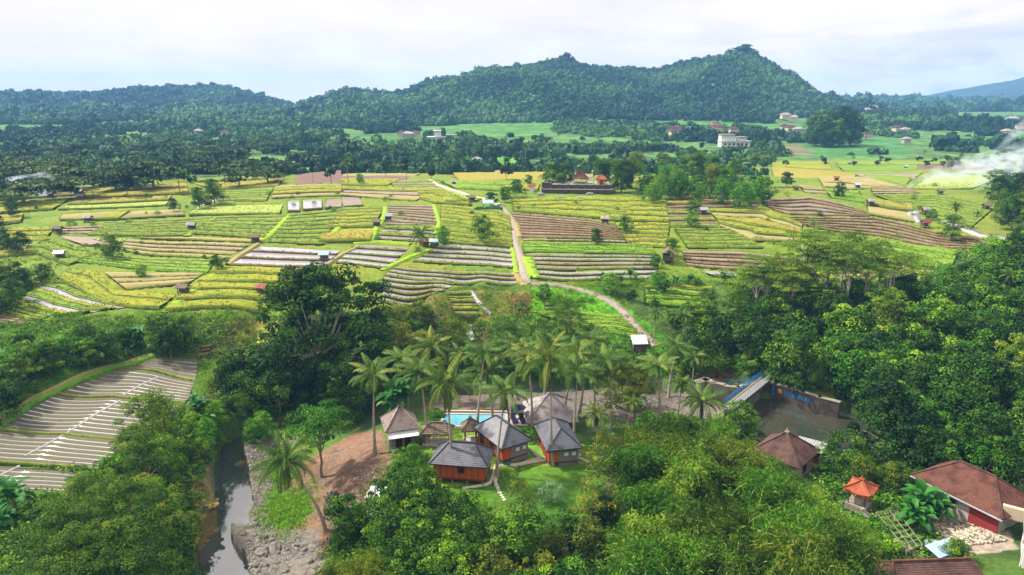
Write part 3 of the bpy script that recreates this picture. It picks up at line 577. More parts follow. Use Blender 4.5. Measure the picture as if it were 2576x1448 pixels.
# ------------------------------------------------------------------ ground sheet
def ground():
    ns, nr = 860, 950
    s = np.linspace(-1.2, 1.2, ns); yy = np.geomspace(28, 3950, nr)
    Y, S = np.meshgrid(yy, s, indexing='ij'); X = S*(Y+8); 
    x, y = X.ravel(), Y.ravel(); z = H(x, y)
    # natural unevenness, less on water margins
    dr = np.minimum(segdist(x, y, RIV), segdist(x, y, RES))
    amp = np.clip(dr/3, 0, 1)
    z = z + fnoise(x, y, 0.25, 4, 2)*0.30*amp*np.clip(160/np.maximum(y, 1), .3, 1)
    px, py = proj(x, y, z)
    ingr = np.zeros(len(x), bool)
    for P in FIELD_POLYS:
        a = np.array(P); m = (x > a[:, 0].min()) & (x < a[:, 0].max()) & (y > a[:, 1].min()) & (y < a[:, 1].max()); k = np.nonzero(m)[0]
        if len(k): ingr[k[inpoly(x[k], y[k], P)]] = True
    z = np.where(ingr, z-0.9, z)
    Cc = np.empty((len(x), 3)); lin = lambda h: np.array(S2L(h)[:3])
    nz = fnoise(x, y, 0.12, 4, 21)
    nzf = fnoise(x, y, 0.6, 3, 23)
    def setc(m, h, h2=None, nn=None):
        if h2 is None: Cc[m] = lin(h)
        else:
            t = np.clip(0.5+(nz if nn is None else nn)[m]*1.6, 0, 1)[:, None]; Cc[m] = lin(h)*(1-t)+lin(h2)*t
    setc(np.ones(len(x), bool), '2c4212', '47641c')
    setc(y > 320, '34501e', '4f7a2a'); setc(y > 2450, '1c3028', '24382c')  # farthest ground toned bluish dark green, distance haze painted into it
    far = fnoise(x, y, 0.012, 3, 31)
    patch = fnoise(np.round(x/18+nz)*18, np.round(y/9+nz)*9, 0.07, 2, 33)
    def zone(P, h, h2=None, y0=0, y1=9999, wob=3.0):
        qx = px+nzf*wob*4; qy = py+nz*wob*3; m = inpoly(qx, qy, P) & (y > y0) & (y < y1); setc(m, h, h2); return m
    PL = [(-900,445),(0,470),(600,445),(900,436),(1500,420),(1900,405),(2700,400),(3400,420),(3400,640),(2400,640),(2300,700),(1860,705),(1340,722),(1180,715),(1090,740),(1060,765),(950,778),(700,795),(560,803),(300,813),(0,838),(-900,900)]
    m = inpoly(px, py, PL) & (y > 120) & (y < 460)
    t = np.clip(.5+patch*1.4, 0, 1)[m][:, None]; t2 = np.clip(.3+nzf*1.2, 0, 1)[m][:, None]
    Cc[m] = (lin('4c680e')*(1-t)+lin('6c7214')*t)*(1-t2)+lin('60780e')*t2
    for P, h, h2, y0, y1 in (
      ([(1058,320),(1175,308),(1405,304),(1392,340),(1125,348),(1050,345)], '2c5c16', '4a7a22', 450, 1100),
      ([(850,338),(1060,333),(1080,370),(880,366)], '2c5c16', '42702a', 400, 1100), ([(1470,298),(1760,300),(2030,312),(2030,328),(1760,314),(1480,312)], '2c5c16', '4a7a22', 450, 1200),
      ([(2150,335),(2264,350),(2300,383),(2050,396),(1995,372)], '2a5c20', '42742c', 350, 1100), ([(1945,362),(2010,366),(2060,392),(1945,388)], '5f5040', '6a6a40', 330, 900),
      ([(2320,340),(2480,343),(2600,330),(2600,356),(2330,356)], '2c5c20', '48742c', 350, 1300), ([(880,395),(1100,380),(1300,395),(1300,425),(900,425)], '3f7a1c', '5a8a2a', 330, 700),
      ([(0,965),(90,935),(200,922),(345,890),(320,915),(210,975),(100,1010),(40,1050),(0,1070),(-200,1100),(-200,960)], '2a6208', '4a8410', 60, 170),
      ([(0,830),(300,812),(480,812),(490,880),(350,900),(200,920),(0,950)], '2c6010', '4a7c1a', 90, 200),
      ([(1262,1178),(1300,1162),(1370,1155),(1440,1160),(1500,1165),(1530,1200),(1510,1280),(1420,1305),(1330,1345),(1240,1325),(1150,1262),(1130,1230),(1240,1205)], '345c0c', '4c7012', 50, 110),
      ([(1040,1130),(1100,1088),(1200,1083),(1330,1090),(1480,1120),(1560,1150),(1500,1165),(1262,1178),(1240,1205),(1130,1230),(1000,1200),(980,1170)], '587818', '7a8828', 60, 110),
      ([(1330,1110),(1372,1150),(1350,1165),(1320,1130)], '3a8a10', '5a981c', 60, 110),
      ([(845,1120),(905,1085),(960,1085),(985,1150),(960,1220),(940,1300),(900,1340),(830,1350),(800,1500),(600,1500),(600,1390),(700,1340),(690,1240),(740,1180)], '54402f', '755a45', 50, 120),
      ([(605,1130),(640,1112),(700,1105),(760,1090),(720,1130),(690,1180),(670,1260),(700,1330),(800,1335),(825,1500),(570,1500),(560,1340),(620,1300),(625,1270)], '4c4640', '6e665c', 50, 120),
      ([(668,1245),(700,1235),(770,1250),(782,1290),(745,1325),(700,1335),(663,1290)], '2a580c', '406e12', 50, 120), ([(670,1160),(730,1150),(740,1200),(700,1215)], '3a7a10', '5f981c', 50, 120),
      ([(480,1150),(535,1165),(540,1250),(560,1310),(530,1350),(495,1400),(480,1300)], '6a5c2c', '6f5f4c', 50, 120),
      ([(515,985),(560,940),(595,925),(600,1030),(560,1040),(515,1030)], '3a241c', '2a1a16', 60, 150), ([(500,800),(700,805),(640,860),(480,905)], '5c4c34', '8a7a40', 90, 200), ([(590,830),(700,810),(700,880),(600,900)], '8f9030', 'a89c50', 90, 200),
      ([(1060,742),(1200,728),(1330,735),(1325,790),(1240,795),(1200,835),(1150,810),(1080,790)], '5a5a24', '75642e', 90, 200), ([(1285,738),(1342,748),(1325,800),(1290,785)], '4a2c20', '5c3a28', 90, 200),
      ([(1140,815),(1230,815),(1240,880),(1140,880)], '35241c', '4a3826', 90, 200),
      ([(1340,725),(1500,722),(1700,860),(1640,900),(1440,830),(1340,800)], '3a7a10', '62a01a', 90, 200), ([(1740,900),(1830,900),(1860,960),(1760,980)], '4a3a28', '6a5a34', 90, 200),
      ([(1960,955),(2100,975),(2100,1010),(2000,995)], '5f7a1c', '7c8c2c', 90, 150), ([(1900,930),(1960,935),(1950,965),(1900,965)], '8a7a5c', '75684c', 90, 150),
      ([(1090,985),(1320,985),(1330,1030),(1130,1048),(1060,1030)], '4c443c', '665c50', 80, 140), ([(1330,975),(1760,990),(1830,1040),(1700,1080),(1500,1050),(1340,1035)], '4c463e', '6a6256', 80, 140),
      ([(2290,1300),(2400,1262),(2540,1340),(2560,1380),(2400,1400),(2330,1370)], '85796a', 'a89c8a', 40, 90), ([(0,1290),(60,1300),(80,1448),(0,1500),(-200,1500),(-200,1290)], '6a4c34', '5a6a24', 40, 100),
      ([(1480,1290),(1580,1270),(1620,1300),(1560,1340),(1490,1340)], '85755c', '9a8a6a', 50, 100)):
        zone(P, h, h2, y0, y1)
    me = None
    i = np.arange(nr-1)[:, None]*ns + np.arange(ns-1)[None]; i = i.ravel()
    F = np.c_[i, i+1, i+ns+1, i+ns]
    me = mesh_np('ground', np.c_[x, y, z], F, smooth=True)
    a = me.attributes.new('Col', 'FLOAT_COLOR', 'POINT'); a.data.foreach_set('color', np.c_[Cc, np.ones(len(x))].astype(np.float32).ravel())
    m = mat('ground_cover', ['808080'], 1.0, .95, 0.9, 1.6, bdist=.2); nt = m.node_tree; N = nt.nodes; L = nt.links
    at_ = N.new('ShaderNodeAttribute'); at_.attribute_name = 'Col'
    n = N.new('ShaderNodeTexNoise'); n.inputs['Scale'].default_value = 1.3; n.inputs['Detail'].default_value = 10; n.inputs['Roughness'].default_value = .75
    g = N.new('ShaderNodeNewGeometry'); L.new(g.outputs['Position'], n.inputs['Vector'])
    r = N.new('ShaderNodeMapRange'); r.inputs['From Min'].default_value = .3; r.inputs['From Max'].default_value = .7; r.inputs['To Min'].default_value = .45; r.inputs['To Max'].default_value = 1.45
    L.new(n.outputs['Fac'], r.inputs['Value'])
    v = N.new('ShaderNodeVectorMath'); v.operation = 'SCALE'; L.new(at_.outputs['Color'], v.inputs[0]); L.new(r.outputs[0], v.inputs['Scale'])
    L.new(v.outputs[0], N['Principled BSDF'].inputs['Base Color'])
    me.materials.append(m)
    o = link('ground', me); o['kind'] = 'structure'; return o
ground()
# ------------------------------------------------------------------ water
def water_sheet(name, P, z, cols, rough=0.03, bump=.05, bs=2.0):
    a = np.array(P)[:, :2]; c = a.mean(0)
    m = mat(name+'_surface', cols, .15, rough, bump, bs, 4, (1, 1, 1), spec=1.0, ior=1.9)
    mb = MB(); 
    x0, x1, y0, y1 = a[:, 0].min()-6, a[:, 0].max()+6, a[:, 1].min()-6, a[:, 1].max()+6
    # a sheet that follows the channel: cells whose centre lies within 4 m of the outline or inside it
    xs = np.arange(x0, x1, 1.0); ys = np.arange(y0, y1, 1.0); X, Y = np.meshgrid(xs, ys); ok = inpoly(X, Y, P) | (segdist(X, Y, P) < 2.0)
    idx = {}; V = []; F = []
    def vi(i, j):
        if (i, j) not in idx: idx[(i, j)] = len(V); V.append((x0-.5+i, y0-.5+j, z))
        return idx[(i, j)]
    for j, i in zip(*np.nonzero(ok)): F.append((vi(i, j), vi(i+1, j), vi(i+1, j+1), vi(i, j+1)))
    o = link(name, mesh_np(name, V, np.array(F), [m])); o['kind'] = 'structure'; return o
water_sheet('river_water', RIV, RIVZ, ['343e3a', '46504c'], .05, .12, .7)
water_sheet('reservoir_water', RES, RESZ, ['26342c', '3c3a2e', '2c3a30'], .05, .08, .8)
# ------------------------------------------------------------------ air
def haze():
    m = bpy.data.materials.new('haze'); m.use_nodes = True; N = m.node_tree.nodes; L = m.node_tree.links
    N.remove(N['Principled BSDF']); v = N.new('ShaderNodeVolumePrincipled'); v.inputs['Color'].default_value = (.22, .50, 1.0, 1)
    v.inputs['Density'].default_value = HAZE_D; v.inputs['Anisotropy'].default_value = 0.0
    L.new(v.outputs[0], N['Material Output'].inputs['Volume'])
    mb = MB(); mb.box((0, 1970, 80), (9000, 4060, 200), m); o = mb.build('haze'); o['kind'] = 'stuff'
HAZE_D = 0.00017
haze()
# ------------------------------------------------------------------ plants
def fol(name, cols, pos=(0.0, .35, .7, 1.0), trans=.18, rough=.7, spec=.14, rnd=.6):
    m = bpy.data.materials.new(name); m.use_nodes = True; nt = m.node_tree; N = nt.nodes; L = nt.links
    b = N['Principled BSDF']; b.inputs['Roughness'].default_value = rough; b.inputs['Specular IOR Level'].default_value = spec
    a = N.new('ShaderNodeAttribute'); a.attribute_name = 'tint'; oi = N.new('ShaderNodeObjectInfo')
    mr = N.new('ShaderNodeMapRange'); mr.inputs['To Min'].default_value = -rnd/2; mr.inputs['To Max'].default_value = rnd/2; L.new(oi.outputs['Random'], mr.inputs['Value'])
    ad = N.new('ShaderNodeMath'); ad.operation = 'ADD'; L.new(a.outputs['Fac'], ad.inputs[0]); L.new(mr.outputs[0], ad.inputs[1])
    r = N.new('ShaderNodeValToRGB'); e = r.color_ramp.elements
    for i, c in enumerate(cols):
        if i < 2: e[i].position = pos[i]; e[i].color = S2L(c)
        else: q = e.new(pos[i]); q.color = S2L(c)
    L.new(ad.outputs[0], r.inputs[0]); L.new(r.outputs[0], b.inputs['Base Color'])
    if trans:
        t = N.new('ShaderNodeBsdfTranslucent'); L.new(r.outputs[0], t.inputs['Color']); mx = N.new('ShaderNodeMixShader'); mx.inputs[0].default_value = trans
        L.new(b.outputs[0], mx.inputs[1]); L.new(t.outputs[0], mx.inputs[2]); L.new(mx.outputs[0], N['Material Output'].inputs['Surface'])
    return m
F_DENSE = fol('leaves_dense', ['142e07', '284c0a', '467212', '7c9c20'])
F_DARK = fol('leaves_dark', ['122a07', '22440a', '3c6412', '66881e'])
F_BRIGHT = fol('leaves_bright', ['244f08', '3a700b', '588c13', '7ba120'])
F_FEATHER = fol('leaves_feathery', ['233f0a', '385d0e', '5d7b19', '859729'], trans=.3)
F_OLIVE = fol('leaves_olive', ['34410e', '506214', '707e23', '8c9032'], trans=.3)
F_BAMBOO = fol('leaves_bamboo', ['233b07', '3a5b0a', '597214', '82852b'], trans=.35)
F_PALM = fol('leaves_palm', ['5f4820', '24430c', '486a16', '949240'], pos=(0.0, .14, .6, 1.0), trans=.2, rough=.6, spec=.2, rnd=.25)
F_BANANA = fol('leaves_banana', ['1a4611', '235d17', '387525', '5f8732'], trans=.25, rough=.6, spec=.2)
F_GREY = fol('leaves_grey_green', ['264226', '3b6238', '5f8253', '85a16e'])
F_FAR = fol('leaves_far', ['0f230b', '19340e', '2c4c15', '4e6b25'], trans=.1, rnd=.7)
F_FARL = fol('leaves_far_light', ['182e10', '294314', '40591d', '5e6e30'], trans=.1, rnd=.5)
F_GRASS = fol('grass_blades', ['264f07', '42740b', '669314', '8ca529'], trans=.3)
F_FLOWER = fol('flowers_yellow', ['c89a0d', 'e8c01b', 'f0d036', 'f4e05f'], rnd=0)
F_RED = fol('leaves_red', ['50180b', '792a11', '934617', '797923'], rnd=.2)
F_DRY = fol('leaves_dry', ['4f4217', '746220', '937e2c', '858c2f'])
M_BARK = mat('bark', ['5a4c3c', '7c6e5c', '8f8474'], 3, .9, .6, 12, coord='obj')
M_BARKP = mat('bark_pale', ['8a8072', 'aaa294', 'c0b8a8'], 2, .9, .5, 10, coord='obj')
M_PTRUNK = mat('palm_bark', ['6f6454', '968a78', 'a99e8c'], 3, .9, .8, 9, stretch=(1, 1, 4), coord='obj')
M_CULM = mat('bamboo_culm', ['7c8030', 'a49c50', 'c0b070'], 2, .6, .2, 8, coord='obj')
M_HUSK = mat('coconut_husk', ['7a6a20', '9a7a2c'], 5, .6, .2, coord='obj')
M_BSTEM = mat('banana_stem', ['5a6a24', '86863c', '6f5c34'], 3, .7, .3, stretch=(2, 2, .5), coord='obj')
def diamonds(c, n, size, asp, r, fold=0):
    k = len(c); t = r.normal(size=(k, 3)); u = np.cross(n, t); u /= np.linalg.norm(u, axis=1)[:, None]+1e-9; v = np.cross(n, u)
    s = np.broadcast_to(size, (k,))[:, None]
    V = np.stack([c-u*s, c-v*s*asp, c+u*s, c+v*s*asp], 1).reshape(-1, 3)
    return V, np.arange(4*k).reshape(-1, 4)
def clump_leaves(cc, cr, per, size, asp, r, flat=.75, up=.25, shell=(.55, 1.05), low=-.5, rnd=.55):
    per = np.broadcast_to(per, (len(cc),)).astype(int); idx = np.repeat(np.arange(len(cc)), per); k = len(idx)
    d = r.normal(size=(k, 3)); d /= np.linalg.norm(d, axis=1)[:, None]; m = d[:, 2] < low; d[m, 2] *= -1
    rad = cr[idx]*(shell[0]+(shell[1]-shell[0])*r.random(k)**.5)
    p = cc[idx] + d*rad[:, None]*np.array([1, 1, flat])
    n = d + r.normal(size=(k, 3))*rnd; n[:, 2] += up; n /= np.linalg.norm(n, axis=1)[:, None]
    ct = r.random(len(cc)); tint = .62*ct[idx]+.38*r.random(k)
    V, F = diamonds(p, n, size*(.7+.6*r.random(k)), asp, r)
    return V, F, np.repeat(tint, 4)
def limbs(r, H_, base_r, cc, nl=7, split=.35, lean=.5, wig=.3):
    """tapered trunk and limbs reaching into the crown"""
    mb = []; path = [(0, 0, -.6)]; x = y = 0
    top = H_*split
    for i in range(1, 5): x += r.normal()*wig*.3; y += r.normal()*wig*.3; path.append((x, y, top*i/4))
    P, F = tube_np(path, [base_r*1.25, base_r, base_r*.9, base_r*.82, base_r*.75], 7); V = list(P); FF = [f for f in F if len(f) == 4]
    pick = r.choice(len(cc), min(nl, len(cc)), replace=False)
    for i in pick:
        e = cc[i]; s = path[-1] if r.random() < .6 else path[-2]
        mid = (s[0]*.45+e[0]*.55+r.normal()*wig, s[1]*.45+e[1]*.55+r.normal()*wig, s[2]*.6+e[2]*.4+wig)
        q1 = (s[0]*.75+e[0]*.25, s[1]*.75+e[1]*.25, s[2]*.8+e[2]*.2)
        P, F = tube_np([s, q1, mid, tuple(e)], [base_r*.55, base_r*.42, base_r*.28, base_r*.08], 5)
        b = len(V); V += P; FF += [tuple(b+j for j in f) for f in F if len(f) == 4]
    return np.array(V), np.array(FF)
PROTO = {}
def proto(kind, parts, h, r): PROTO.setdefault(kind, []).append((parts, h, r))
def tree_proto(kind, seed, R, Ht, cbase, ncl, cr, per, leaf, asp, lm, bm, tr=.22, flat=.75, shape='dome', nl=8, split=.4, up=.25, ext=0, shell=(.55, 1.05), rnd=.55):
    r = np.random.default_rng(seed); cc = []; tries = 0
    while len(cc) < ncl and tries < 9999:
        tries += 1
        a = r.random()*2*PI; t = r.random(); hh = cbase+(Ht-cbase)*t
        if shape == 'dome': env = R*math.sqrt(max(0, 1-((t-.32)/.70)**2)); q = r.random()**.45
        elif shape == 'flat': env = R*(.55+.45*math.sin(PI*min(1, t*1.15))); q = r.random()**.55
        elif shape == 'cone': env = R*(1.02-t)**.7; q = r.random()**.5
        elif shape == 'col': env = R*(math.sin(PI*(.12+.86*t))**.6); q = r.random()**.5
        env *= 1+.34*math.sin(2*a+seed*1.7)*math.sin(3*a+seed)+.22*math.sin(5*a+2*seed+t*5)
        c = np.array([math.cos(a)*env*q, math.sin(a)*env*q, hh])
        if all(np.linalg.norm((c-k)*[1, 1, 1.2]) > cr*.62 for k in cc): cc.append(c)
    cc = np.array(cc); rr = cr*(.5+.95*r.random(len(cc))**1.3)
    V, F, T = clump_leaves(cc, rr, per, leaf, asp, r, flat, up, shell, rnd=rnd)
    tv, tf = limbs(r, Ht, tr, cc, nl, split)
    proto(kind, [('trunk', mesh_np('trunk', tv, tf, [bm], smooth=True)), ('crown', mesh_np('crown', V, F, [lm], tint=T))], Ht, R)
for s in range(4): tree_proto('broadleaf', 10+s, 4.0, 9.5, 2.0, 48, 1.3, 115, .215, .6, F_DENSE, M_BARK)
for s in range(3): tree_proto('darkleaf', 20+s, 4.2, 10, 1.6, 50, 1.4, 120, .21, .6, F_DARK, M_BARK)
for s in range(3): tree_proto('brightleaf', 30+s, 3.4, 8, 1.2, 42, 1.2, 105, .205, .55, F_BRIGHT, M_BARK)
for s in range(3): tree_proto('feathery', 40+s, 4.6, 11, 2.0, 85, 1.1, 105, .175, .36, F_FEATHER, M_BARK, flat=.5, up=.6, shape='dome', nl=14)
for s in range(3): tree_proto('umbrella', 50+s, 7.0, 16, 12.4, 75, 1.35, 85, .19, .4, F_FEATHER, M_BARKP, tr=.24, flat=.22, shape='flat', nl=12, split=.72, up=1.2)
for s in range(2): tree_proto('oliveleaf', 60+s, 3.8, 8.5, 1.5, 50, 1.15, 80, .23, .5, F_OLIVE, M_BARK)
for s in range(2): tree_proto('slender', 70+s, 1.9, 7, 1.0, 26, .8, 60, .14, .4, F_OLIVE, M_BARK, tr=.09, shape='col', shell=(.2, 1.1))
for s in range(2): tree_proto('bigleaf', 80+s, 3.6, 9.5, 3.0, 34, 1.25, 42, .42, .5, F_BRIGHT, M_BARKP, tr=.2)
tree_proto('hero', 90, 10.4, 21, 5.0, 250, 1.6, 150, .26, .55, F_DENSE, M_BARKP, tr=.55, nl=26, split=.34, flat=.7)
tree_proto('canopy', 91, 4.4, 9.0, 6.0, 52, 1.15, 120, .17, .45, F_BRIGHT, M_BARK, tr=.2, flat=.4, shape='flat', nl=14, split=.5, up=.8)
for s in range(3): tree_proto('shrub', 95+s, 1.3, 1.9, .2, 12, .6, 55, .13, .55, F_BRIGHT if s else F_DENSE, M_BARK, tr=.05, nl=4)
tree_proto('greyshrub', 99, 2.2, 3.6, .8, 22, .8, 80, .14, .4, F_GREY, M_BARK, tr=.1)
for s in range(2): tree_proto('redshrub', 101+s, .8, 1.4, .2, 9, .4, 40, .12, .4, F_RED, M_BARK, tr=.04, nl=3)
for s in range(2): tree_proto('lightleaf', 104+s, 4.0, 9, 2, 46, 1.25, 75, .25, .5, F_BAMBOO, M_BARK)
def palm_proto(seed, hgt, lean, nfr, fl, droop, dead=2, kind='palm', wide=.17):
    r = np.random.default_rng(seed); a0 = r.random()*2*PI; path = []; rad = []
    for i in range(12):
        t = i/11; o = lean*(t**1.6); path.append((math.cos(a0)*o+.12*math.sin(t*5), math.sin(a0)*o, -.5+(hgt+.5)*t)); rad.append(.20*(1-t)**3+.125-.03*t)
    P, F = tube_np(path, rad, 8); tv = np.array(P); tf = np.array([f for f in F if len(f) == 4]); top = np.array(path[-1])
    V = []; FF = []; T = []
    def quad(p, tt):
        b = len(V); V.extend(p); FF.append((b, b+1, b+2, b+3)); T.extend([tt]*4)
    for k in range(nfr+dead):
        isd = k >= nfr; az = k*2.39996+r.random()*.4; age = k/nfr if not isd else 1.15
        e = math.radians(78-92*age**.9+r.normal()*6) if not isd else math.radians(-55-r.random()*20)
        L_ = fl*(.75+.25*math.sin(PI*min(age, 1)*.9+.3))*(.9+.2*r.random()); n = 13; p = top+np.array([0, 0, .1]); pts = [p.copy()]; dirs = []
        dr = droop*(.6+.6*age)
        for i in range(n):
            el = e-dr*(i/n)**1.3*1.9; el = max(el, -1.5)
            d = np.array([math.cos(az)*math.cos(el), math.sin(az)*math.cos(el), math.sin(el)]); dirs.append(d); p = p+d*L_/n; pts.append(p.copy())
        tb = 0.0 if isd else .3+.5*r.random()*(1-.4*age)
        for i in range(n):
            w = .045*(1-i/n)+.012; sd_ = np.array([-math.sin(az), math.cos(az), 0]); quad([pts[i]-sd_*w, pts[i+1]-sd_*w, pts[i+1]+sd_*w, pts[i]+sd_*w], min(1, tb+.25))
        ns = 24
        for i in range(ns):
            t = .10+.88*i/(ns-1); q = t*n; j = min(int(q), n-1); c = pts[j]+(pts[j+1]-pts[j])*(q-j); d = dirs[j]
            ll = .88*(math.sin(PI*min(1, .12+t*.86))**.55)*(fl/4.6)*(.85+.3*r.random())
            if isd: ll *= .6
            for sgn in (-1, 1):
                sv = np.array([-math.sin(az), math.cos(az), 0])*sgn
                upv = np.cross(sv, d)*(sgn); upv = np.array([0, 0, 1.])-d*d[2]; upv /= np.linalg.norm(upv)+1e-6
                lv = sv*.80+d*.55-np.array([0, 0, 1])*(.30+.45*t+.2*r.random()); lv /= np.linalg.norm(lv)
                wv = d*wide*.5; m_ = c+lv*ll*.5+np.array([0, 0, .06]); e_ = c+lv*ll-np.array([0, 0, .12*ll])
                quad([c, m_-wv, e_, m_+wv], tb+.12*r.normal()*.6)
    parts = [('trunk', mesh_np('trunk', tv, tf, [M_PTRUNK], smooth=True)), ('crown', mesh_np('crown', np.array(V), np.array(FF), [F_PALM], tint=np.clip(T, 0, 1)))]
    # coconuts
    cv = []; cf = []
    for k in range(9):
        az = k*.7+r.random(); c = top+np.array([math.cos(az)*.32, math.sin(az)*.32, -.25-.25*r.random()])
        b = len(cv); cv += [c+np.array(q)*.15 for q in ((0, 0, 1.2), (1, 0, 0), (.3, .95, 0), (-.8, .6, 0), (-.8, -.6, 0), (.3, -.95, 0), (0, 0, -1.2))]
        cf += [(b, b+1+i, b+1+(i+1) % 5) for i in range(5)]+[(b+6, b+1+(i+1) % 5, b+1+i) for i in range(5)]
    if kind != 'lowpalm': parts.append(('coconuts', mesh_np('coconuts', np.array(cv), np.array(cf), [M_HUSK], smooth=True)))
    proto(kind, parts, hgt, fl)
palm_proto(1, 15, 1.2, 17, 4.5, 1.0, 4); palm_proto(2, 13, .6, 19, 4.3, .9, 3); palm_proto(3, 16, 2.6, 16, 4.6, 1.1, 5); palm_proto(4, 11, .8, 18, 4.4, .95, 4); palm_proto(5, 14, 1.9, 17, 4.4, 1.1, 5)
palm_proto(6, 9, 3.6, 30, 4.6, 1.0, 5, 'leaningpalm'); palm_proto(7, 4.5, .3, 20, 4.2, .8, 3, 'lowpalm'); palm_proto(8, 3.5, .2, 18, 4.0, .7, 1, 'lowpalm')
def bamboo_proto(seed, hgt, nc, spread, kind='bamboo', lm=None, leaf=.27, per=16):
    r = np.random.default_rng(seed); CV = []; CF = []; cc = []; cr = []
    for k in range(nc):
        a = r.random()*2*PI; b0 = r.random()**.5*.9; hh = hgt*(.7+.35*r.random()); sp = spread*(.25+.9*r.random()); path = []
        for i in range(9):
            t = i/8; o = b0+sp*t**2.2; z = hh*math.sin(t*1.9)/math.sin(1.57) if t < .85 else hh*(1.0-.35*(t-.82)*3)
            z = hh*(1-(1-t)**1.7) - hh*.22*max(0, t-.7)**1.2*4
            path.append((math.cos(a)*o, math.sin(a)*o, z-.3))
        P, F = tube_np(path, [.06-.04*i/8 for i in range(9)], 4); b = len(CV); CV += P; CF += [tuple(b+j for j in f) for f in F if len(f) == 4]
        for i in range(2, 9 if r.random() < .6 else 8):
            for q in range(3):
                p = np.array(path[i])+r.normal(size=3)*[.35, .35, .35]; cc.append(p); cr.append(.75 if i > 3 else .6)
    cc = np.array(cc); V, F, T = clump_leaves(cc, np.array(cr), per, leaf, .22, r, .8, -.1, (.1, 1.15), low=-1.1, rnd=1.1)
    proto(kind, [('culms', mesh_np('culms', np.array(CV), np.array(CF), [M_CULM])), ('foliage', mesh_np('foliage', V, F, [lm or F_BAMBOO], tint=T))], hgt, spread)
bamboo_proto(1, 9.5, 34, 3.6); bamboo_proto(2, 11, 36, 4.2); bamboo_proto(3, 8, 30, 3.4)
bamboo_proto(4, 10, 36, 3.8, 'greenbamboo', fol('leaves_bamboo_green', ['24480c', '3c6c10', '5c8a1c', '8a9c30'], trans=.35)); bamboo_proto(5, 8.5, 30, 3.4, 'greenbamboo', bpy.data.materials['leaves_bamboo_green'])
def banana_proto(seed, hgt, nl, ll, stems=1, kind='banana'):
    r = np.random.default_rng(seed); SV = []; SF = []; V = []; FF = []; T = []
    for s in range(stems):
        bx, by = (0, 0) if s == 0 else (r.normal()*.7, r.normal()*.7); h_ = hgt*(.75+.3*r.random()) if s else hgt
        P, F = tube_np([(bx, by, -.3), (bx, by, h_*.5), (bx+.05, by, h_)], [.17, .14, .08], 7); b = len(SV); SV += P; SF += [tuple(b+j for j in f) for f in F if len(f) == 4]
        for k in range(nl):
            az = k*2.4+r.random()*.5; e = math.radians(80-95*(k/nl)+r.normal()*6); L_ = ll*(.8+.3*r.random()); n = 9; p = np.array([bx, by, h_]); pr = []
            for i in range(n+1):
                el = e-1.35*(i/n)**1.4; d = np.array([math.cos(az)*math.cos(el), math.sin(az)*math.cos(el), math.sin(el)]); sv = np.array([-math.sin(az), math.cos(az), 0])
                w = .38*ll/2.2*math.sin(PI*min(1, .04+.96*(i/n)))**.5 if i > 1 else .04; nn = np.cross(sv, d)
                pr.append((p-sv*w-nn*w*.35, p.copy(), p+sv*w-nn*w*.35)); p = p+d*L_/n
            tt = .25+.5*r.random() if k < nl-1 else .05
            for i in range(n):
                for q in (0, 1):
                    b = len(V); V += [pr[i][q], pr[i+1][q]-(pr[i+1][q]-pr[i][q])*(.12 if (i % 2) else 0), pr[i+1][q+1], pr[i][q+1]]; FF.append((b, b+1, b+2, b+3)); T += [min(1, tt+.12*r.random())]*4
    proto(kind, [('stem', mesh_np('stem', np.array(SV), np.array(SF), [M_BSTEM], smooth=True)), ('leaves', mesh_np('leaves', np.array(V), np.array(FF), [F_BANANA], tint=T))], hgt+ll*.5, ll)
banana_proto(1, 2.4, 8, 2.2); banana_proto(2, 2.0, 9, 2.0, 2); banana_proto(3, 3.0, 8, 2.6, 3)
banana_proto(4, 3.4, 10, 3.0, 4, 'bigbanana')
# distant trees : leaf clumps round a closed core so that a few faces read as a full crown
def far_mesh(seed, R, Ht, nl, leaf, shape=1.0, trunk=True):
    r = np.random.default_rng(seed); V = []; 
    k = 9; cc = np.c_[r.normal(size=(k, 2))*R*.38, r.uniform(.35, .85, k)*Ht]; cr = np.full(k, R*.55)
    LV, LF, T = clump_leaves(cc, cr, nl//k, leaf, .7, r, .8*shape, .3, (.75, 1.1), low=-.3, rnd=.6)
    cV = []; cF = []
    for c, q in zip(cc, cr):      # cores
        b = len(cV)+len(LV); n = 6; ring = []
        cV += [c+[0, 0, q*.4*shape], c-[0, 0, q*.5*shape]]
        for i in range(n): a = 2*PI*i/n; cV.append(c+np.array([math.cos(a), math.sin(a), 0])*q*.6)
        for i in range(n): cF += [(b, b+2+i, b+2+(i+1) % n), (b+1, b+2+(i+1) % n, b+2+i)]
    T = np.r_[T, np.full(len(cV), .15)]
    tv, tf = tube_np([(0, 0, -1), (0, 0, Ht*.5)], [R*.07, R*.04], 4, False)
    return np.concatenate([LV, np.array(cV)]), LF, np.array(cF), T, np.array(tv), np.array(tf)
FARM = {'round': [far_mesh(200+i, 3.6, 10, 180, .85) for i in range(5)], 'broad': [far_mesh(210+i, 9.0, 8, 520, .7, .28) for i in range(4)], 'tall': [far_mesh(220+i, 2.6, 14, 170, .75, 1.5) for i in range(3)]}
for kd, lst in FARM.items():
    for V, LF, CF, T, tv, tf in lst:
        lm = F_FARL if kd == 'broad' else F_FAR
        proto('far_'+kd, [('trunk', mesh_np('trunk', tv, tf, [M_BARK])), ('crown', mesh_np('crown', V, [LF, CF], [lm], tint=T))], 11 if kd != 'tall' else 14, 4)
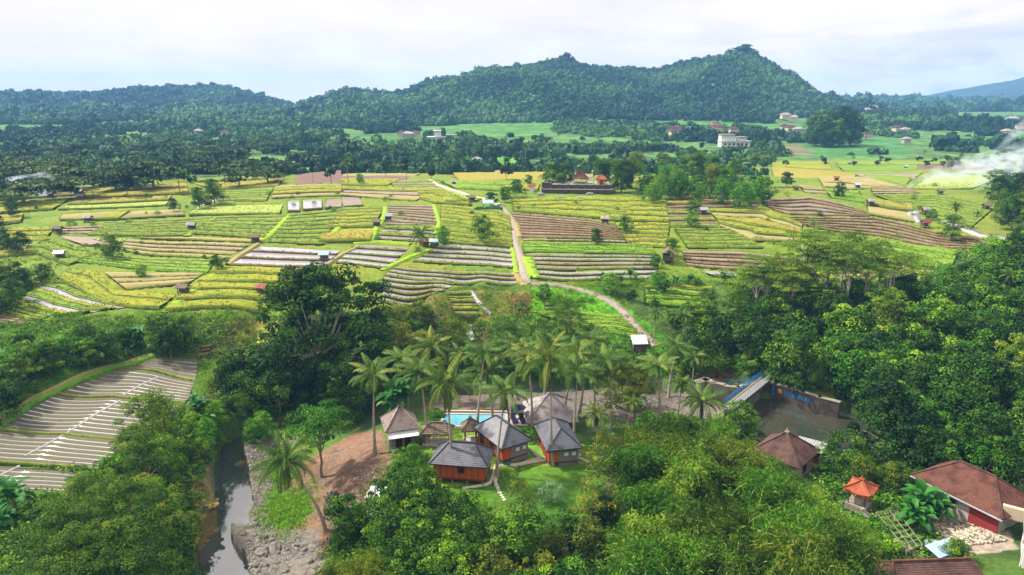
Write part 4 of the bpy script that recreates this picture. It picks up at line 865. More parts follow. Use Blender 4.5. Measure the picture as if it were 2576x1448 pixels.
def far_palm(seed):
    r = np.random.default_rng(seed); V = []; F = []; T = []; h_ = 11+r.random()*3
    for k in range(13):
        az = k*2.4; e = math.radians(70-100*k/13); p = np.array([0, 0, h_]); pr = []
        for i in range(5):
            el = e-1.3*(i/4)**1.3; d = np.array([math.cos(az)*math.cos(el), math.sin(az)*math.cos(el), math.sin(el)]); sv = np.array([-math.sin(az), math.cos(az), 0])
            w = (.25, .6, .7, .5, .05)[i]; nn = np.cross(sv, d); pr.append((p-sv*w-nn*w*.6, p.copy(), p+sv*w-nn*w*.6)); p = p+d*1.1
        for i in range(4):
            for q in (0, 1): b = len(V); V += [pr[i][q], pr[i+1][q], pr[i+1][q+1], pr[i][q+1]]; F.append((b, b+1, b+2, b+3)); T += [.3+.5*r.random()]*4
    tv, tf = tube_np([(0, 0, -1), (.2, 0, h_)], [.22, .13], 5, False)
    return np.array(V), np.array(F), T, np.array(tv), np.array(tf), h_
for s in range(3):
    V, F, T, tv, tf, h_ = far_palm(300+s); proto('far_palm', [('trunk', mesh_np('trunk', tv, tf, [M_PTRUNK])), ('crown', mesh_np('crown', V, F, [F_PALM], tint=T))], h_, 4)
NAMES = {'broadleaf': ('broadleaf_tree', 'tree'), 'darkleaf': ('dark_tree', 'tree'), 'brightleaf': ('bright_tree', 'tree'), 'feathery': ('feathery_tree', 'tree'), 'umbrella': ('umbrella_tree', 'tree'), 'oliveleaf': ('olive_green_tree', 'tree'),
         'slender': ('slender_tree', 'tree'), 'bigleaf': ('large_leaved_tree', 'tree'), 'hero': ('giant_tree', 'tree'), 'canopy': ('spreading_tree', 'tree'), 'shrub': ('shrub', 'shrub'), 'greyshrub': ('grey_green_shrub', 'shrub'), 'redshrub': ('red_leaved_shrub', 'shrub'),
         'lightleaf': ('light_green_tree', 'tree'), 'palm': ('coconut_palm', 'palm tree'), 'leaningpalm': ('coconut_palm', 'palm tree'), 'lowpalm': ('young_palm', 'palm tree'), 'bamboo': ('bamboo_clump', 'bamboo'), 'greenbamboo': ('bamboo_clump', 'bamboo'),
         'banana': ('banana_plant', 'banana plant'), 'bigbanana': ('banana_plant', 'banana plant'), 'far_round': ('distant_tree', 'tree'), 'far_broad': ('distant_tree', 'tree'), 'far_tall': ('distant_tree', 'tree'), 'far_palm': ('distant_palm', 'palm tree')}
PLACED = []
def plant(kind, x, y, z, s=1.0, label=None, group=None, var=None, rz=None, sz=None, zone=None):
    parts, h_, R = PROTO[kind][var if var is not None else random.randrange(len(PROTO[kind]))]
    nm, cat = NAMES[kind]; e = bpy.data.objects.new(nm, None); COL.objects.link(e); e.empty_display_size = .2
    e.location = (x, y, z); e.rotation_euler = (0, 0, random.random()*6.28 if rz is None else rz); e.scale = (s, s, s*(sz or random.uniform(.9, 1.1)))
    for pn, me in parts:
        o = bpy.data.objects.new(pn, me); COL.objects.link(o); o.parent = e
    e['category'] = cat
    if label: e['label'] = label
    if group: e['group'] = group
    PLACED.append([e, kind, x, y, z, s, h_, label, group, zone]); return e
def plant_px(kind, px, py, s=1.0, mode=.6, **k):      # the crown height fraction `mode` shows at the pixel
    i = k.pop('var', None); i = random.randrange(len(PROTO[kind])) if i is None else i
    x, y, z = gpt(px, py, PROTO[kind][i][1]*s*mode); return plant(kind, x, y, z-.1, s, var=i, **k)
def plant_base(kind, px, py, s=1.0, **k):
    x, y, z = gpt(px, py); return plant(kind, x, y, z-.1, s, **k)
def fill(P, mix, spacing, n, srange=(.8, 1.2), group=None, zone=None, avoid=(), mode=.6, ymax=1e9):
    xs = [p[0] for p in P]; ys = [p[1] for p in P]; got = []; kinds = [m[0] for m in mix]; w = [m[1] for m in mix]; tries = 0
    while len(got) < n and tries < n*14:
        tries += 1; px = random.uniform(min(xs), max(xs)); py = random.uniform(min(ys), max(ys))
        if not inpoly(np.array([px]), np.array([py]), P)[0]: continue
        kd = random.choices(kinds, w)[0]; s = random.uniform(*srange); i = random.randrange(len(PROTO[kd]))
        x, y, z = gpt(px, py, PROTO[kd][i][1]*s*mode)
        if y > ymax: continue
        sp = spacing*s
        if any((x-a)**2+(y-b)**2 < (sp*.5+c*.5)**2 for a, b, c in got): continue
        if any((x-a)**2+(y-b)**2 < c*c for a, b, c in KEEP): continue
        if bool(inpoly(np.array([x]), np.array([y]), RIV)[0]) or bool(inpoly(np.array([x]), np.array([y]), RES)[0]): continue
        plant(kd, x, y, z-.15, s, var=i, group=group, zone=zone); got.append((x, y, sp))
    return len(got)
# ------------------------------------------------------------------ planting
KEEP = [(-6.1,76.5,5.2),(-1.3,82.7,5),(6,82.4,5),(-15.3,86.2,3.6),(-5.5,92,5.5),(5.6,94.4,6),(34.7,79,5),(50.5,67.5,6),(38.9,68.5,3),(37,51,5),(-6.5,84,3),(-10.5,84,2.6),(0.5,72,5),(5,74,5),(3,66,3),(47,60,4)]
def palm_at(px, py, by, var, s_r=None, label=None, group='tall coconut palms of the garden', kind='palm', z=None, rz=None):
    parts, h_, R = PROTO[kind][var]
    bx, by_, bz = gpt(px, by)
    d = ray(px, py); zt = CAMZ + by_*d[2]/d[1]; x = by_*d[0]/d[1]; s = (zt-bz)/h_
    zz = H1(x, by_); e = plant(kind, x, by_, zz, 1.0, label, group, var=var, rz=rz, sz=s*1.0)
    k = 1.0; e.scale = (k, k, s) if s > .6 else (s*1.2, s*1.2, s); return e
PALMS = [((932,940),1148,0,'isolated coconut palm standing by the thatched hut with the white awning'),((1068,938),1120,1,'coconut palm in front of the left end of the swimming pool'),((1135,965),1200,3,'coconut palm whose trunk crosses the roof of the nearest orange bungalow'),
 ((1195,903),1090,2,'coconut palm rising behind the pool, left of the middle bungalow'),((1287,880),1055,0,'coconut palm above the pool with its crown under the green terraces'),((1250,1002),1200,4,'coconut palm in front of the middle bungalow, base on the lawn path'),
 ((1338,905),1085,1,'coconut palm between the middle bungalow and the big thatched pavilion'),((1395,912),1172,3,'coconut palm rooted in the open lawn before the right bungalow'),((1462,868),1050,2,'coconut palm at the back of the grove, left of the white shed'),
 ((1450,950),1135,4,'coconut palm at the right corner of the right bungalow'),((1545,905),1080,0,'coconut palm just below and left of the white shed'),((1665,922),1055,1,'coconut palm right of the white shed beside the stony riverbank'),
 ((1508,1045),1150,3,'low broad coconut palm right of the bungalows'),((1575,1010),1110,2,'coconut palm behind the yellowish bamboo, right of the pavilion'),((1020,905),1040,1,'coconut palm in the shade between the giant tree and the pool'),
 ((1420,890),1070,4,'coconut palm above the peak of the pavilion roof'),((1240,930),1060,3,'coconut palm crown squeezed among those behind the pool'),((1130,895),1035,2,'coconut palm at the back left end of the palm grove'),((1370,870),1040,0,'coconut palm highest in the middle of the palm grove'),((1500,945),1075,1,'coconut palm between the pavilion and the stony riverbank')]
for (c, by, v, lb) in PALMS: palm_at(c[0], c[1], by, v, label=lb)
e = palm_at(1710, 965, 1045, 3, label='short coconut palm left of the footbridge', group='palms beside the footbridge'); e = palm_at(1768, 1010, 1075, 0, kind='lowpalm', label='low yellow coconut palm nearest to the footbridge', group='palms beside the footbridge')
bx, by_, bz = gpt(818, 1335); plant('leaningpalm', bx, by_, bz, 1.0, 'lone coconut palm leaning over the river gravel, brown dead fronds', rz=0, sz=1.0).rotation_euler = (0, 0, PI*1.03 - np.random.default_rng(6).random()*2*PI)
for (px, py, by, v) in ((1650,790,850,3),(1725,795,880,1),(1810,785,880,4),(2205,690,790,0),(2150,760,830,2),(2325,790,860,3),(2460,800,880,1),(2535,810,880,3),(2570,690,800,2),(2410,520,572,3),(2510,548,600,1),(2555,570,630,4),(2470,540,590,2),(2420,640,700,4),(2490,600,660,0),(1905,400,470,1)):
    palm_at(px, py, by, v, group='coconut palms of the right bank')
for (px, py, s) in ((500,1030,.8),(520,1058,.8),(545,1072,.8),(490,1012,.8),(560,1050,.7),(300,865,.9),(230,880,.9),(340,850,.9),(430,862,.8),(150,885,.9),(2535,1180,1.0),(1005,1000,1.3),(980,1020,1.2),(265,880,.9),(35,1255,.9),(15,1300,.9)):
    plant_px('banana', px, py, s, .6, group='banana plants', zone='banana')
for (px, py, s, v) in ((2325,1262,.8,0),(2300,1300,.6,0),(2360,1280,.6,0)): plant_px('bigbanana', px, py, s, .6, group='big banana plants by the tiled house', zone='yard')
plant_px('hero', 800, 815, 1.0, .62, label='giant dark green tree with pale forking trunk, largest of all')
plant_px('canopy', 800, 1078, 1.0, .8, label='spreading bright green tree over the river bend')
plant_px('broadleaf', 868, 1288, .62, .62, label='round dark tree standing alone on the bare earth by the river', var=1)
plant_px('darkleaf', 1868, 1050, .62, .6, label='round dark tree between the footbridge and the brown reservoir')
plant_px('bigleaf', 2268, 1030, 1.0, .65, label='large leaved glossy tree on the far side of the reservoir', var=0)
plant_px('greyshrub', 1388, 1235, .75, .6, label='grey green rounded shrub on the lawn')
plant_px('darkleaf', 2135, 1140, .65, .6, label='grey green round tree behind the orange shrine roof')
plant_px('brightleaf', 1190, 1290, .5, .6, label='bright green bush on the lawn in front of the nearest bungalow')
plant_px('slender', 1305, 1250, .95, .55, label='thin young tree on the lawn beside the stepping stones'); plant_px('slender', 1530, 1200, 1.0, .55, label='thin young tree at the right end of the lawn'); plant_px('slender', 1600, 1000, 1.1, .5, label='slender yellow green tree right of the pavilion roof')
plant_px('slender', 1480, 1260, .9, .5, label='thin young tree near the grey green shrub'); plant_px('oliveleaf', 1585, 965, .95, .6, label='yellow green tree among the palms below the white shed'); plant_px('brightleaf', 1100, 1050, .45, .6, label='small round tree at the left end of the pool')
plant_px('feathery', 1435, 790, .7, .6, label='pale feathery tree before the green terraces'); plant_px('feathery', 1270, 840, .85, .6, label='feathery tree right of the small waterfall')
plant_px('broadleaf', 405, 828, .62, .55, label='left one of two round trees above the vegetable terraces', var=0); plant_px('broadleaf', 468, 836, .52, .55, label='right one of two round trees above the vegetable terraces', var=2)
plant_px('broadleaf', 537, 480, .85, .55, label='lone round tree beside the pale track in the upper rice fields', var=1); plant_px('darkleaf', 28, 523, .55, .55, label='dark tree at the left edge of the upper fields')
plant_base('broadleaf', 1390, 476, .95, label='left one of the two temple trees with bare lower trunks', var=3); plant_base('broadleaf', 1418, 472, 1.0, label='right one of the two temple trees', var=0)
plant_base('darkleaf', 1562, 486, 1.15, label='massive dark tree right of the temple'); plant_base('greenbamboo', 1520, 470, 1.2, label='bamboo clump directly behind the small temple shrine'); plant_base('bamboo', 1580, 475, 1.35, label='yellow green bamboo arching over the massive temple tree')
plant_px('broadleaf', 1980, 452, .6, .5, label='low round bush in the golden field right of the temple grove'); plant_px('broadleaf', 1690, 620, .5, .55, label='round tree beside the thatched field hut'); plant_px('brightleaf', 1650, 655, .4, .55, label='bright bush in front of the thatched field hut')
plant_px('lowpalm', 1055, 612, .9, .6, label='bushy palm clump left of the blue roofed field hut')
plant_px('darkleaf', 2112, 480, .5, .5, label='dark bush on the bank above the curved terraces')
for i, (px, py, s) in enumerate([(1400+0,0,0)][:0]+[(120,605,.5),(150,590,.45),(180,620,.4),(100,612,.4),(60,695,.5),(110,690,.45),(20,560,.5),(315,492,.55),(268,483,.4),(905,452,.45),(435,518,.4),(470,520,.5),(500,500,.35),(280,625,.3),(245,618,.3),(210,620,.3),(315,628,.3),(340,633,.3),(255,460,.35),(1300,477,.6),(1320,485,.55),(1270,492,.5),(1250,490,.5),
     (1290,480,.5),(1235,500,.5),(1306,523,.35),(1500,598,.4),(1572,566,.45),(1490,548,.4),(1213,580,.35),(1330,452,.5),(1755,515,.4),(1740,552,.3),(2170,510,.4),(2060,570,.35),(2345,540,.45),(2365,560,.5),(2330,555,.5),(2395,575,.35),(640,455,.4),(545,660,.4),(355,680,.4),(515,645,.25),(950,600,.3),(1115,600,.3),(1740,520,.4),(90,760,.6),(125,690,.4)]):
    plant_px(random.choice(['shrub', 'shrub', 'brightleaf', 'broadleaf']), px, py, s if s > .35 else s*2, .5, group='scattered bushes and small trees of the rice plain', zone='plain')
random.seed(21)
for i in range(70):      # small scattered field shrubs on the bunds
    px = random.uniform(0, 2400); py = random.triangular(440, 640, 470)
    plant_px('shrub', px, py, random.uniform(.35, .9), .5, group='scattered field shrubs', zone='plain')
for (px, py, by, v) in ((1690,880,1000,4),(1745,905,1020,0),(1085,870,1010,3)): palm_at(px, py, by, v, group='coconut palms round the edge of the grove')
# woods
for px, py in ((1905,1215),(1950,1225),(1985,1245),(2030,1262),(1925,1190)): plant_px('greenbamboo' if px > 1960 else 'bamboo', px, py, .55, .6, group='bamboo thicket at the lower right', zone='bamboo')
fill([(110,1400),(130,1330),(200,1250),(280,1170),(340,1100),(385,1045),(410,1060),(405,1150),(380,1240),(375,1480),(110,1490)], [('feathery', .75), ('brightleaf', .15), ('lightleaf', .1)], 3.6, 46, (.45, .85), 'wood beside the river, lower left', 'river wood')
fill([(0,900),(90,860),(260,845),(400,815),(480,850),(340,865),(200,885),(60,925),(0,1020)], [('brightleaf', .4), ('broadleaf', .4), ('banana', .5), ('shrub', .3)], 3.0, 40, (.4, .7), 'thicket on the left slope', 'left slope')
fill([(-20,650),(50,680),(100,715),(40,755),(-20,780)], [('darkleaf', .5), ('broadleaf', .5)], 3.6, 12, (.35, .6), 'wood at the left edge', 'left edge')
fill([(-20,540),(30,570),(60,610),(0,620)], [('broadleaf', 1)], 4, 4, (.4, .6), 'wood at the left edge', 'left edge')
fill([(560,930),(640,880),(700,900),(780,950),(900,950),(950,880),(985,940),(900,990),(820,1000),(700,1010),(600,990)], [('darkleaf', .8), ('broadleaf', .2)], 4.5, 20, (.55, .85), 'dark trees under the giant tree', 'giant tree')
fill([(950,800),(1050,780),(1140,820),(1160,880),(1090,920),(960,880)], [('oliveleaf', .6), ('lightleaf', .25), ('broadleaf', .2)], 4.5, 14, (.6, .9), 'olive green trees right of the giant tree', 'giant tree right')
fill([(1180,875),(1250,880),(1400,900),(1560,905),(1620,930),(1500,945),(1250,940)], [('brightleaf', .5), ('broadleaf', .5), ('feathery', .2)], 4.0, 16, (.35, .55), 'ravine trees behind the palm grove', 'ravine')
fill([(470,1060),(560,1030),(640,1040),(690,1060),(620,1095),(540,1120),(490,1130)], [('brightleaf', .6), ('broadleaf', .4)], 2.8, 13, (.3, .48), 'bushes on the river bluff', 'bluff')
fill([(950,1240),(1050,1200),(1120,1260),(1210,1320),(1220,1400),(1080,1448),(960,1448),(930,1350)], [('broadleaf', .6), ('brightleaf', .25), ('darkleaf', .2)], 3.6, 18, (.42, .7), 'trees at the lower centre, left of the lawn', 'lower centre')
fill([(800,1430),(1000,1410),(1040,1470),(800,1490)], [('bamboo', 1)], 3.5, 4, (.45, .6), 'yellow bamboo at the lower edge', 'lower edge')
fill([(1240,1370),(1330,1345),(1480,1340),(1510,1448),(1500,1500),(1240,1500)], [('oliveleaf', .4), ('broadleaf', .6)], 3.8, 12, (.5, .75), 'dark trees at the lower edge below the lawn', 'below lawn')
fill([(1570,1120),(1700,1085),(1790,1100),(1850,1160),(1900,1240),(2000,1280),(2080,1340),(2140,1460),(1700,1490),(1600,1448),(1560,1390),(1650,1260),(1570,1200)], [('bamboo', .5), ('greenbamboo', .5)], 3.4, 44, (.62, .95), 'bamboo thicket at the lower right', 'bamboo')
fill([(1610,1050),(1700,1050),(1760,1090),(1700,1100),(1620,1090)], [('broadleaf', .6), ('brightleaf', .4), ('lightleaf', .2)], 3, 8, (.35, .55), 'bushes between the riverbank and the bamboo', 'riverbank')
fill([(1860,720),(2000,740),(2150,740),(2350,720),(2470,650),(2620,590),(2620,1150),(2500,1180),(2400,1110),(2300,1080),(2180,1075),(2140,1010),(2080,930),(1960,900),(1850,880),(1780,850),(1740,880),(1690,860),(1800,750)], [('darkleaf', .42), ('broadleaf', .34), ('brightleaf', .12), ('feathery', .08)], 5.4, 125, (.7, 1.1), 'forest of the right bank', 'right forest')
fill([(2080,860),(2250,780),(2450,800),(2550,880),(2500,1000),(2380,1060),(2300,1000),(2150,960)], [('broadleaf', 1)], 5, 14, (.8, 1.1), 'forest of the right bank', 'right forest')
for (px, py, s) in ((1935,655,.95),(1985,640,1.0),(2040,612,1.05),(2090,640,.95),(2140,665,.9),(2190,632,1.0),(2245,655,.95),(2000,690,.85),(1905,690,.8),(2130,610,.9)): plant_px('umbrella', px, py, s, .93, group='flat topped umbrella trees with pale trunks', zone='umbrella')
fill([(1620,435),(1700,420),(1800,425),(1900,430),(1935,470),(1880,487),(1760,488),(1620,482)], [('banana', .6), ('brightleaf', .3), ('lightleaf', .1), ('shrub', .2)], 2.4, 90, (.6, 1.1), 'grove right of the temple', 'temple grove')
fill([(1590,395),(1750,385),(1880,395),(1880,425),(1620,425)], [('broadleaf', .4), ('lightleaf', .4), ('greenbamboo', .3)], 5, 16, (.8, 1.1), 'taller trees behind the temple grove', 'temple grove back')
fill([(2150,1150),(2290,1170),(2330,1200),(2240,1210),(2160,1190)], [('broadleaf', .5), ('brightleaf', .5), ('lightleaf', .2)], 3, 8, (.32, .5), 'garden trees behind the orange shrine', 'shrine garden')
fill([(2420,1120),(2600,1140),(2600,1180),(2500,1180)], [('brightleaf', .6), ('broadleaf', .4)], 4, 8, (.5, .75), 'trees behind the tiled house', 'tiled house')
fill([(2100,1300),(2180,1330),(2240,1400),(2260,1440),(2150,1470),(2100,1400)], [('brightleaf', .5), ('greenbamboo', .3), ('shrub', .3)], 2.8, 12, (.35, .55), 'bushes outside the concrete wall', 'wall')
fill([(2390,1375),(2500,1375),(2500,1390),(2420,1400)], [('broadleaf', .5), ('shrub', .5)], 2.0, 4, (.18, .26), 'bushes inside the yard', 'yard')
fill([(2480,455),(2620,440),(2620,560),(2500,500)], [('darkleaf', .5), ('broadleaf', .3), ('feathery', .2)], 5, 16, (.6, 1.0), 'trees at the right edge of the plain', 'right edge')
fill([(2260,1090),(2330,1080),(2420,1120),(2400,1150),(2300,1140)], [('darkleaf', .6), ('broadleaf', .4)], 4, 10, (.6, .8), 'forest of the right bank', 'right forest')
fill([(1480,725),(1600,735),(1760,760),(1720,840),(1690,800),(1600,760)], [('broadleaf', .5), ('shrub', .5), ('brightleaf', .5)], 3, 8, (.25, .4), 'bushes along the lower lane', 'lane')
fill([(1500,690),(1850,690),(1850,712),(1500,712)], [('shrub', .6), ('banana', .4), ('brightleaf', .2)], 2.2, 22, (.5, .8), 'hedge plants along the field edge', 'edge row')
fill([(1320,730),(1440,720),(1560,740),(1530,765),(1340,790)], [('shrub', .8), ('brightleaf', .3)], 2.2, 8, (.4, .6), 'bushes over the red earth bank', 'bank')
fill([(1750,880),(1840,880),(1960,905),(2060,940),(2080,960),(1980,940),(1900,915),(1840,935),(1780,920)], [('broadleaf', .4), ('shrub', .6), ('brightleaf', .4)], 2.4, 18, (.4, .6), 'bushes above the footbridge', 'bridge bank')
fill([(980,1200),(1000,1150),(1060,1100),(1150,1095),(1190,1100),(1100,1120),(1050,1180),(1000,1240)], [('shrub', .8), ('redshrub', .3)], 1.5, 22, (.5, .9), 'garden shrubs round the bungalows', 'garden')
fill([(1320,1085),(1350,1080),(1345,1110),(1325,1115)], [('shrub', 1)], 1.2, 6, (.6, .9), 'garden shrubs round the bungalows', 'garden'); fill([(1480,1110),(1560,1100),(1600,1150),(1520,1160)], [('shrub', .7), ('brightleaf', .1), ('slender', .2)], 1.6, 14, (.5, .9), 'garden shrubs round the bungalows', 'garden')
plant_px('broadleaf', 1515, 1285, .36, .55, label='dark rounded shrub beside the yellow flowers')
# distant trees kept as individuals
random.seed(5)
FB_ = [(740,350),(900,335),(1060,372),(1350,345),(1500,330),(1900,325),(1960,370),(1900,398),(1600,408),(1300,432),(900,432),(740,430)]
fill([(-40,372),(250,362),(520,350),(720,350),(740,400),(700,436),(300,456),(-40,464)], [('far_broad', .7), ('far_round', .25), ('far_palm', .05)], 11, 110, (.7, 1.15), 'distant trees left behind the rice plain', 'far left', ymax=700)
fill(FB_, [('far_round', .5), ('far_broad', .12), ('far_palm', .2), ('far_tall', .15)], 9, 125, (.4, .8), 'distant trees behind the middle of the rice plain', 'far middle', ymax=700)
fill([(1950,400),(2300,392),(2600,380),(2600,440),(2300,410),(1960,412)], [('far_round', .7), ('far_palm', .3)], 6, 60, (.3, .55), 'distant trees right behind the rice plain', 'far right', ymax=700)
for px, py, s_ in ((2052,366,2.5),(2080,368,2.9),(2112,367,3.1),(2138,366,2.5),(2045,369,1.4),(2062,371,1.5),(2080,372,1.4),(2098,371,1.6),(2118,371,1.5),(2140,369,1.4),(2152,367,1.3)): plant_base('darkleaf', px, py, s_, group='tall dark trees standing above the far valley fields', zone='far pair')
# mass forest
def mass(name, n, s0, s1, y0, y1, scale, nleaf, leafs, mats_, seed, green=(), ygeo=True, base=-1.5, stretch=1.0, clear=-.45):
    r = np.random.default_rng(seed); s = r.uniform(s0, s1, n); y = np.sqrt(r.random(n)*(y1**2-y0**2)+y0**2); x = s*y; z = H(x, y)
    px, py = proj(x, y, z); ok = (px > -150) & (px < 2730)
    for P in green: ok &= ~inpoly(px, py, P)
    ok &= ~((fnoise(x, y, .02, 3, seed) < clear))
    x, y, z = x[ok], y[ok], z[ok]; k = len(x)
    tpl = []
    for t in range(6):
        rr = np.random.default_rng(seed*9+t); d = rr.normal(size=(nleaf, 3)); d /= np.linalg.norm(d, axis=1)[:, None]; d[:, 2] = np.abs(d[:, 2])*1.0-.25
        lob = 1+.25*np.sin(3*np.arctan2(d[:, 1], d[:, 0])+t)
        p = d*np.array([1, 1, .9])*lob[:, None]*rr.uniform(.75, 1.0, nleaf)[:, None]; nn = d+rr.normal(size=(nleaf, 3))*.28; nn /= np.linalg.norm(nn, axis=1)[:, None]
        V, F = diamonds(p, nn, leafs*(.7+.6*rr.random(nleaf)), .75, rr)
        cV = np.array([[0, 0, .78], [0, 0, -1.2]]+[[.72*math.cos(a), .72*math.sin(a), -.1] for a in np.arange(6)*PI/3]); b = len(V)
        cF = np.array([(b, b+2+i, b+2+(i+1) % 6, b+2+(i+1) % 6) for i in range(6)])[:, :3]; cF2 = np.array([(b+1, b+2+(i+1) % 6, b+2+i) for i in range(6)])
        tpl.append((np.concatenate([V, cV]), F, np.concatenate([cF, cF2]), np.r_[np.repeat(rr.random(nleaf), 4)*.18, np.full(8, .1)]))
    VV = []; F4 = []; F3 = []; TT = []; off = 0; which = r.integers(0, 6, k); sc = scale*r.uniform(.5, 1.25, k)*(1+.6*(r.random(k) > .92)); hs = r.uniform(.8, 1.35, k)*stretch; rot = r.random(k)*6.28; ct = np.clip(.44+1.5*fnoise(x, y, .010, 3, seed+50)+.2*(r.random(k)-.5)*2, 0, 1)
    for t in range(6):
        V, F, G, T = tpl[t]; I = np.nonzero(which == t)[0]; m = len(I)
        c, s_ = np.cos(rot[I])[:, None], np.sin(rot[I])[:, None]
        X = (V[None, :, 0]*c-V[None, :, 1]*s_)*sc[I][:, None]+x[I][:, None]; Yy = (V[None, :, 0]*s_+V[None, :, 1]*c)*sc[I][:, None]+y[I][:, None]
        Z = V[None, :, 2]*(sc*hs)[I][:, None]+(z[I]+sc[I]*hs[I]*.75+base)[:, None]
        VV.append(np.stack([X, Yy, Z], -1).reshape(-1, 3)); nv = len(V)
        o_ = off+np.arange(m)*nv; F4.append((F[None]+o_[:, None, None]).reshape(-1, 4)); F3.append((G[None]+o_[:, None, None]).reshape(-1, 3)); off += m*nv
        TT.append((T[None]+ct[I][:, None]*.6).ravel())
    o = link(name, mesh_np(name, np.concatenate(VV), [np.concatenate(F4), np.concatenate(F3)], [mats_], tint=np.concatenate(TT))); o['kind'] = 'stuff'; return o
GREEN = [[(1058,322),(1175,312),(1405,308),(1392,340),(1125,348),(1050,345)],[(850,340),(1060,335),(1080,368),(880,364)],[(1470,302),(1760,304),(2030,316),(2030,328),(1760,318),(1480,316)],[(2150,337),(2264,352),(2300,383),(2050,396),(1995,372)],[(1945,362),(2010,366),(2060,392),(1945,388)],[(2320,342),(2480,345),(2600,334),(2600,356),(2330,356)],
   [(1950,395),(2600,385),(2600,480),(1900,480)],[(1940,300),(2040,296),(2040,330),(1940,330)],[(960,335),(1060,335),(1060,352),(960,352)]]
F_HILL_HAZED = fol('leaves_hill_hazed', ['14301a', '254826', '456a30', '708c4a'], trans=.1, rnd=0)  # leaf greens carry a slight painted bluish haze tint
mass('hill_forest', 42000, -.50, .62, 830, 1440, 4.0, 24, .36, F_HILL_HAZED, 1, GREEN)
mass('left_hill_forest'.replace('left_', 'distant_'), 21000, -.92, -.22, 1000, 1850, 5.2, 20, .40, F_HILL_HAZED, 2, GREEN)
mass('ridge_forest', 7000, .30, .92, 1500, 2420, 8.5, 18, .45, F_HILL_HAZED, 3, GREEN)
mass('valley_forest', 14500, -.88, .88, 335, 1010, 3.6, 44, .34, F_HILL_HAZED, 4, GREEN, clear=-.15)
F_RICE = fol('rice_blades', ['566e0e', '687c10', '7e8414', '8e8a20'], rnd=0); F_WEED = fol('weeds', ['46601a', '587420', '708026', '86863a'], rnd=0)
def tufts(name, L_, size, lm, seed, per):
    r = np.random.default_rng(seed); c = np.concatenate(L_); c = np.repeat(c, per, 0)+r.normal(size=(len(c)*per, 3))*[.22, .22, .03]
    n = r.normal(size=(len(c), 3))*[1, 1, .35]; n /= np.linalg.norm(n, axis=1)[:, None]; s = size*r.uniform(.5, 1.4, len(c)); c[:, 2] += s*.3
    V, F = diamonds(c, n, s, .45, r); o = link(name, mesh_np(name, V, F, [lm], tint=np.repeat(np.clip(.5+1.0*fnoise(c[:, 0], c[:, 1], .08, 3, seed)+r.normal(size=len(c))*.2, 0, 1), 4))); o['kind'] = 'stuff'
tufts('rice_leaves', TUFTS, .17, F_RICE, 31, 3); tufts('bund_weeds', WEEDS, .18, F_WEED, 32, 2)
# ground cover near by
def cover(name, polys, n, size, leaf, lm, seed, per=12, flat=.7, asp=.45, ymax=320):
    r = np.random.default_rng(seed); C_ = []
    for P, w in polys:
        xs = [p[0] for p in P]; ys = [p[1] for p in P]; m = int(n*w); px = r.uniform(min(xs), max(xs), m*3); py = r.uniform(min(ys), max(ys), m*3)
        ok = inpoly(px, py, P); px, py = px[ok][:m], py[ok][:m]
        # several heights on the ground: intersect with a coarse march
        for a, b in zip(px[::12], py[::12]):
            x, y, z = gpt(a, b)
            if y > ymax: continue
            k = 12; X = x+r.normal(size=k)*1.3*(y/90); Y = y+r.normal(size=k)*2.0*(y/90); C_.append(np.c_[X, Y])
    C_ = np.concatenate(C_); x, y = C_.T; ok = ~inpoly(x, y, RIV) & ~inpoly(x, y, RES)
    for P in FIELD_POLYS: 
        P = np.array(P)
        if P[:, 1].min() < 260: ok &= ~inpoly(x, y, P)
    for a, b, c in KEEP: ok &= (x-a)**2+(y-b)**2 > c*c*.8
    x, y = x[ok], y[ok]; z = H(x, y); cc = np.c_[x, y, z+size*.15]; cr = size*(.5+.9*r.random(len(x)))
    V, F, T = clump_leaves(cc, cr, per, leaf, asp, r, flat, .4, (.5, 1.1), low=0, rnd=.6)
    o = link(name, mesh_np(name, V, F, [lm], tint=T)); o['kind'] = 'stuff'; return o
cover('undergrowth', [([(1600,440),(1750,425),(1930,440),(1940,490),(1600,495)], .05), ([(-100,640),(130,640),(130,760),(300,812),(480,822),(620,800),(700,860),(1150,800),(1350,800),(1700,870),(1850,700),(2650,600),(2650,1180),(2300,1180),(2100,960),(1900,930),(1750,960),(1500,960),(1200,960),(1000,1000),(720,1060),(605,1010),(600,905),(480,880),(300,850),(0,870)], .42),
   ([(560,1080),(640,1085),(540,1120),(470,1240),(470,1500),(-50,1500),(-50,1250),(200,1160),(400,1040),(480,1030)], .2), ([(930,1230),(1130,1240),(1240,1330),(1500,1300),(1640,1180),(1560,1090),(1900,1080),(2150,1200),(2250,1440),(2200,1500),(820,1500),(830,1400)], .22), ([(2100,1180),(2330,1180),(2290,1290),(2340,1430),(2200,1448)], .08)], 30000, .95, .22, F_DENSE, 5, 16)
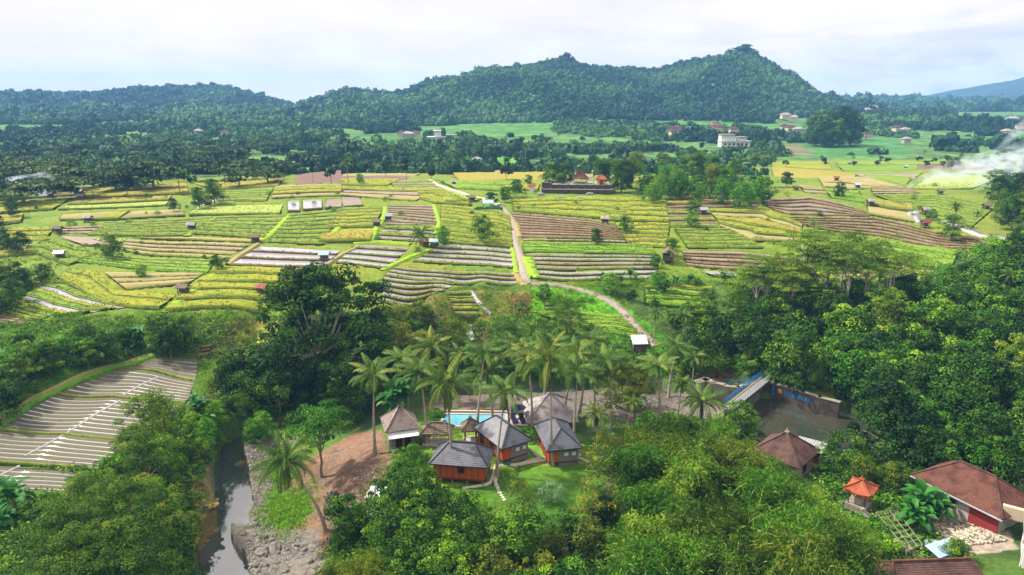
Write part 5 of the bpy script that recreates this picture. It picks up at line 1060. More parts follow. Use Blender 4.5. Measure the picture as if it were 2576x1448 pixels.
cover('bank_grass', [([(0,960),(90,930),(200,918),(345,885),(480,880),(500,900),(345,905),(210,985),(100,1020),(0,1075)], .12), ([(670,1245),(770,1250),(782,1290),(745,1325),(700,1335),(663,1290)], .06), ([(670,1160),(730,1150),(740,1200),(700,1215)], .03), ([(1340,728),(1500,724),(1700,860),(1640,880),(1440,840),(1340,800)], .12), ([(480,890),(560,860),(600,930),(530,1010),(490,1010)], .06),
   ([(1020,1120),(1100,1090),(1200,1088),(1150,1110),(1080,1110),(1020,1180),(990,1200)], .05), ([(1060,740),(1340,725),(1340,790),(1090,790)], .08), ([(300,805),(700,795),(700,812),(300,822)], .1), ([(1340,712),(1860,700),(1860,722),(1340,730)], .1), ([(0,820),(300,800),(300,830),(0,860)], .08), ([(1180,1250),(1280,1190),(1290,1330),(1200,1330)], .04), ([(480,1040),(560,1030),(560,1110),(490,1110)], .04)], 16000, .45, .14, F_GRASS, 6, 14, .9, .22)
# ------------------------------------------------------------------ buildings
def thing(name, label, cat, loc, rz=0, group=None):
    e = bpy.data.objects.new(name, None); COL.objects.link(e); e.location = loc; e.rotation_euler = (0, 0, rz); e.empty_display_size = .3
    return tag(e, label, cat, group)
mo = lambda *a, **k: mat(*a, coord='obj', **k)
T_SLATE = mo('roof_slate', ['2c2f36', '3e414a', '50525c', '464a48'], scale=.7, rough=.45, bump=.3, bscale=8, spec=.6)
T_RIDGE = mo('ridge_slate', ['2c2e36', '3a3c44'], rough=.5)
T_ORANGE = mo('timber_orange', ['94400e', 'ac5218', '9c4812'], scale=2, rough=.55, bump=.3, bscale=6, stretch=(8, 8, .6))
T_ORANGED = mo('timber_frame', ['5c2408', '70300c'], scale=2)
T_STONE = mo('grey_stone', ['5c5e5a', '74746e', '686a66'], scale=3, bump=.6, bscale=9)
T_GLASS = mo('dark_glass', ['101010', '181818'], rough=.15, bump=0, spec=.7)
T_WHITE = mo('white_paint', ['c4c4c0', 'd0d0cc'], scale=1, rough=.6, bump=.1)
T_SHINGLE = mo('wood_shingle', ['463c34', '6c5f57', '82746c', '545444'], scale=.9, rough=.9, bump=.8, bscale=10, stretch=(1, 1, 2))
T_SHINGLEG = mo('grey_shingle', ['605a58', '827a7a', '989090', '6c6a60'], scale=.8, rough=.85, bump=.8, bscale=10)
T_THATCH = mo('thatch', ['4c4238', '6b5e50', '7c6f60'], scale=3, rough=1, bump=1, bscale=12, stretch=(1, 1, .4))
T_CLAY = mo('clay_tile', ['2c201a', '4a2a22', '5e3a2e', '3a3222'], scale=.8, rough=.85, bump=.7, bscale=8)
T_CLAYD = mo('clay_tile_dark', ['2a221d', '432e28', '563e36', '38342a'], scale=.8, rough=.85, bump=.7, bscale=8)
T_ORTILE = mo('orange_tile', ['7c3a20', '8e482c', '985636'], scale=2, rough=.7, bump=.5, bscale=8)
T_TIN = mo('tin_sheet', ['6c7074', '888c90', '787a7e'], scale=1, rough=.4, bump=.3, bscale=6, spec=.5)
T_TINB = mo('tin_blue', ['7c94ac', '9cb4c8'], scale=1, rough=.4, bump=.2, bscale=5)
T_RUST = mo('tin_rusty', ['5c3020', '7a4430', '8a6a58'], scale=1.5, rough=.8, bump=.3)
T_REDTIN = mo('tin_red', ['6a2420', '80302c'], scale=1, rough=.6, bump=.2)
T_CONC = mo('concrete', ['6f6a60', '8a857a', '7a7464', '5c584c'], scale=1.2, rough=.9, bump=.5, bscale=7)
T_CONCD = mo('concrete_stained', ['2c2422', '403632', '4e4640', '38322a'], scale=.8, rough=.9, bump=.5, bscale=5)
T_WALLP = mo('plaster_grey', ['8a867c', 'a09c90'], scale=1, bump=.2)
T_RED = mo('plaster_red', ['6e221e', '7c2a26'], scale=1, bump=.1)
T_TANP = mo('plaster_tan', ['b0a084', 'bcae94'], scale=1, bump=.1)
T_YEL = mo('plaster_yellow', ['a88840', 'b8984c'], scale=1, bump=.1)
T_WOOD = mo('weathered_wood', ['4c4034', '64564a'], scale=4, bump=.4, stretch=(1, 1, .3))
T_BLUE = mo('blue_paint', ['1c5080', '2a68a0'], rough=.5, bump=.1)
T_BLUEL = mo('blue_light', ['2c6490', '3c78a4'], rough=.5, bump=0)
T_NAVY = mo('navy_fabric', ['141a3c', '1c2450'], rough=.8, bump=.1)
T_NET = mo('green_net', ['1c6a5c', '2a8474'], rough=.8, bump=.2)
T_STEEL = mo('galvanised', ['8a8c8c', 'a4a6a6'], rough=.4, bump=.1, spec=.6)
T_ROCK = mo('rock', ['4a4640', '6a665e', '88847a'], scale=2, bump=.7, bscale=6)
T_ROCKY = mo('rock_mossy', ['5c5020', '7c6c30', '5a5444'], scale=2, bump=.7, bscale=6)
T_DECK = mo('deck_tile', ['9a8c84', 'a89c96'], scale=2, bump=.1)
def lerp(a, b, t): return tuple(a[i]*(1-t)+b[i]*t for i in range(3))
def roof_parts(parent, w, d, z, rise, ridge, mt, mr=None, rows=10, thick=.12, curl=0, concave=0, finial=None):
    """hip roof: long side along x; ridge length along x (0 = pyramid)"""
    mb = MB(); mr = mr or mt
    E = [(-w/2, -d/2, z+curl), (w/2, -d/2, z+curl), (w/2, d/2, z+curl), (-w/2, d/2, z+curl)]; R = [(-ridge/2, 0, z+rise), (ridge/2, 0, z+rise)]
    def pt(a, b, t):
        p = lerp(a, b, t); s = -concave*math.sin(PI*t)*rise; return (p[0], p[1], p[2]+s-curl*0)
    for a, b, ra, rb in ((0, 1, 0, 1), (1, 2, 1, 1), (2, 3, 1, 0), (3, 0, 0, 0)):
        nx = 4
        for k in range(rows):
            t0, t1 = k/rows, (k+1)/rows
            for q in range(nx):
                u0, u1 = q/nx, (q+1)/nx
                def P(u, t, lift):
                    e = lerp(E[a], E[b], u); e = (e[0], e[1], z+curl*abs(2*u-1)**2.5); r = lerp(R[ra], R[rb], u); p = pt(e, r, t); return (p[0], p[1], p[2]+lift)
                mb.poly([P(u0, t0, .035), P(u1, t0, .035), P(u1, t1, 0), P(u0, t1, 0)], mt)
                mb.poly([P(u0, t0, -.0), P(u1, t0, -.0), P(u1, t0, .035), P(u0, t0, .035)], mt)
        mb.poly([(E[b][0], E[b][1], z-thick+curl), (E[b][0], E[b][1], z+curl), lerp(E[a], E[b], .5)[:2]+(z,), (E[a][0], E[a][1], z+curl), (E[a][0], E[a][1], z-thick+curl), lerp(E[a], E[b], .5)[:2]+(z-thick,)], mr)
    mb.poly([(E[3][0], E[3][1], z-thick), (E[2][0], E[2][1], z-thick), (E[1][0], E[1][1], z-thick), (E[0][0], E[0][1], z-thick)], mr)
    ro = mb.build('roof', parent); rc = MB()
    for e, r in ((0, 0), (3, 0), (1, 1), (2, 1)):
        pr = None
        for k in range(7):
            p = pt((E[e][0], E[e][1], z+curl), R[r], k/6); p = (p[0], p[1], p[2]+.07)
            if pr: rc.beam(pr, p, .16, mr, .1)
            pr = p
    if ridge > 0: rc.beam((R[0][0], 0, z+rise+.08), (R[1][0], 0, z+rise+.08), .2, mr, .14)
    if finial: rc.box((0, 0, z+rise+.25), (.22, .22, .45), finial, top=(.5, .5)); rc.box((0, 0, z+rise+.05), (.5, .5, .15), finial)
    c = rc.build('ridge_cap', ro); return ro
def gable(parent, w, d, z, rise, mt, thick=.1, rows=1, name='roof'):
    mb = MB()
    for s in (-1, 1):
        a = [(-w/2, s*d/2, z), (w/2, s*d/2, z), (w/2, 0, z+rise), (-w/2, 0, z+rise)]; b = [(p[0], p[1], p[2]-thick) for p in a]
        n = 5
        for k in range(n):
            u0, u1 = k/n, (k+1)/n
            q = [lerp(a[0], a[1], u0), lerp(a[0], a[1], u1), lerp(a[3], a[2], u1), lerp(a[3], a[2], u0)]; q = [(p[0], p[1], p[2]+(.02 if k % 2 else 0)) for p in q]
            mb.poly(q if s < 0 else q[::-1], mt)
        mb.poly(b[::-1] if s < 0 else b, mt); mb.poly([a[0], b[0], b[1], a[1]], mt); mb.poly([a[1], b[1], b[2], a[2]], mt); mb.poly([a[3], b[3], b[0], a[0]], mt)
    return mb.build(name, parent)
def box_obj(name, parent, c, d, mt, rz=0): mb = MB(); mb.box(c, d, mt, rz); return mb.build(name, parent)
def window(parent, c, w, h, axis, mt_frame=T_ORANGED, mt_pane=T_GLASS, name='window', t=.08):
    """axis: unit outward normal in local xy"""
    mb = MB(); nx, ny = axis; tx, ty = -ny, nx
    def bx(u, v, ww, hh, dep, m): mb.box((c[0]+tx*u+nx*dep, c[1]+ty*u+ny*dep, c[2]+v), (ww*abs(tx)+t*abs(nx), ww*abs(ty)+t*abs(ny), hh), m)
    bx(-w/2, 0, .09, h+.09, .03, mt_frame); bx(w/2, 0, .09, h+.09, .03, mt_frame); bx(0, h/2, w-.09, .09, .032, mt_frame); bx(0, -h/2, w-.09, .09, .034, mt_frame); bx(0, 0, .05, h-.09, .028, mt_frame)
    o = mb.build(name, parent); p = MB(); p.box((c[0]+nx*.005, c[1]+ny*.005, c[2]), (w*abs(tx)+t*.6*abs(nx), w*abs(ty)+t*.6*abs(ny), h), mt_pane); p.build('pane', o); return o
def bungalow(x, y, rz, label, doors):
    z0 = H1(x, y)+.0; t = thing('timber_bungalow', label, 'bungalow', (x, y, z0), rz, 'orange timber bungalows with dark hipped roofs')
    w, d, f = 6.2, 3.7, .75; h = 2.05
    mb = MB(); mb.box((0, 0, f-.08), (w+.2, d+.2, .16), T_ORANGED); mb.build('floor', t)
    mb = MB(); mb.box((0, 0, f+h/2), (w, d, h), T_ORANGE)
    for i in range(9):
        for sy in (-1, 1): mb.box((-w/2+i*w/8, sy*(d/2+.02), f+h/2), (.07, .05, h), T_ORANGED)
    for i in range(5):
        mb.box((w/2+.02, -d/2+.15+i*(d-.3)/4, f+h/2), (.05, .07, h), T_ORANGED)
    mb.build('wall', t)
    mb = MB(); mb.box((-w/2+.7, -.65, (f+h)/2), (1.5, 2.6, f+h-.02), T_STONE); so = mb.build('stone_annex', t)
    for yy in (-1.35, -.35): window(so, (-w/2-.08, yy, 1.75), .42, .34, (-1, 0), T_WHITE, T_WHITE, 'vent_window')
    for i in range(4):
        for sy in (-1, 1): box_obj('stilt', t, (-w/2+.3+i*(w-.6)/3, sy*(d/2-.25), f/2-.25), (.22, .22, f+.35), T_CONC)
    window(t, (-.2, d/2+.02, f+1.15), .75, .8, (0, 1))
    if doors:
        window(t, (2.1, d/2+.02, f+.95), .95, 1.85, (0, 1), name='door'); window(t, (-1.9, d/2+.02, f+1.2), .7, .7, (0, 1))
    roof_parts(t, 7.3, 4.7, f+h-.1, 1.9, 3.1, T_SLATE, T_RIDGE, rows=14)
    return t
bungalow(-6.1, 76.5, math.radians(172), 'nearest orange timber bungalow, long side facing the viewer, one dark window', False)
bungalow(-1.28, 82.7, math.radians(122.6), 'middle orange bungalow turned corner on, grey stone annex with white vents', True)
bungalow(5.95, 82.4, math.radians(101), 'right orange bungalow with its stone annex facing the lawn, below the pavilion', True)
# thatched hut with awning
def joglo():
    x, y = -15.3, 86.3; z = H1(x, y); t = thing('thatched_hut', 'hut with steep brown shingle roof and white awning beside the lone palm', 'hut', (x, y, z), math.radians(18))
    box_obj('wall', t, (0, 0, 1.2), (3.3, 3.3, 3.0), T_STONE); window(t, (-.5, -1.68, 1.0), .8, 1.9, (0, -1), T_ORANGED, name='door'); window(t, (.7, -1.68, 1.0), .8, 1.9, (0, -1), T_RED, name='door')
    roof_parts(t, 4.7, 4.7, 3.0-.1, 2.3, .25, T_SHINGLE, T_SHINGLEG, rows=12, finial=T_CLAY)
    mb = MB(); mb.mesh([(-2.0, -1.7, 2.75), (2.0, -1.7, 2.75), (2.05, -3.1, 2.2), (-2.05, -3.1, 2.2), (-2.0, -1.7, 2.7), (2.0, -1.7, 2.7), (2.05, -3.1, 2.15), (-2.05, -3.1, 2.15)], [(3, 2, 1, 0), (4, 5, 6, 7), (2, 3, 7, 6), (1, 2, 6, 5), (3, 0, 4, 7)], T_WHITE); mb.build('awning', t)
    for s in (-1, 1): box_obj('post', t, (s*1.9, -2.95, 1.05), (.1, .1, 2.2), T_WOOD)
joglo()
def pavilion(name, label, x, y, z, rz, w, d, he, rise, ridge, mt, mr, cat='pavilion', posts=True, **k):
    t = thing(name, label, cat, (x, y, z), rz); roof_parts(t, w, d, he, rise, ridge, mt, mr, **k)
    if posts:
        for sx in (-1, 1):
            for sy in (-1, 1): box_obj('post', t, (sx*(w/2-.5), sy*(d/2-.5), he/2-.2), (.18, .18, he+.3), T_WOOD)
    box_obj('floor', t, (0, 0, .1), (w-.6, d-.6, .3), T_DECK); return t
pz = H1(5.6, 94.4)
t = pavilion('shingled_pavilion', 'large pavilion with pale grey pyramid shingle roof behind the right bungalow', 5.6, 94.4, .3-2.6, math.radians(3), 7.6, 7.6, 2.6, 2.9, .4, T_SHINGLEG, T_SHINGLEG, rows=16, finial=T_WHITE)
box_obj('wall', t, (0, 2.5, 1.2), (6, .2, 2.4), T_WALLP)
x, y, _ = at(1182, 1083, 2.2); pavilion('thatched_gazebo', 'small pointed thatched gazebo in front of the swimming pool', x, y+1.1, H1(x, y+1), .1, 2.5, 2.5, 2.0, 1.35, .15, T_THATCH, T_THATCH, cat='gazebo', rows=6, finial=T_THATCH)
x, y, _ = at(1098, 1092, 2.0); pavilion('thatched_shelter', 'long low thatched shelter between the awning hut and the pool', x, y+1.1, H1(x, y+1), -.05, 4.4, 2.6, 1.9, 1.1, 1.8, T_THATCH, T_THATCH, cat='shelter', rows=6)
# pool
def pool():
    a = at(1114, 1071, -.1); b = at(1272, 1074, -.1); c = at(1270, 1045, -.1); d = at(1118, 1043, -.1)
    zc = max(H1(*a[:2]), H1(*b[:2]), H1(*c[:2]), -.3)+.15; t = thing('swimming_pool', 'turquoise swimming pool with pale stone edge behind the palms', 'swimming pool', (0, 0, zc))
    T_POOL = mo('pool_water', ['38808e', '4c94a0'], scale=.4, rough=.05, bump=.06, bscale=2, spec=.6)
    P = [p[:2] for p in (a, b, c, d)]; cx0 = sum(p[0] for p in P)/4; cy0 = sum(p[1] for p in P)/4
    grow = lambda k: [(cx0+(p[0]-cx0)*(1+k), cy0+(p[1]-cy0)*(1+k*2.2)) for p in P]
    mb = MB(); mb.poly([(q[0], q[1], .06) for q in grow(0)], T_POOL); mb.build('water', t)
    mb = MB(); O = grow(.09)
    for i in range(4):
        j = (i+1) % 4; mb.poly([(O[i][0], O[i][1], .14), (O[j][0], O[j][1], .14), (P[j][0], P[j][1], .14), (P[i][0], P[i][1], .14)], T_DECK); mb.poly([(P[i][0], P[i][1], .14), (P[j][0], P[j][1], .14), (P[j][0], P[j][1], .0), (P[i][0], P[i][1], .0)], T_BLUEL)
        mb.poly([(O[i][0], O[i][1], -1.6), (O[j][0], O[j][1], -1.6), (O[j][0], O[j][1], .14), (O[i][0], O[i][1], .14)], T_DECK)
    mb.build('coping', t)
    mb = MB(); mb.beam((O[3][0], O[3][1]+.5, .1), (O[2][0], O[2][1]+.5, .1), .25, T_TANP, .4); mb.build('parapet', t)
    tx, ty, _ = at(1300, 1062, -.5); z = max(H1(tx, ty), H1(tx+1.5, ty))+.12
    mb = MB(); mb.box((tx+1.2, ty+.3, z-.35), (4.4, 3.6, .8), T_DECK); o = mb.build('paved_deck'); o['label'] = 'square pale paved deck right of the swimming pool'; o['category'] = 'deck'
    for i, (dx, lb) in enumerate(((-.4, 'left navy sun lounger on the paved deck'), (.8, 'right navy sun lounger on the paved deck'))):
        q = thing('sun_lounger', lb, 'sun lounger', (tx+dx, ty, z+.05), .2, 'navy sun loungers'); box_obj('frame', q, (0, 0, .25), (.75, 1.9, .08), T_WOOD); box_obj('cushion', q, (0, -.25, .35), (.7, 1.3, .14), T_NAVY)
        mb = MB(); mb.beam((0, .35, .38), (0, .95, .85), .7, T_NAVY, .14); mb.build('backrest', q)
        for sx in (-1, 1):
            for sy in (-1, 1): box_obj('leg', q, (sx*.3, sy*.8, .1), (.07, .07, .24), T_WOOD)
    q = thing('parasol', 'dark navy parasol over the loungers by the pool', 'parasol', (tx+.2, ty+.6, z+.05)); mb = MB(); mb.tube([(0, 0, 0), (0, 0, 2.3)], .04, T_WHITE); mb.build('pole', q)
    mb = MB(); R_ = [(1.2*math.cos(i*PI/4), 1.2*math.sin(i*PI/4), 1.95) for i in range(8)]
    for i in range(8): mb.poly([R_[i], R_[(i+1) % 8], (0, 0, 2.4)], T_NAVY)
    mb.build('canopy', q)
    q = thing('storage_cabinet', 'white cabinet on the far edge of the paved deck', 'cabinet', (tx+2.2, ty+1.5, z+.05)); box_obj('body', q, (0, 0, .5), (1.3, .6, 1.0), T_WHITE); box_obj('lid', q, (0, 0, 1.04), (1.4, .7, .08), T_STEEL)
pool()
# generic house
def house(name, label, x, y, rz, w, d, he, rise, ridge, roofm, wallm, cat='house', group=None, over=.6, wins=(), z=None, rows=10, ridgem=None, finial=None, **k):
    z = H1(x, y) if z is None else z; t = thing(name, label, cat, (x, y, z), rz, group); box_obj('wall', t, (0, 0, he/2-.5), (w, d, he+1), wallm)
    roof_parts(t, w+2*over, d+2*over, he-.05, rise, ridge, roofm, ridgem or roofm, rows=rows, finial=finial, **k)
    for (cx0, cy0, cz0, ww, hh, ax, nm) in wins: window(t, (cx0, cy0, cz0), ww, hh, ax, T_WOOD, T_GLASS, nm)
    return t
house('tiled_house', 'house with brown pyramid tile roof and stone finial before the reservoir', 34.6, 79.2, math.radians(45), 5.2, 5.2, 3.0, 2.6, .1, T_CLAYD, T_WALLP, finial=T_CONC, rows=16, wins=((0, -2.62, 1.5, 1.1, 1.1, (0, -1), 'window'), (-2.62, 0, 1.5, 1.1, 1.1, (-1, 0), 'window')))
t = house('tiled_house', 'long house with weathered red brown tile roof and grey and red walls', 50.6, 67.4, math.radians(117), 8.6, 5.8, 2.9, 2.3, 3.6, T_CLAY, T_WALLP, rows=20, ridgem=T_CLAYD, z=1.1, wins=((.5, 2.93, 1.6, 1.0, 1.0, (0, 1), 'window'),))
box_obj('red_wall', t, (-2.9, 2.91, 1.15), (2.9, .12, 2.2), T_RED); mb = MB(); mb.beam((-4.9, 3.6, 2.7), (4.9, 3.6, 2.7), .12, T_STEEL, .14); mb.build('gutter', t)
house('tiled_house', 'dark brown tiled roof cut off by the bottom edge of the picture', 37.5, 53.3, math.radians(3), 8.4, 4.6, 3.3, 2.2, 7.2, T_CLAYD, T_WALLP, rows=18, z=-.2, ridgem=T_CLAY)
def white_block():
    t = thing('white_building', 'white plastered building with tan parapet at the lower right corner', 'building', (51.2, 59.6, 1.0), math.radians(-35)); box_obj('wall', t, (1.6, -1.8, 1.4), (4.2, 4.6, 4.8), T_WHITE)
    mb = MB(); mb.box((1.6, -1.8, 3.95), (4.7, 5.1, .3), T_CONC); mb.build('roof_slab', t); box_obj('parapet', t, (-.2, 2.2, 3.2), (4.4, .5, 1.3), T_TANP); box_obj('red_awning', t, (.3, 3.0, 2.6), (4.6, 1.4, .1), T_RED)
    mb = MB(); mb.tube([(-.62, -3.9, -1), (-.62, -3.9, 3.8)], .06, T_WHITE); mb.build('drainpipe', t); window(t, (-.52, -1.5, 2.4), .5, .3, (-1, 0), T_STEEL, T_GLASS, 'vent')
white_block()
def shrine(x, y, z, rz, s, label, body=T_WOOD):
    t = thing('roofed_shrine', label, 'shrine', (x, y, z), rz); roof_parts(t, 3.0*s, 3.0*s, 2.3*s, 1.25*s, .15*s, T_ORTILE, T_ORTILE, rows=8, curl=.28*s, concave=.10, finial=T_ORTILE)
    for a in (-1, 1):
        for b in (-1, 1): box_obj('post', t, (a*.9*s, b*.9*s, 1.1*s), (.14*s, .14*s, 2.5*s), body)
    box_obj('base', t, (0, 0, .15*s), (2.3*s, 2.3*s, .8*s), T_CONC); box_obj('altar', t, (0, 0, .9*s), (1.0*s, .8*s, .8*s), T_TANP); return t
shrine(38.9, 68.6, .9, math.radians(45), .95, 'open shrine with curled bright orange tile roof in the yard')
# tin roof behind the pyramid house
def tin_shed(name, label, x, y, z, rz, w, d, h, mt, tilt=.4, posts=True, cat='shed', group=None, wall=None):
    t = thing(name, label, cat, (x, y, z), rz, group); mb = MB(); n = 10
    for i in range(n):
        x0 = -w/2+w*i/n; x1 = x0+w/n; xm = (x0+x1)/2
        for a, b, za, zb in ((x0, xm, 0, .06), (xm, x1, .06, 0)):
            mb.poly([(a, -d/2, h-tilt/2+za), (b, -d/2, h-tilt/2+zb), (b, d/2, h+tilt/2+zb), (a, d/2, h+tilt/2+za)], mt)
    mb.poly([(-w/2, d/2, h+tilt/2-.05), (w/2, d/2, h+tilt/2-.05), (w/2, -d/2, h-tilt/2-.05), (-w/2, -d/2, h-tilt/2-.05)], T_WOOD); mb.build('roof', t)
    for a in (-1, 1):
        for b in (-1, 1): box_obj('post', t, (a*(w/2-.2), b*(d/2-.2), h/2-.2+b*tilt*.35), (.12, .12, h+.2), T_WOOD)
    if wall: box_obj('wall', t, (0, .1, h/2-.25), (w-.5, d-.7, h-.5), wall)
    return t
x, y, _ = at(2040, 1100, 2.4); tin_shed('lean_to', 'grey tin lean-to roof behind the brown pyramid roof', x+.5, y+.8, H1(x, y), math.radians(-35), 3.6, 2.6, 2.5, T_TIN, wall=T_RED)
x, y, z = gpt(1607, 884); tin_shed('shed', 'white tin roofed shed at the foot of the green terraces', x, y, z, .05, 2.9, 2.6, 2.3, T_WHITE, .9, wall=T_WOOD)
x, y, z = gpt(948, 1275); tin_shed('flat_roofed_store', 'white flat roofed store half hidden by trees beside the bare earth', x, y, z, -.15, 2.0, 2.4, 1.9, T_WHITE, .1, wall=T_WHITE, cat='store'); x, y, z = gpt(942, 1315); tin_shed('low_white_shed', 'lower white roof in front of the flat roofed store', x, y, z, -.4, 1.9, 1.4, 1.1, T_WHITE, .2, wall=T_WHITE)
# field huts
def hut(px, py, kind, label, s=1.0, rz=None, gz=True):
    x, y, z = gpt(px, py); rz = random.uniform(-.25, .25) if rz is None else rz
    roofm = {'thatch': T_THATCH, 'tin': T_SHINGLEG, 'blue': T_TINB, 'rust': T_RUST, 'white': T_TIN, 'red': T_REDTIN, 'shingle': T_SHINGLEG}[kind]
    t = thing('field_hut', label, 'hut', (x, y, z), rz, 'small open huts in the rice fields'); w, d, h = 3.4*s, 2.8*s, 2.0*s
    for a in (-1, 1):
        for b in (-1, 1): box_obj('post', t, (a*(w/2-.45), b*(d/2-.45), h/2-.1), (.13, .13, h+.2), T_WOOD)
    box_obj('platform', t, (0, 0, .6*s), (w-.7, d-.7, .12), T_WOOD); box_obj('wall', t, (0, d*.12, 1.15*s), (w-1.0, d*.55, .95*s), T_WOOD)
    gable(t, w, d, h, .95*s, roofm, .12); return t
HUTS = [(223,560,'tin','grey roofed field hut at the left, beside striped green terraces'),(483,579,'shingle','grey field hut at the corner between two striped green fields'),(147,588,'thatch','thatched field hut at the left end of the mud terraces'),(643,610,'thatch','thatched hut at the top corner of the flooded field'),
 (816,655,'blue','blue grey hut in the flooded field above the giant tree'),(462,740,'thatch','hut half buried in green bush among yellow rice at the lower left'),(660,740,'rust','hut with rusty and shiny roof left of the giant tree'),(152,652,'white','small white hut among bushes at the far left'),(203,490,'tin','pale roofed hut in the upper left fields'),
 (128,497,'thatch','brown hut on the stubble strip at the upper left'),(290,470,'thatch','dark hut at the edge of the far tree belt, upper left'),(308,484,'rust','small hut just right of the darker hut at the upper left'),(205,504,'tin','lower one of two pale huts in the upper left fields'),(583,462,'thatch','tiny hut at the far field edge above the lone round tree'),
 (524,520,'thatch','little dark hut beside the pale track by the lone round tree'),(1093,622,'blue','hut with bright blue roof right of the bushy palm'),(1070,621,'rust','hut with rusty roof squeezed between the bushy palm and the blue roof'),(977,556,'white','white and grey hut at the corner of the muddy terraces'),(948,571,'thatch','thatch mound hut beside the golden field'),
 (1188,508,'thatch','dark hut left of the green net by the road bend'),(1142,466,'tin','grey tent shaped hut in the pasture left of the temple'),(1522,563,'tin','grey roofed hut at the right end of the ploughed field'),(1680,660,'thatch','large thatched hut with gable facing front, beside the round tree'),(1204,444,'white','tiny white hut on the far stubble field'),
 (1769,540,'white','white gabled hut in the striped terraces right of the temple wall'),(2157,474,'blue','cyan and white roofed hut on the stubble below the smoke'),(2104,456,'rust','small brown hut on the far golden field'),(2002,480,'thatch','pale thatched hut on a mound below the round bush'),(2190,518,'tin','grey hut behind a dark bush above the curved terraces'),
 (2328,540,'shingle','grey roofed hut at the head of the channel'),(2326,573,'red','hut with red roof at the edge of the curved terraces'),(2365,490,'thatch','tan roofed hut right of the smoke source'),(2480,529,'thatch','small brown hut near the right edge'),(2137,415,'white','small white hut on the far right plain'),(2278,425,'blue','pale blue hut at the far right, left of the smoke')]
random.seed(3)
for (px, py, k, lb) in HUTS: hut(px, py, k, lb, 1.15 if py > 640 and px > 1600 else (.75 if py > 500 else .65), rz=(1.35 if px == 1680 else None))
def net_stall():
    x, y, z = gpt(1228, 528); t = thing('netted_stall', 'shiny roofed stall behind teal netting at the road bend', 'stall', (x, y, z), .1); gable(t, 3.4, 3, 2.2, .9, T_TINB)
    mb = MB()
    for i in range(10): mb.poly([(-4.5+i*.9, -1.8, 0), (-3.6+i*.9, -1.8, 0), (-3.6+i*.9, -1.9-.1*(i % 2), 1.0+.2*((i*7) % 3)), (-4.5+i*.9, -1.9, 1.0+.2*((i*5) % 3))], T_NET)
    mb.build('net', t)
    for a in (-1, 1): box_obj('post', t, (a*1.4, 1.2, 1), (.12, .12, 2.2), T_WOOD); box_obj('post', t, (a*1.4, -1.2, 1), (.12, .12, 2.2), T_WOOD)
net_stall()
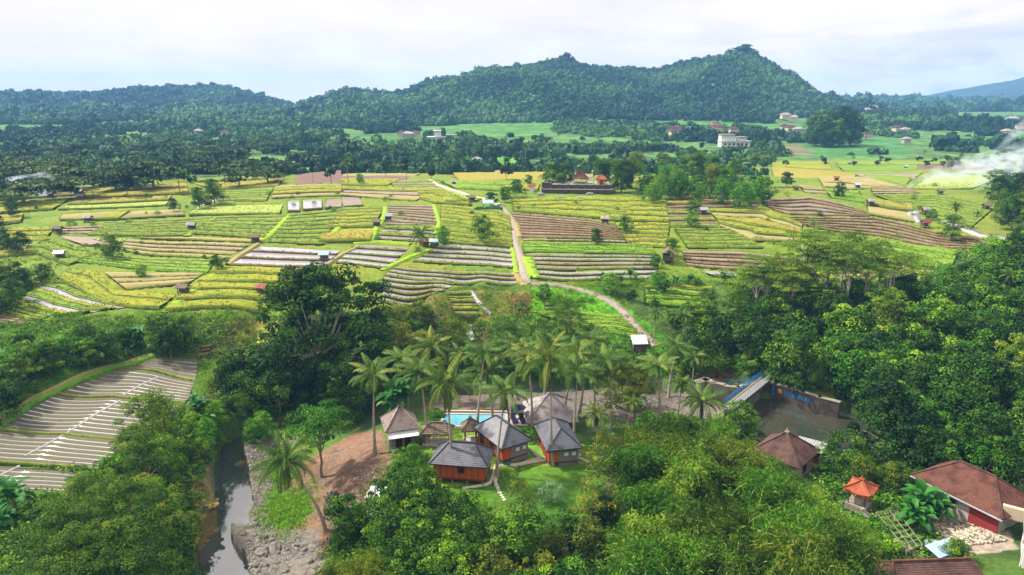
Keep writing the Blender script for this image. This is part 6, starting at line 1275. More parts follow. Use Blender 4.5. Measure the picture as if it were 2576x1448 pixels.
# temple
def temple():
    x0, y0, z0 = gpt(1365, 487); x1, y1, z1 = gpt(1538, 490); z = min(z0, z1); L_ = math.hypot(x1-x0, y1-y0); rz = math.atan2(y1-y0, x1-x0)
    t = thing('stone_terrace_wall', 'long dark two tier stone wall in front of the temple', 'wall', (x0, y0, z), rz)
    for k, (h0, h1, dy) in enumerate(((-1, 1.5, 0), (-1, 3.0, 1.6))):
        mb = MB(); mb.box((L_/2, dy+.4, (h0+h1)/2), (L_, .8, h1-h0), T_CONCD); mb.build('tier', t)
        mb = MB(); mb.box((L_/2, dy+.38, h1+.09), (L_+.2, 1.0, .18), T_CONC)
        for i in range(9): mb.box((i*L_/8, dy+.3, h1+.35), (.5, .7, .5), T_CONC, top=(.6, .6))
        mb.build('coping', t)
    box_obj('corner_block', t, (1.3, 2.2, 1.3), (3.4, 2.2, 5.0), T_CONCD)
    def loc(u, v): return x0+math.cos(rz)*u-math.sin(rz)*v, y0+math.sin(rz)*u+math.cos(rz)*v
    mb = MB(); mb.box((L_/2, 8.6, 1.0), (L_, 12, 3.6), T_CONC); mb.build('courtyard', t)
    px_ = lambda d: (d-1365)/173*L_
    X, Y = loc(px_(1460), 8); q = thing('temple_hall', 'temple hall with tall concave red brown roof behind the stone wall', 'temple hall', (X, Y, z+2.9), rz)
    roof_parts(q, 6.0, 4.2, 1.9, 3.4, .5, T_CLAY, T_CLAY, rows=10, concave=.16)
    for a in (-1, 1):
        for b in (-1, 1): box_obj('post', q, (a*2.2, b*1.5, .9), (.25, .25, 2.0), T_TANP)
    box_obj('base', q, (0, 0, .1), (5.2, 3.6, .5), T_CONC)
    X, Y = loc(px_(1478), 7); q = thing('low_roofed_gallery', 'low grey roofed gallery right of the tall temple roof', 'gallery', (X, Y, z+2.9), rz); roof_parts(q, 5.5, 2.2, 1.7, .5, 3, T_SHINGLEG, rows=4)
    for a in (-1, 0, 1): box_obj('post', q, (a*2.2, -.8, .8), (.2, .2, 1.8), T_TANP)
    X, Y = loc(px_(1513), 3.6); q = thing('yellow_shrine', 'small shrine with yellow walls and orange roof on the stone wall', 'shrine', (X, Y, z+2.85), rz)
    box_obj('wall', q, (0, 0, 1.1), (2.9, 2.5, 2.2), T_YEL); box_obj('base', q, (0, -.1, .15), (3.8, 3.2, .3), T_CONC); window(q, (-.0, -1.28, 1.0), .01+.8, 1.6, (0, -1), T_ORANGED, T_ORANGED, 'door'); roof_parts(q, 4.0, 3.6, 2.15, 1.6, .3, T_ORTILE, T_ORTILE, rows=8, curl=.15, finial=T_ORTILE)
    x, y, z = gpt(1337, 486); q = thing('gate_shrine', 'small white shrine with orange roof left of the stone wall', 'shrine', (x, y, z), rz); box_obj('wall', q, (0, 0, 1.2), (1.5, 1.4, 2.6), T_WHITE); roof_parts(q, 2.9, 2.2, 2.4, .8, .9, T_ORTILE, rows=5); 
    for i, (px, py, lb) in enumerate(((1411,500,'left grey stone slab grave below the temple wall'),(1460,502,'right grey stone slab grave below the temple wall'),(1484,491,'small stone grave nearest to the temple wall'),(1360,492,'stone grave beside the gate shrine'))):
        x, y, z = gpt(px, py); q = thing('stone_grave', lb, 'grave', (x, y, z), rz+.1*i, 'stone graves below the temple'); box_obj('plinth', q, (0, 0, .2), (2.6, 1.3, .6), T_CONC); mb = MB(); mb.box((0, 0, .65), (2.0, .9, .35), T_STEEL, top=(.9, .8)); mb.build('slab', q)
temple()
# far buildings
FARH = [(1010,350,'r',T_CLAY),(1045,350,'r',T_CLAY),(1100,346,'g',T_TIN),(1028,352,'w',T_SHINGLEG),(1975,303,'g',T_SHINGLEG),(1996,309,'g',T_SHINGLEG),(1990,336,'r',T_CLAY),(2008,340,'w',T_SHINGLEG),(1972,333,'r',T_CLAYD),(1680,338,'r',T_CLAY),(1694,345,'r',T_CLAYD),(1702,336,'w',T_CLAY),(1795,330,'r',T_ORTILE),(1808,336,'r',T_CLAY),(2255,336,'r',T_CLAYD),(2275,341,'w',T_SHINGLEG),
  (2180,288,'w',T_WHITE),(2195,280,'w',T_WHITE),(2278,366,'w',T_WHITE),(2545,312,'w',T_WHITE),(2180,352,'r',T_CLAYD),(2565,330,'r',T_CLAY),(568,348,'r',T_CLAYD),(1268,169,'r',T_CLAYD),(1845,340,'r',T_CLAY),(2530,345,'w',T_SHINGLEG),(1200,420,'w',T_WHITE),(500,345,'w',T_SHINGLEG)]
LBF = 'small %s house among the trees of the far valley, %s'
ORD = ['first','second','third','fourth','fifth','sixth','seventh','eighth','ninth','tenth','eleventh','twelfth','thirteenth','fourteenth','fifteenth','sixteenth','seventeenth','eighteenth','nineteenth','twentieth','twenty-first','twenty-second','twenty-third','twenty-fourth','twenty-fifth','twenty-sixth','twenty-seventh','twenty-eighth','twenty-ninth','thirtieth']
random.seed(8)
for i, (px, py, k, rm) in enumerate(sorted(FARH)):
    x, y, z = gpt(px, py); s = np.clip(y/600, .7, 1.5)
    w = random.uniform(6, 9)*s; t = house('village_house', 'far valley house with %s roof, %s from the left' % ({'r': 'reddish', 'g': 'grey', 'w': 'pale'}[k], ORD[i]), x, y, random.uniform(-.4, .4), w, w*.65, 2.8*s, 1.8*s, w*.4, T_SHINGLEG if rm is T_WHITE else rm, T_WALLP if k == 'w' else T_TANP, group='village houses in the far valley', z=z+2.5, rows=4)
def modern(px, py, lb, blocks):
    x, y, z = gpt(px, py); t = thing('white_villa', lb, 'villa', (x, y, z+3), .05)
    for (cx0, cz0, w, h, d, mt) in blocks: box_obj('wall', t, (cx0, 0, cz0), (w, d, h), T_WHITE); box_obj('roof_slab', t, (cx0, -.4, cz0+h/2+.2), (w+1.2, d+1.6, .4), mt)
    for i in range(6): window(t, (-8+i*3.2, -blocks[0][4]/2-.03, blocks[0][1]), 1.8, 1.4, (0, -1), T_STEEL, T_GLASS)
modern(1108, 366, 'large white flat roofed villa with a raised middle block in the far valley', ((0, 1.5, 20, 4, 7, T_WHITE), (-2, 6, 5, 5, 6.5, T_WHITE), (9, 4.4, 8, 1.8, 6, T_STEEL)))
modern(1845, 378, 'white stepped villa complex among dark trees in the far valley, right', ((0, 1.5, 22, 4, 8, T_WHITE), (-6, 6, 10, 4.6, 7, T_CONC), (5, 5, 6, 3, 7.5, T_CONC)))
x, y, z = gpt(1493, 158); t = thing('radio_mast', 'thin radio mast on the ridge of the main hill', 'mast', (x, y, z+6)); mb = MB()
for a in range(3): mb.tube([(math.cos(a*2.1)*.7, math.sin(a*2.1)*.7, 0), (math.cos(a*2.1)*.3, math.sin(a*2.1)*.3, 19)], .18, T_STEEL, 4)
for i in range(9):
    for a in range(3): mb.beam((math.cos(a*2.1)*.68, math.sin(a*2.1)*.68, i*2.1), (math.cos((a+1)*2.1)*.65, math.sin((a+1)*2.1)*.65, i*2.1+1.6), .12, T_STEEL)
mb.build('lattice', t); box_obj('beacon', t, (0, 0, 19.3), (.5, .5, .8), T_RED)
for i, (px, py, s) in enumerate(((1397,141,2.3),(1412,139,2.5),(1428,143,2.3),(1868,124,2.0),(1880,122,2.2),(1890,128,2.0),(1857,128,1.8),(868,222,1.9),(938,222,2.1),(1010,225,1.6),(1240,168,1.6))):
    plant_px('far_broad' if i % 2 else 'far_round', px, py, s*(.75 if i % 2 else .9), .5, group='large trees on the hill crest', zone='crest')
# bridge and weir
def bridge():
    A_ = Vector(at(1924.6, 954, .4)); B_ = Vector(at(1834, 1026, .4)); d = (B_-A_); L_ = d.length; rz = math.atan2(d.y, d.x)
    t = thing('footbridge', 'narrow steel footbridge with blue railings over the river outlet', 'bridge', A_, rz)
    mb = MB(); mb.box((L_/2, 0, 0), (L_, 1.6, .18), T_STEEL)
    for s in (-1, 1): mb.beam((0, s*.82, -.2), (L_, s*.82, -.2), .14, T_CONCD, .5)
    mb.build('deck', t)
    for s, mt in ((-1, T_BLUE), (1, T_STEEL)):
        mb = MB(); n = 14
        for i in range(n+1): mb.box((L_*i/n, s*.78, .6), (.08, .08, 1.1), mt)
        for zz in (.35, .75, 1.12): mb.beam((0, s*.78, zz), (L_, s*.78, zz), .06, mt)
        for i in range(n*3): mb.box((L_*(i+.5)/(n*3), s*.78, .6), (.03, .03, 1.0), mt)
        mb.build('railing', t)
    mb = MB(); mb.tube([(0, -.55, .2), (L_, -.55, .2)], .09, T_YEL, 6); mb.build('pipe', t)
    def wall(name, pts, z1, z0, th, mt, lb, cop=T_CONC, rail=None):
        q = thing(name, lb, 'wall', (0, 0, 0)); mb = MB(); P = [at(a, b, z1) for a, b in pts]
        for a, b in zip(P[:-1], P[1:]):
            dx, dy = b[0]-a[0], b[1]-a[1]; l = math.hypot(dx, dy); mb.box(((a[0]+b[0])/2, (a[1]+b[1])/2, (z1+z0)/2), (l+th*.6, th, z1-z0), mt, math.atan2(dy, dx))
        mb.build('body', q); mb = MB()
        for a, b in zip(P[:-1], P[1:]):
            dx, dy = b[0]-a[0], b[1]-a[1]; l = math.hypot(dx, dy); mb.box(((a[0]+b[0])/2, (a[1]+b[1])/2, z1+.06), (l+th*.7, th+.14, .12), cop, math.atan2(dy, dx))
        mb.build('coping', q)
        if rail:
            mb = MB()
            for a, b in zip(P[:-1], P[1:]):
                l = math.hypot(b[0]-a[0], b[1]-a[1]); n = max(2, int(l/1.2))
                for i in range(n+1): p = lerp(a, b, i/n); mb.box((p[0], p[1], z1+.65), (.07, .07, 1.1), rail)
                for zz in (.5, .85, 1.2): mb.beam((a[0], a[1], z1+zz), (b[0], b[1], z1+zz), .06, rail)
            mb.build('railing', q)
        return q, P
    q, P = wall('weir_wall', [(1926,962),(1950,966),(1985,975),(2020,986),(2062,1000),(2110,1012)], -.1, -4, .7, T_CONCD, 'dark stained weir wall with blue graffiti above the reservoir', rail=None)
    # painted strokes on the wall face
    mb = MB(); g = random.Random(4)
    def onwall(u):
        k = min(int(u), len(P)-2); f = u-k; a, b = P[k], P[k+1]; dx, dy = b[0]-a[0], b[1]-a[1]; l = math.hypot(dx, dy); return (a[0]+dx*f+dy/l*.37, a[1]+dy*f-dx/l*.37), (dx/l, dy/l)
    def stroke(u0, u1, za, zb, w, mt, off=0):
        (ax, ay), t1 = onwall(u0); (bx, by), t2 = onwall(u1); a = Vector((ax+off*t1[1], ay-off*t1[0], za)); b = Vector((bx+off*t1[1], by-off*t1[0], zb)); dv = b-a
        n = Vector((t1[1], -t1[0], 0)); s = dv.cross(n).normalized()*w/2; o = n*.012; mb.poly([a+s+o, b+s+o, b-s+o, a-s+o], mt)
    stroke(.85, .85, -.3, -2.1, .22, T_BLUEL); stroke(.95, .95, -.3, -2.0, .12, T_BLUE)
    for i in range(9):
        u = 1.75+i*.20; stroke(u, u+.14, -.75-.12*(i % 2), -1.5, .22, T_BLUE if i % 3 else T_BLUEL, .002*i); stroke(u+.02, u+.18, -1.45, -.9+.1*(i % 3), .16, T_BLUEL if i % 2 else T_BLUE, .002*i+.001); stroke(u, u+.16, -1.1, -1.15, .14, T_BLUE, .002*i+.0005)
    stroke(1.35, 1.55, -.7, -1.3, .3, T_YEL); stroke(1.55, 1.38, -.7, -1.25, .2, T_YEL, .002)
    mb.build('graffiti', q)
    wall('abutment_wall', [(1824,972),(1857,975),(1925,957)], 0, -6.2, .7, T_CONC, 'pale concrete abutment wall with blue railing left of the footbridge', rail=T_BLUE)
    wall('outlet_pier', [(1800,965),(1822,969)], .0, -6.2, .8, T_CONC, 'short concrete pier beside the dark water outlet', rail=None)
    wall('bank_wall', [(1755,962),(1775,955),(1796,965)], -.6, -6.2, 1.2, T_CONC, 'rough grey bank wall left of the outlet')
    wall('near_abutment', [(1826,1028),(1850,1030),(1880,1048)], .1, -6, 1.0, T_CONC, 'concrete abutment under the near end of the footbridge')
    mb = MB(); pr = None; q = thing('curved_apron', 'curved pale concrete apron between footbridge and reservoir', 'apron', (0, 0, 0))
    for i in range(9):
        t_ = i/8; px = 1884+36*t_+6*math.sin(PI*t_); py = 1026-32*t_**.7; a = Vector(at(px, py, -2.6)); b = Vector(at(px-12, py-8, -1.0))
        if pr: mb.poly([pr[0], a, b, pr[1]], T_CONC); mb.poly([pr[0]-Vector((0, 0, 1.5)), a-Vector((0, 0, 1.5)), a, pr[0]], T_CONC)
        pr = (a, b)
    mb.build('slab', q)
bridge()
# yard : concrete wall, frame, sheet, rubble
def yard():
    P = [at(2170, 1283, 2.0), at(2230, 1335, 2.0), at(2290, 1385, 2.0), at(2345, 1422, 2.0)]; q = thing('concrete_wall', 'long stained concrete wall running down to the bottom edge', 'wall', (0, 0, 0)); mb = MB(); mc = MB()
    for a, b in zip(P[:-1], P[1:]):
        l = math.hypot(b[0]-a[0], b[1]-a[1]); r = math.atan2(b[1]-a[1], b[0]-a[0]); mb.box(((a[0]+b[0])/2, (a[1]+b[1])/2, .6), (l+.1, .22, 2.8), T_CONC, r); mc.box(((a[0]+b[0])/2, (a[1]+b[1])/2, 2.04), (l+.1, .3, .09), T_CONCD, r); mc.box((a[0], a[1], .7), (.34, .34, 3.0), T_CONC, r)
    mb.build('panel', q); mc.build('pillar', q)
    A_ = [Vector(at(*p, 2.6)) for p in ((2205,1290),(2255,1284),(2320,1370),(2282,1385))]; q = thing('metal_frame', 'pale welded metal lattice frame beside the concrete wall', 'frame', (0, 0, 0)); mb = MB()
    for i in range(4): a = A_[0].lerp(A_[1], i/3); b = A_[3].lerp(A_[2], i/3); mb.beam(a, b, .045, T_CONC)
    for i in range(8): a = A_[0].lerp(A_[3], i/7); b = A_[1].lerp(A_[2], i/7); mb.beam(a, b, .04, T_CONC)
    mb.build('lattice', q)
    for p in A_: mb = MB(); mb.beam(p, (p.x, p.y, H1(p.x, p.y)-.2), .09, T_STEEL); mb.build('leg', q)
    x, y, z = at(2375, 1385, 1.9); mb = MB(); n = 14
    for i in range(n):
        for a, b, za, zb in ((0, .5, 0, .05), (.5, 1, .05, 0)):
            u0 = -2+4*(i+a)/n; u1 = -2+4*(i+b)/n; mb.poly([(u0, -.8, za), (u1, -.8, zb), (u1, .8, zb+.4), (u0, .8, za+.4)], T_TINB)
    o = mb.build('corrugated_sheet', None, (x, y, H1(x, y)+.7)); o.rotation_euler = (0, .08, .45); tag(o, 'bluish white corrugated sheet lying in the yard', 'metal sheet')
    x, y, z = at(2345, 1378, 1.4); mb = MB()
    for i in range(7): mb.poly([(i*.2-.7, -.5, 0), (i*.2-.5, -.5, .06*(i % 2)), (i*.2-.5, .5, .3+.06*(i % 2)), (i*.2-.7, .5, .3)], T_TIN)
    o = mb.build('corrugated_sheet', None, (x, y, H1(x, y)+.4)); tag(o, 'smaller crumpled grey metal sheet left of the bluish one', 'metal sheet')
    r = np.random.default_rng(2); Z = [(2345,1310),(2400,1285),(2500,1330),(2530,1370),(2440,1375),(2370,1360)]; mb = MB(); k = 0
    while k < 900:
        px, py = r.uniform(2330, 2540), r.uniform(1280, 1380)
        if not inpoly(np.array([px]), np.array([py]), Z)[0]: continue
        x, y, _ = at(px, py, 1.4); k += 1; s = r.uniform(.05, .17); mb.box((x, y, 0), (s*2, s*1.4, s), (T_TANP, T_WALLP, T_CONC)[k % 3], r.random()*3)
    vs = np.array(mb.v); h = H(vs[::8, 0], vs[::8, 1]); vs[:, 2] += np.repeat(h, 8)+.1; mb.v = [tuple(v) for v in vs]; o = mb.build('rubble'); o['kind'] = 'stuff'
yard()
# rocks, gravel
def rock_mesh(seed):
    import bmesh
    bm = bmesh.new(); bmesh.ops.create_icosphere(bm, subdivisions=2, radius=1); r = np.random.default_rng(seed); ph = r.random(6)*6
    for v in bm.verts:
        c = v.co; k = 1+.22*math.sin(2.3*c.x+ph[0]+1.7*c.z)+.18*math.sin(3.1*c.y+ph[1]+c.x)+.1*math.sin(5*c.z+ph[2]+3*c.x); v.co = Vector((c.x*k*1.25, c.y*k, c.z*k*.7))
    me = bpy.data.meshes.new('rock'); bm.to_mesh(me); bm.free(); return me
RM = []
for s in range(8): m = rock_mesh(s); m.materials.append(T_ROCK if s < 6 else T_ROCKY); RM.append(m)
random.seed(12)
def rock(px, py, s, lb=None, v=None, z=None, grp='boulders along the river'):
    x, y, z = gpt(px, py); o = link('boulder', RM[random.randrange(6) if v is None else v], None, (x, y, z+s*.15)); o.scale = (s, s*random.uniform(.7, 1), s*random.uniform(.7, 1.1)); o.rotation_euler = (0, 0, random.random()*6); tag(o, lb or 'grey boulder on the river gravel', 'boulder', grp)
rock(612, 1172, 1.0, 'mossy yellow boulder at the upper end of the pool of still river water', 6); rock(598, 1163, 1.1, 'flat brown boulder behind the mossy yellow one', 7); rock(691, 1383, .8, 'long grey boulder at the water edge, lower river'); rock(662, 1392, .8, 'black boulder at the water edge, lower river'); rock(993, 1140, .5, 'pale boulder on the bare earth slope right of the leaning palm'); rock(985, 1167, .4, 'smaller pale boulder on the bare earth slope')
ZR = [(600,1320),(660,1290),(700,1340),(790,1345),(800,1448),(640,1448),(600,1380)]
k = 0
while k < 60:
    px, py = random.uniform(590, 800), random.uniform(1290, 1448)
    if inpoly(np.array([px]), np.array([py]), ZR)[0]: rock(px, py, random.uniform(.12, .5)**1.0); k += 1
for i in range(26): rock(random.uniform(490, 550), random.uniform(1260, 1370), random.uniform(.2, .6), 'brown boulder on the left bank of the river', grp='boulders of the left river bank', v=random.choice([5, 6, 7]))
for i in range(40): rock(random.uniform(1100, 1780), random.uniform(985, 1060), random.uniform(.2, .55), 'grey boulder on the stony bank behind the pool', grp='boulders of the upper river bank')
def gravel():
    r = np.random.default_rng(9); XY = []; 
    for P, n in (([(612,1140),(660,1120),(700,1105),(690,1180),(668,1260),(700,1335),(800,1335),(825,1448),(640,1448),(600,1390),(640,1320),(640,1270)], 2600), ([(1330,985),(1760,995),(1800,1040),(1700,1080),(1500,1050),(1340,1035)], 1500), ([(860,1110),(960,1090),(970,1200),(930,1300),(840,1350),(780,1300),(760,1200)], 900)):
        k = 0
        while k < n:
            px = r.uniform(min(p[0] for p in P), max(p[0] for p in P)); py = r.uniform(min(p[1] for p in P), max(p[1] for p in P))
            if inpoly(np.array([px]), np.array([py]), P)[0]: XY.append(at(px, py, -4 if px < 850 else -2.5)[:2]); k += 1
    XY = np.array(XY); z = H(XY[:, 0], XY[:, 1]); O = np.array([(1, 0, 0), (0, 1, 0), (-1, 0, 0), (0, -1, 0), (0, 0, .7)]); s = r.uniform(.06, .24, len(XY))**1.0
    a = r.random(len(XY))*6; X = O[None]*s[:, None, None]*r.uniform(.6, 1.2, (len(XY), 5, 1)); R2 = np.stack([X[..., 0]*np.cos(a)[:, None]-X[..., 1]*np.sin(a)[:, None]+XY[:, :1], X[..., 0]*np.sin(a)[:, None]+X[..., 1]*np.cos(a)[:, None]+XY[:, 1:], X[..., 2]+z[:, None]+.02], -1).reshape(-1, 3)
    F = np.concatenate([np.array([(i, (i+1) % 4, 4)])+np.arange(len(XY))[:, None]*5 for i in range(4)]); o = link('gravel', mesh_np('gravel', R2, F, [T_ROCK])); o['kind'] = 'stuff'
gravel()
# stepping stones and garden strips
Z3 = lambda P: [(1030.4+x/4.216, 944.5+y/4.216) for x, y in P]
T_STEP = mo('stepping_stone', ['a8a08c', 'bcb4a0'], scale=3, bump=.3)
def stones(pts, n, lb, grp, endn='far'):
    G = resample(gpts(Z3(pts)), n); 
    for i, (x, y) in enumerate(G):
        mb = MB(); k = 7; r = random.uniform(.20, .30); P = [(r*random.uniform(.8, 1.15)*math.cos(j*2*PI/k), r*random.uniform(.7, 1)*math.sin(j*2*PI/k)) for j in range(k)]
        mb.mesh([(a, b, .05) for a, b in P]+[(a*1.05, b*1.05, -.1) for a, b in P], [tuple(range(k))]+[(j+k, (j+1) % k+k, (j+1) % k, j) for j in range(k)], T_STEP)
        o = mb.build('stepping_stone', None, (x, y, H1(x, y)+.10)); tag(o, '%s, %s from the %s end' % (lb, ORD[i], endn), 'stepping stone', grp)
stones([(935,975),(905,1080),(915,1160),(960,1260),(1005,1330)], 16, 'pale stepping stone beside the nearest bungalow', 'stepping stones down the lawn'); stones([(1170,955),(1330,925),(1500,900),(1650,885),(1800,885),(1890,925)], 26, 'pale stepping stone along the top of the lawn', 'stepping stones across the top of the lawn', 'left')
stones([(1270,780),(1320,820),(1370,870)], 7, 'pale stepping stone between the middle and right bungalows', 'stepping stones between two bungalows'); stones([(1180,745),(1150,800),(1120,860)][0:0] or [(-330,1330),(-345,1400),(-390,1480)], 6, 'pale stepping stone at the earth slope', 'stepping stones at the slope')
ribbon('path', Z3([(900,965),(1150,945),(1300,900),(1440,872),(1620,862),(1810,845)]), .35, T_STEP, .12); ribbon('path', Z3([(905,960),(880,1060),(850,1150),(560,1200)]), .22, T_STEP, .12)
x, y, z = gpt(1275, 1170); t = thing('drain_cover', 'teal tarpaulin bundle at the foot of the palm on the lawn path', 'tarpaulin', (x, y, z)); box_obj('sheet', t, (0, 0, .15), (.9, .5, .25), T_NET); box_obj('fold', t, (.15, .05, .33), (.5, .35, .12), T_NET)
# yellow flowers and scooter by the path
x, y, z = gpt(1532, 1300, 0); V, F, T = clump_leaves(np.array([[x, y, z+1.4], [x+.4, y, z+1.2]]), np.array([.45, .4]), 60, .12, .6, np.random.default_rng(4)); o = link('yellow_flowers', mesh_np('yellow_flowers', V, F, [F_FLOWER], tint=T)); tag(o, 'bright yellow flowers on the dark shrub below the lawn', 'flowers')
ribbon('path', [(1495,1332),(1520,1325),(1550,1300),(1548,1275),(1560,1262)], 1.2, M_ROADE, .12)
def scooter():
    x, y, z = gpt(1515, 1316); t = thing('scooter', 'white and black scooter parked under the shrub with yellow flowers', 'scooter', (x, y, z+.05), .6)
    T_BLK = mo('rubber', ['101010', '181818'], bump=0)
    for nm, xx in (('front_wheel', .6), ('rear_wheel', -.6)):
        mb = MB(); P = [(xx+.24*math.cos(a*PI/7), 0, .26+.24*math.sin(a*PI/7)) for a in range(15)]; mb.tube(P, .06, T_BLK, 6, False); mb.box((xx, 0, .26), (.16, .06, .16), T_STEEL); mb.build(nm, t)
    mb = MB(); mb.box((-.35, 0, .5), (.8, .28, .35), T_WHITE, top=(.8, .8)); mb.box((.1, 0, .32), (.5, .26, .08), T_BLK); mb.beam((.35, 0, .35), (.5, 0, .95), .3, T_WHITE, .1); mb.build('body', t)
    box_obj('seat', t, (-.35, 0, .74), (.7, .26, .12), T_BLK); mb = MB(); mb.beam((.48, -.32, 1.0), (.48, .32, 1.0), .05, T_BLK); mb.beam((.5, 0, .7), (.48, 0, 1.0), .06, T_BLK); mb.build('handlebar', t)
scooter()
# waterfall and hillside stream
def fall():
    T_FOAM = wet('foam', ['b8b8bc', 'd0d0d4'], .45); mb = MB(); a = Vector(gpt(1183, 812)); b = Vector(gpt(1181, 856)); n = 10; pr = None
    for i in range(n+1):
        t = i/n; p = a.lerp(b, t); p.y = a.y*(1-t)+b.y*t-.3*math.sin(PI*t); p.z = a.z+(b.z-a.z)*t**1.3; w = .55+.5*t
        row = [Vector((p.x+w*u, p.y-.25-.12*math.cos(u*5+i), p.z+.1)) for u in (-1, -.5, 0, .5, 1)]
        if pr:
            for k in range(4): mb.poly([pr[k], row[k], row[k+1], pr[k+1]], T_FOAM)
        pr = row
    o = mb.build('waterfall'); o['kind'] = 'structure'
    ribbon('stream', [(1186,733),(1195,748),(1210,765),(1222,778),(1236,792)], .45, M_CREEK, .2)
fall()
# small figures of the plain : posts
def person(px, py, lb, shirt):
    import bmesh
    x, y, z = gpt(px, py); me = bpy.data.meshes.new('person'); V = [(0,0,.95),(0,0,1.2),(0,.01,1.42),(0,0,1.52),(0,-.01,1.66),(.1,0,.9),(.12,.03,.5),(.12,.0,.06),(.13,-.12,.03),(-.1,0,.9),(-.12,-.08,.5),(-.12,.05,.06),(-.12,-.08,.03),(.2,0,1.40),(.26,.02,1.12),(.24,-.08,.9),(-.2,0,1.40),(-.26,.02,1.12),(-.24,-.08,.9)]
    E = [(0,1),(1,2),(2,3),(3,4),(0,5),(5,6),(6,7),(7,8),(0,9),(9,10),(10,11),(11,12),(2,13),(13,14),(14,15),(2,16),(16,17),(17,18)]; R = [.16,.15,.15,.06,.11,.11,.075,.05,.045,.11,.075,.05,.045,.075,.05,.035,.075,.05,.035]
    me.from_pydata(V, E, []); o = link('person', me, None, (x, y, z)); md = o.modifiers.new('skin', 'SKIN')
    for i, r in enumerate(R): me.skin_vertices[0].data[i].radius = (r, r*.8); me.skin_vertices[0].data[i].use_root = (i == 0)
    o.modifiers.new('sub', 'SUBSURF').render_levels = 1; me.materials.append(shirt); tag(o, lb, 'person')
try: person(1337, 712, 'person in dark clothes standing at the lower end of the gravel road', T_NAVY)
except Exception as ex: print('person', ex)
# smoke
def smoke(name, px, py, L_, r0, rg, up, rise, dens, wind=1, th=.40, fade=1.0, sc=.16):
    sx, sy, sz = gpt(px, py); m = bpy.data.materials.new(name); m.use_nodes = True; N = m.node_tree.nodes; L = m.node_tree.links; N.remove(N['Principled BSDF'])
    v = N.new('ShaderNodeVolumePrincipled'); v.inputs['Color'].default_value = (.80, .88, 1, 1); v.inputs['Anisotropy'].default_value = .1
    g = N.new('ShaderNodeNewGeometry'); s_ = N.new('ShaderNodeSeparateXYZ'); L.new(g.outputs['Position'], s_.inputs[0])
    def M(op, a, b=0.0, c=0.0):
        n = N.new('ShaderNodeMath'); n.operation = op
        for i, q in enumerate((a, b, c)):
            if hasattr(q, 'links'): L.new(q, n.inputs[i])
            else: n.inputs[i].default_value = q
        return n.outputs[0]
    u = M('MULTIPLY', M('SUBTRACT', s_.outputs['X'], sx), wind); u = M('MAXIMUM', u, 0.0)
    zc = M('ADD', M('MULTIPLY', M('SUBTRACT', 1.0, M('EXPONENT', M('MULTIPLY', u, -.35))), up), M('MULTIPLY', u, rise)); zc = M('ADD', zc, sz)
    R_ = M('ADD', M('MULTIPLY', M('POWER', u, .75), rg), r0)
    dz = M('DIVIDE', M('SUBTRACT', s_.outputs['Z'], zc), R_); dy = M('DIVIDE', M('SUBTRACT', s_.outputs['Y'], sy), M('MULTIPLY', R_, 1.3))
    d2 = M('ADD', M('MULTIPLY', dz, dz), M('MULTIPLY', dy, dy)); fall = M('MAXIMUM', M('SUBTRACT', 1.0, d2), 0.0)
    mp = N.new('ShaderNodeMapping'); mp.inputs['Scale'].default_value = (sc, sc, sc*1.7); L.new(g.outputs['Position'], mp.inputs[0])
    n = N.new('ShaderNodeTexNoise'); n.inputs['Scale'].default_value = 1.0; n.inputs['Detail'].default_value = 6; n.inputs['Distortion'].default_value = 1.0; L.new(mp.outputs[0], n.inputs['Vector'])
    r = N.new('ShaderNodeMapRange'); r.inputs['From Min'].default_value = th; r.inputs['From Max'].default_value = th+.25; L.new(n.outputs['Fac'], r.inputs['Value'])
    fd = M('DIVIDE', 1.0, M('ADD', 1.0, M('MULTIPLY', u, .05*fade)))
    de = M('MULTIPLY', M('MULTIPLY', M('MULTIPLY', r.outputs[0], fall), dens), fd); L.new(de, v.inputs['Density']); L.new(v.outputs[0], N['Material Output'].inputs['Volume'])
    rm = r0+rg*L_**.75; h1 = up+rise*L_+rm; mb = MB(); P = []
    for i in range(9):          # closed hull that widens downwind
        t = L_*i/8; rr = r0+rg*t**.75+.3; c = up*(1-math.exp(-.35*t))+rise*t
        for a, b in ((-1, -1), (1, -1), (1, 1), (-1, 1)): P.append((sx+wind*t, sy+a*rr*1.3, max(sz+c+b*rr, sz+.02)))
    F = [(i*4+k, i*4+(k+1) % 4, (i+1)*4+(k+1) % 4, (i+1)*4+k) for i in range(8) for k in range(4)]+[(3, 2, 1, 0), (32, 33, 34, 35)]
    if wind < 0: F = [f[::-1] for f in F]
    mb.mesh(P, F, m); o = mb.build(name); o['kind'] = 'stuff'; return o
smoke('smoke', 2272, 484, 62, .35, .56, 4.6, .12, .45, 1, .44, .6)
smoke('smoke', 2490, 395, 70, 1.0, .45, 2.0, .95, .12, 1, .36, .3, .06)
smoke('smoke', -60, 492, 26, 1.2, .34, 3.0, .02, .9, 1, .38, .6)
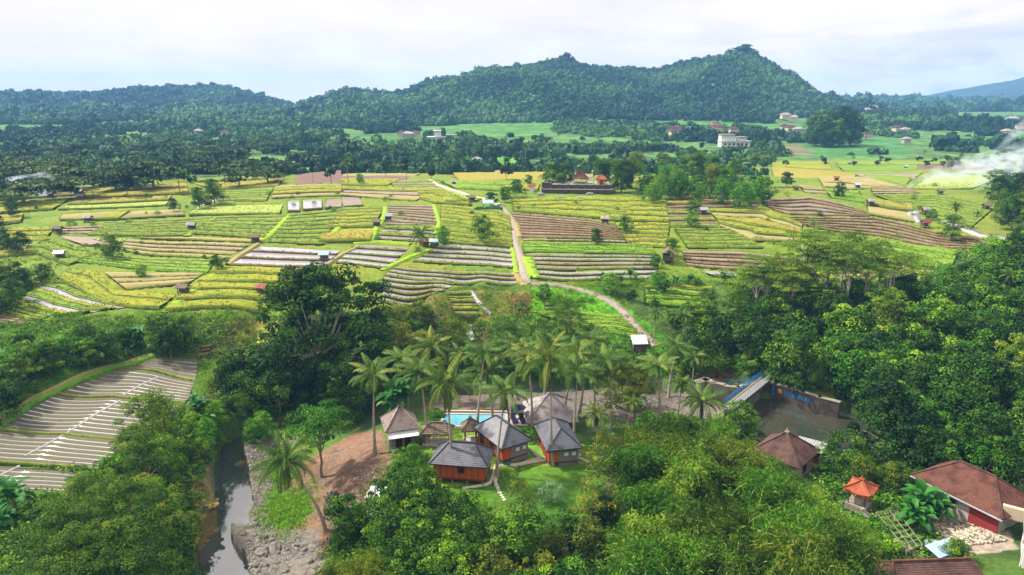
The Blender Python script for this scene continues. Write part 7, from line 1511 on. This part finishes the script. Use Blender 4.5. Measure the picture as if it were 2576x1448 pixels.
# ------------------------------------------------------------------ labels that single each plant and rock out
LM = [('the giant dark tree',800,800),('the footbridge',1880,990),('the reservoir',2060,1070),('the graffiti wall',2000,985),('the brown pyramid roof',1975,1110),('the orange shrine roof',2174,1235),('the long tiled house',2450,1210),('the metal lattice frame',2255,1330),
 ('the nearest bungalow',1160,1160),('the middle bungalow',1265,1100),('the right bungalow',1405,1100),('the pavilion roof',1386,1030),('the swimming pool',1190,1060),('the awning hut',1010,1080),('the lawn',1400,1220),('the leaning palm',755,1180),('the still river water',585,1250),('the vegetable terraces',250,1000),
 ('the lowest vegetable terrace',60,1190),('the two round slope trees',435,830),('the curved wet terraces',110,750),('the small waterfall',1183,835),('the white shed',1605,873),('the green terraces',1500,800),('the gravel road',1310,640),('the thatched gable hut',1680,655),('the blue roofed hut',1093,615),
 ('the temple hall',1460,440),('the temple grove',1780,460),('the red roofed hut',2326,570),('the smoke',2350,450),('the white villa',1108,360),('the villa complex',1845,365),('the lone round tree',537,482),('the left flooded field',720,640),('the left edge hut',150,650),('the striped left fields',480,575),
 ('the left smoke',40,465),('the umbrella trees',2080,650),('the right edge palms',2540,640),('the lower right corner',2560,1400),('the yellow flowers',1532,1280),('the lower left corner',30,1430),('the bare earth slope',900,1180),('the ploughed brown field',1450,575),('the golden field',890,600),('the far tan strip',700,450),
 ('the head of the channel',2327,530),('the far green fields',1250,325),('the far right green field',2180,365),('the four flooded squares',850,515),('the left cliff',560,970),('the lane',1620,830),('the bottom tiled roof',2370,1430),('the bottom yellow bamboo',900,1435),('the riverbank stones',1680,1040)]
ADJ = {'broadleaf': 'mid green round tree', 'darkleaf': 'dark green dense tree', 'brightleaf': 'bright green bushy tree', 'feathery': 'feathery light green tree', 'umbrella': 'flat topped tree with pale trunk', 'oliveleaf': 'olive green tree', 'slender': 'slender young tree', 'bigleaf': 'large leaved tree', 'shrub': 'low green shrub', 'redshrub': 'reddish garden shrub',
 'greyshrub': 'grey green shrub', 'lightleaf': 'yellow green tree', 'palm': 'coconut palm', 'lowpalm': 'low palm', 'bamboo': 'yellow green bamboo clump', 'greenbamboo': 'green bamboo clump', 'banana': 'banana plant', 'bigbanana': 'big leaved banana clump', 'far_round': 'distant round tree', 'far_broad': 'distant flat crowned tree', 'far_tall': 'distant tall narrow tree', 'far_palm': 'distant palm', 'canopy': 'spreading tree'}
def where(x, y, z):
    px, py = proj(x, y, z); b = min(LM, key=lambda l: (px-l[1])**2+((py-l[2])*1.3)**2); dx, dy = px-b[1], py-b[2]
    d = ('right of' if dx > 0 else 'left of') if abs(dx) > abs(dy)*1.2 else ('below' if dy > 0 else 'above'); return d, b[0], dx*dx+dy*dy
def relabel(items, lab=True):      # items : [object, text, x, y, z]
    G = {}
    for o, tx, x, y, z in items: d, n, q = where(x, y, z); G.setdefault((tx, d, n), []).append((q, o))
    for (tx, d, n), L_ in G.items():
        L_.sort(key=lambda a: a[0])
        for i, (q, o) in enumerate(L_):
            o['label'] = '%s%s %s %s' % (tx, '' if len(L_) == 1 else (', nearest one' if i == 0 else (', %s nearest' % ORD[i] if i < len(ORD) else ', farther one')), d, n)
relabel([(p[0], ADJ[p[1]], p[2], p[3], p[4]+p[6]*p[5]*.6) for p in PLACED if not p[7]])
relabel([(o, o['label'], *o.location) for o in list(COL.objects) if o.get('group') in ('boulders along the river', 'boulders of the left river bank', 'boulders of the upper river bank') and o['label'].startswith(('grey boulder', 'brown boulder'))])
for o in COL.objects:
    if o.get('category') == 'boulder':
        o['label'] = o['label'].replace(' on the river gravel', '').replace(' on the left bank of the river', ' of the left bank').replace(' on the stony bank behind the pool', ' of the stony bank')
def ed(f,*rs):
    s=open(f).read()
    for a,b in rs:
        if a not in s: print('MISSING',f,a[:70])
        s=s.replace(a,b)
    open(f,'w').write(s)
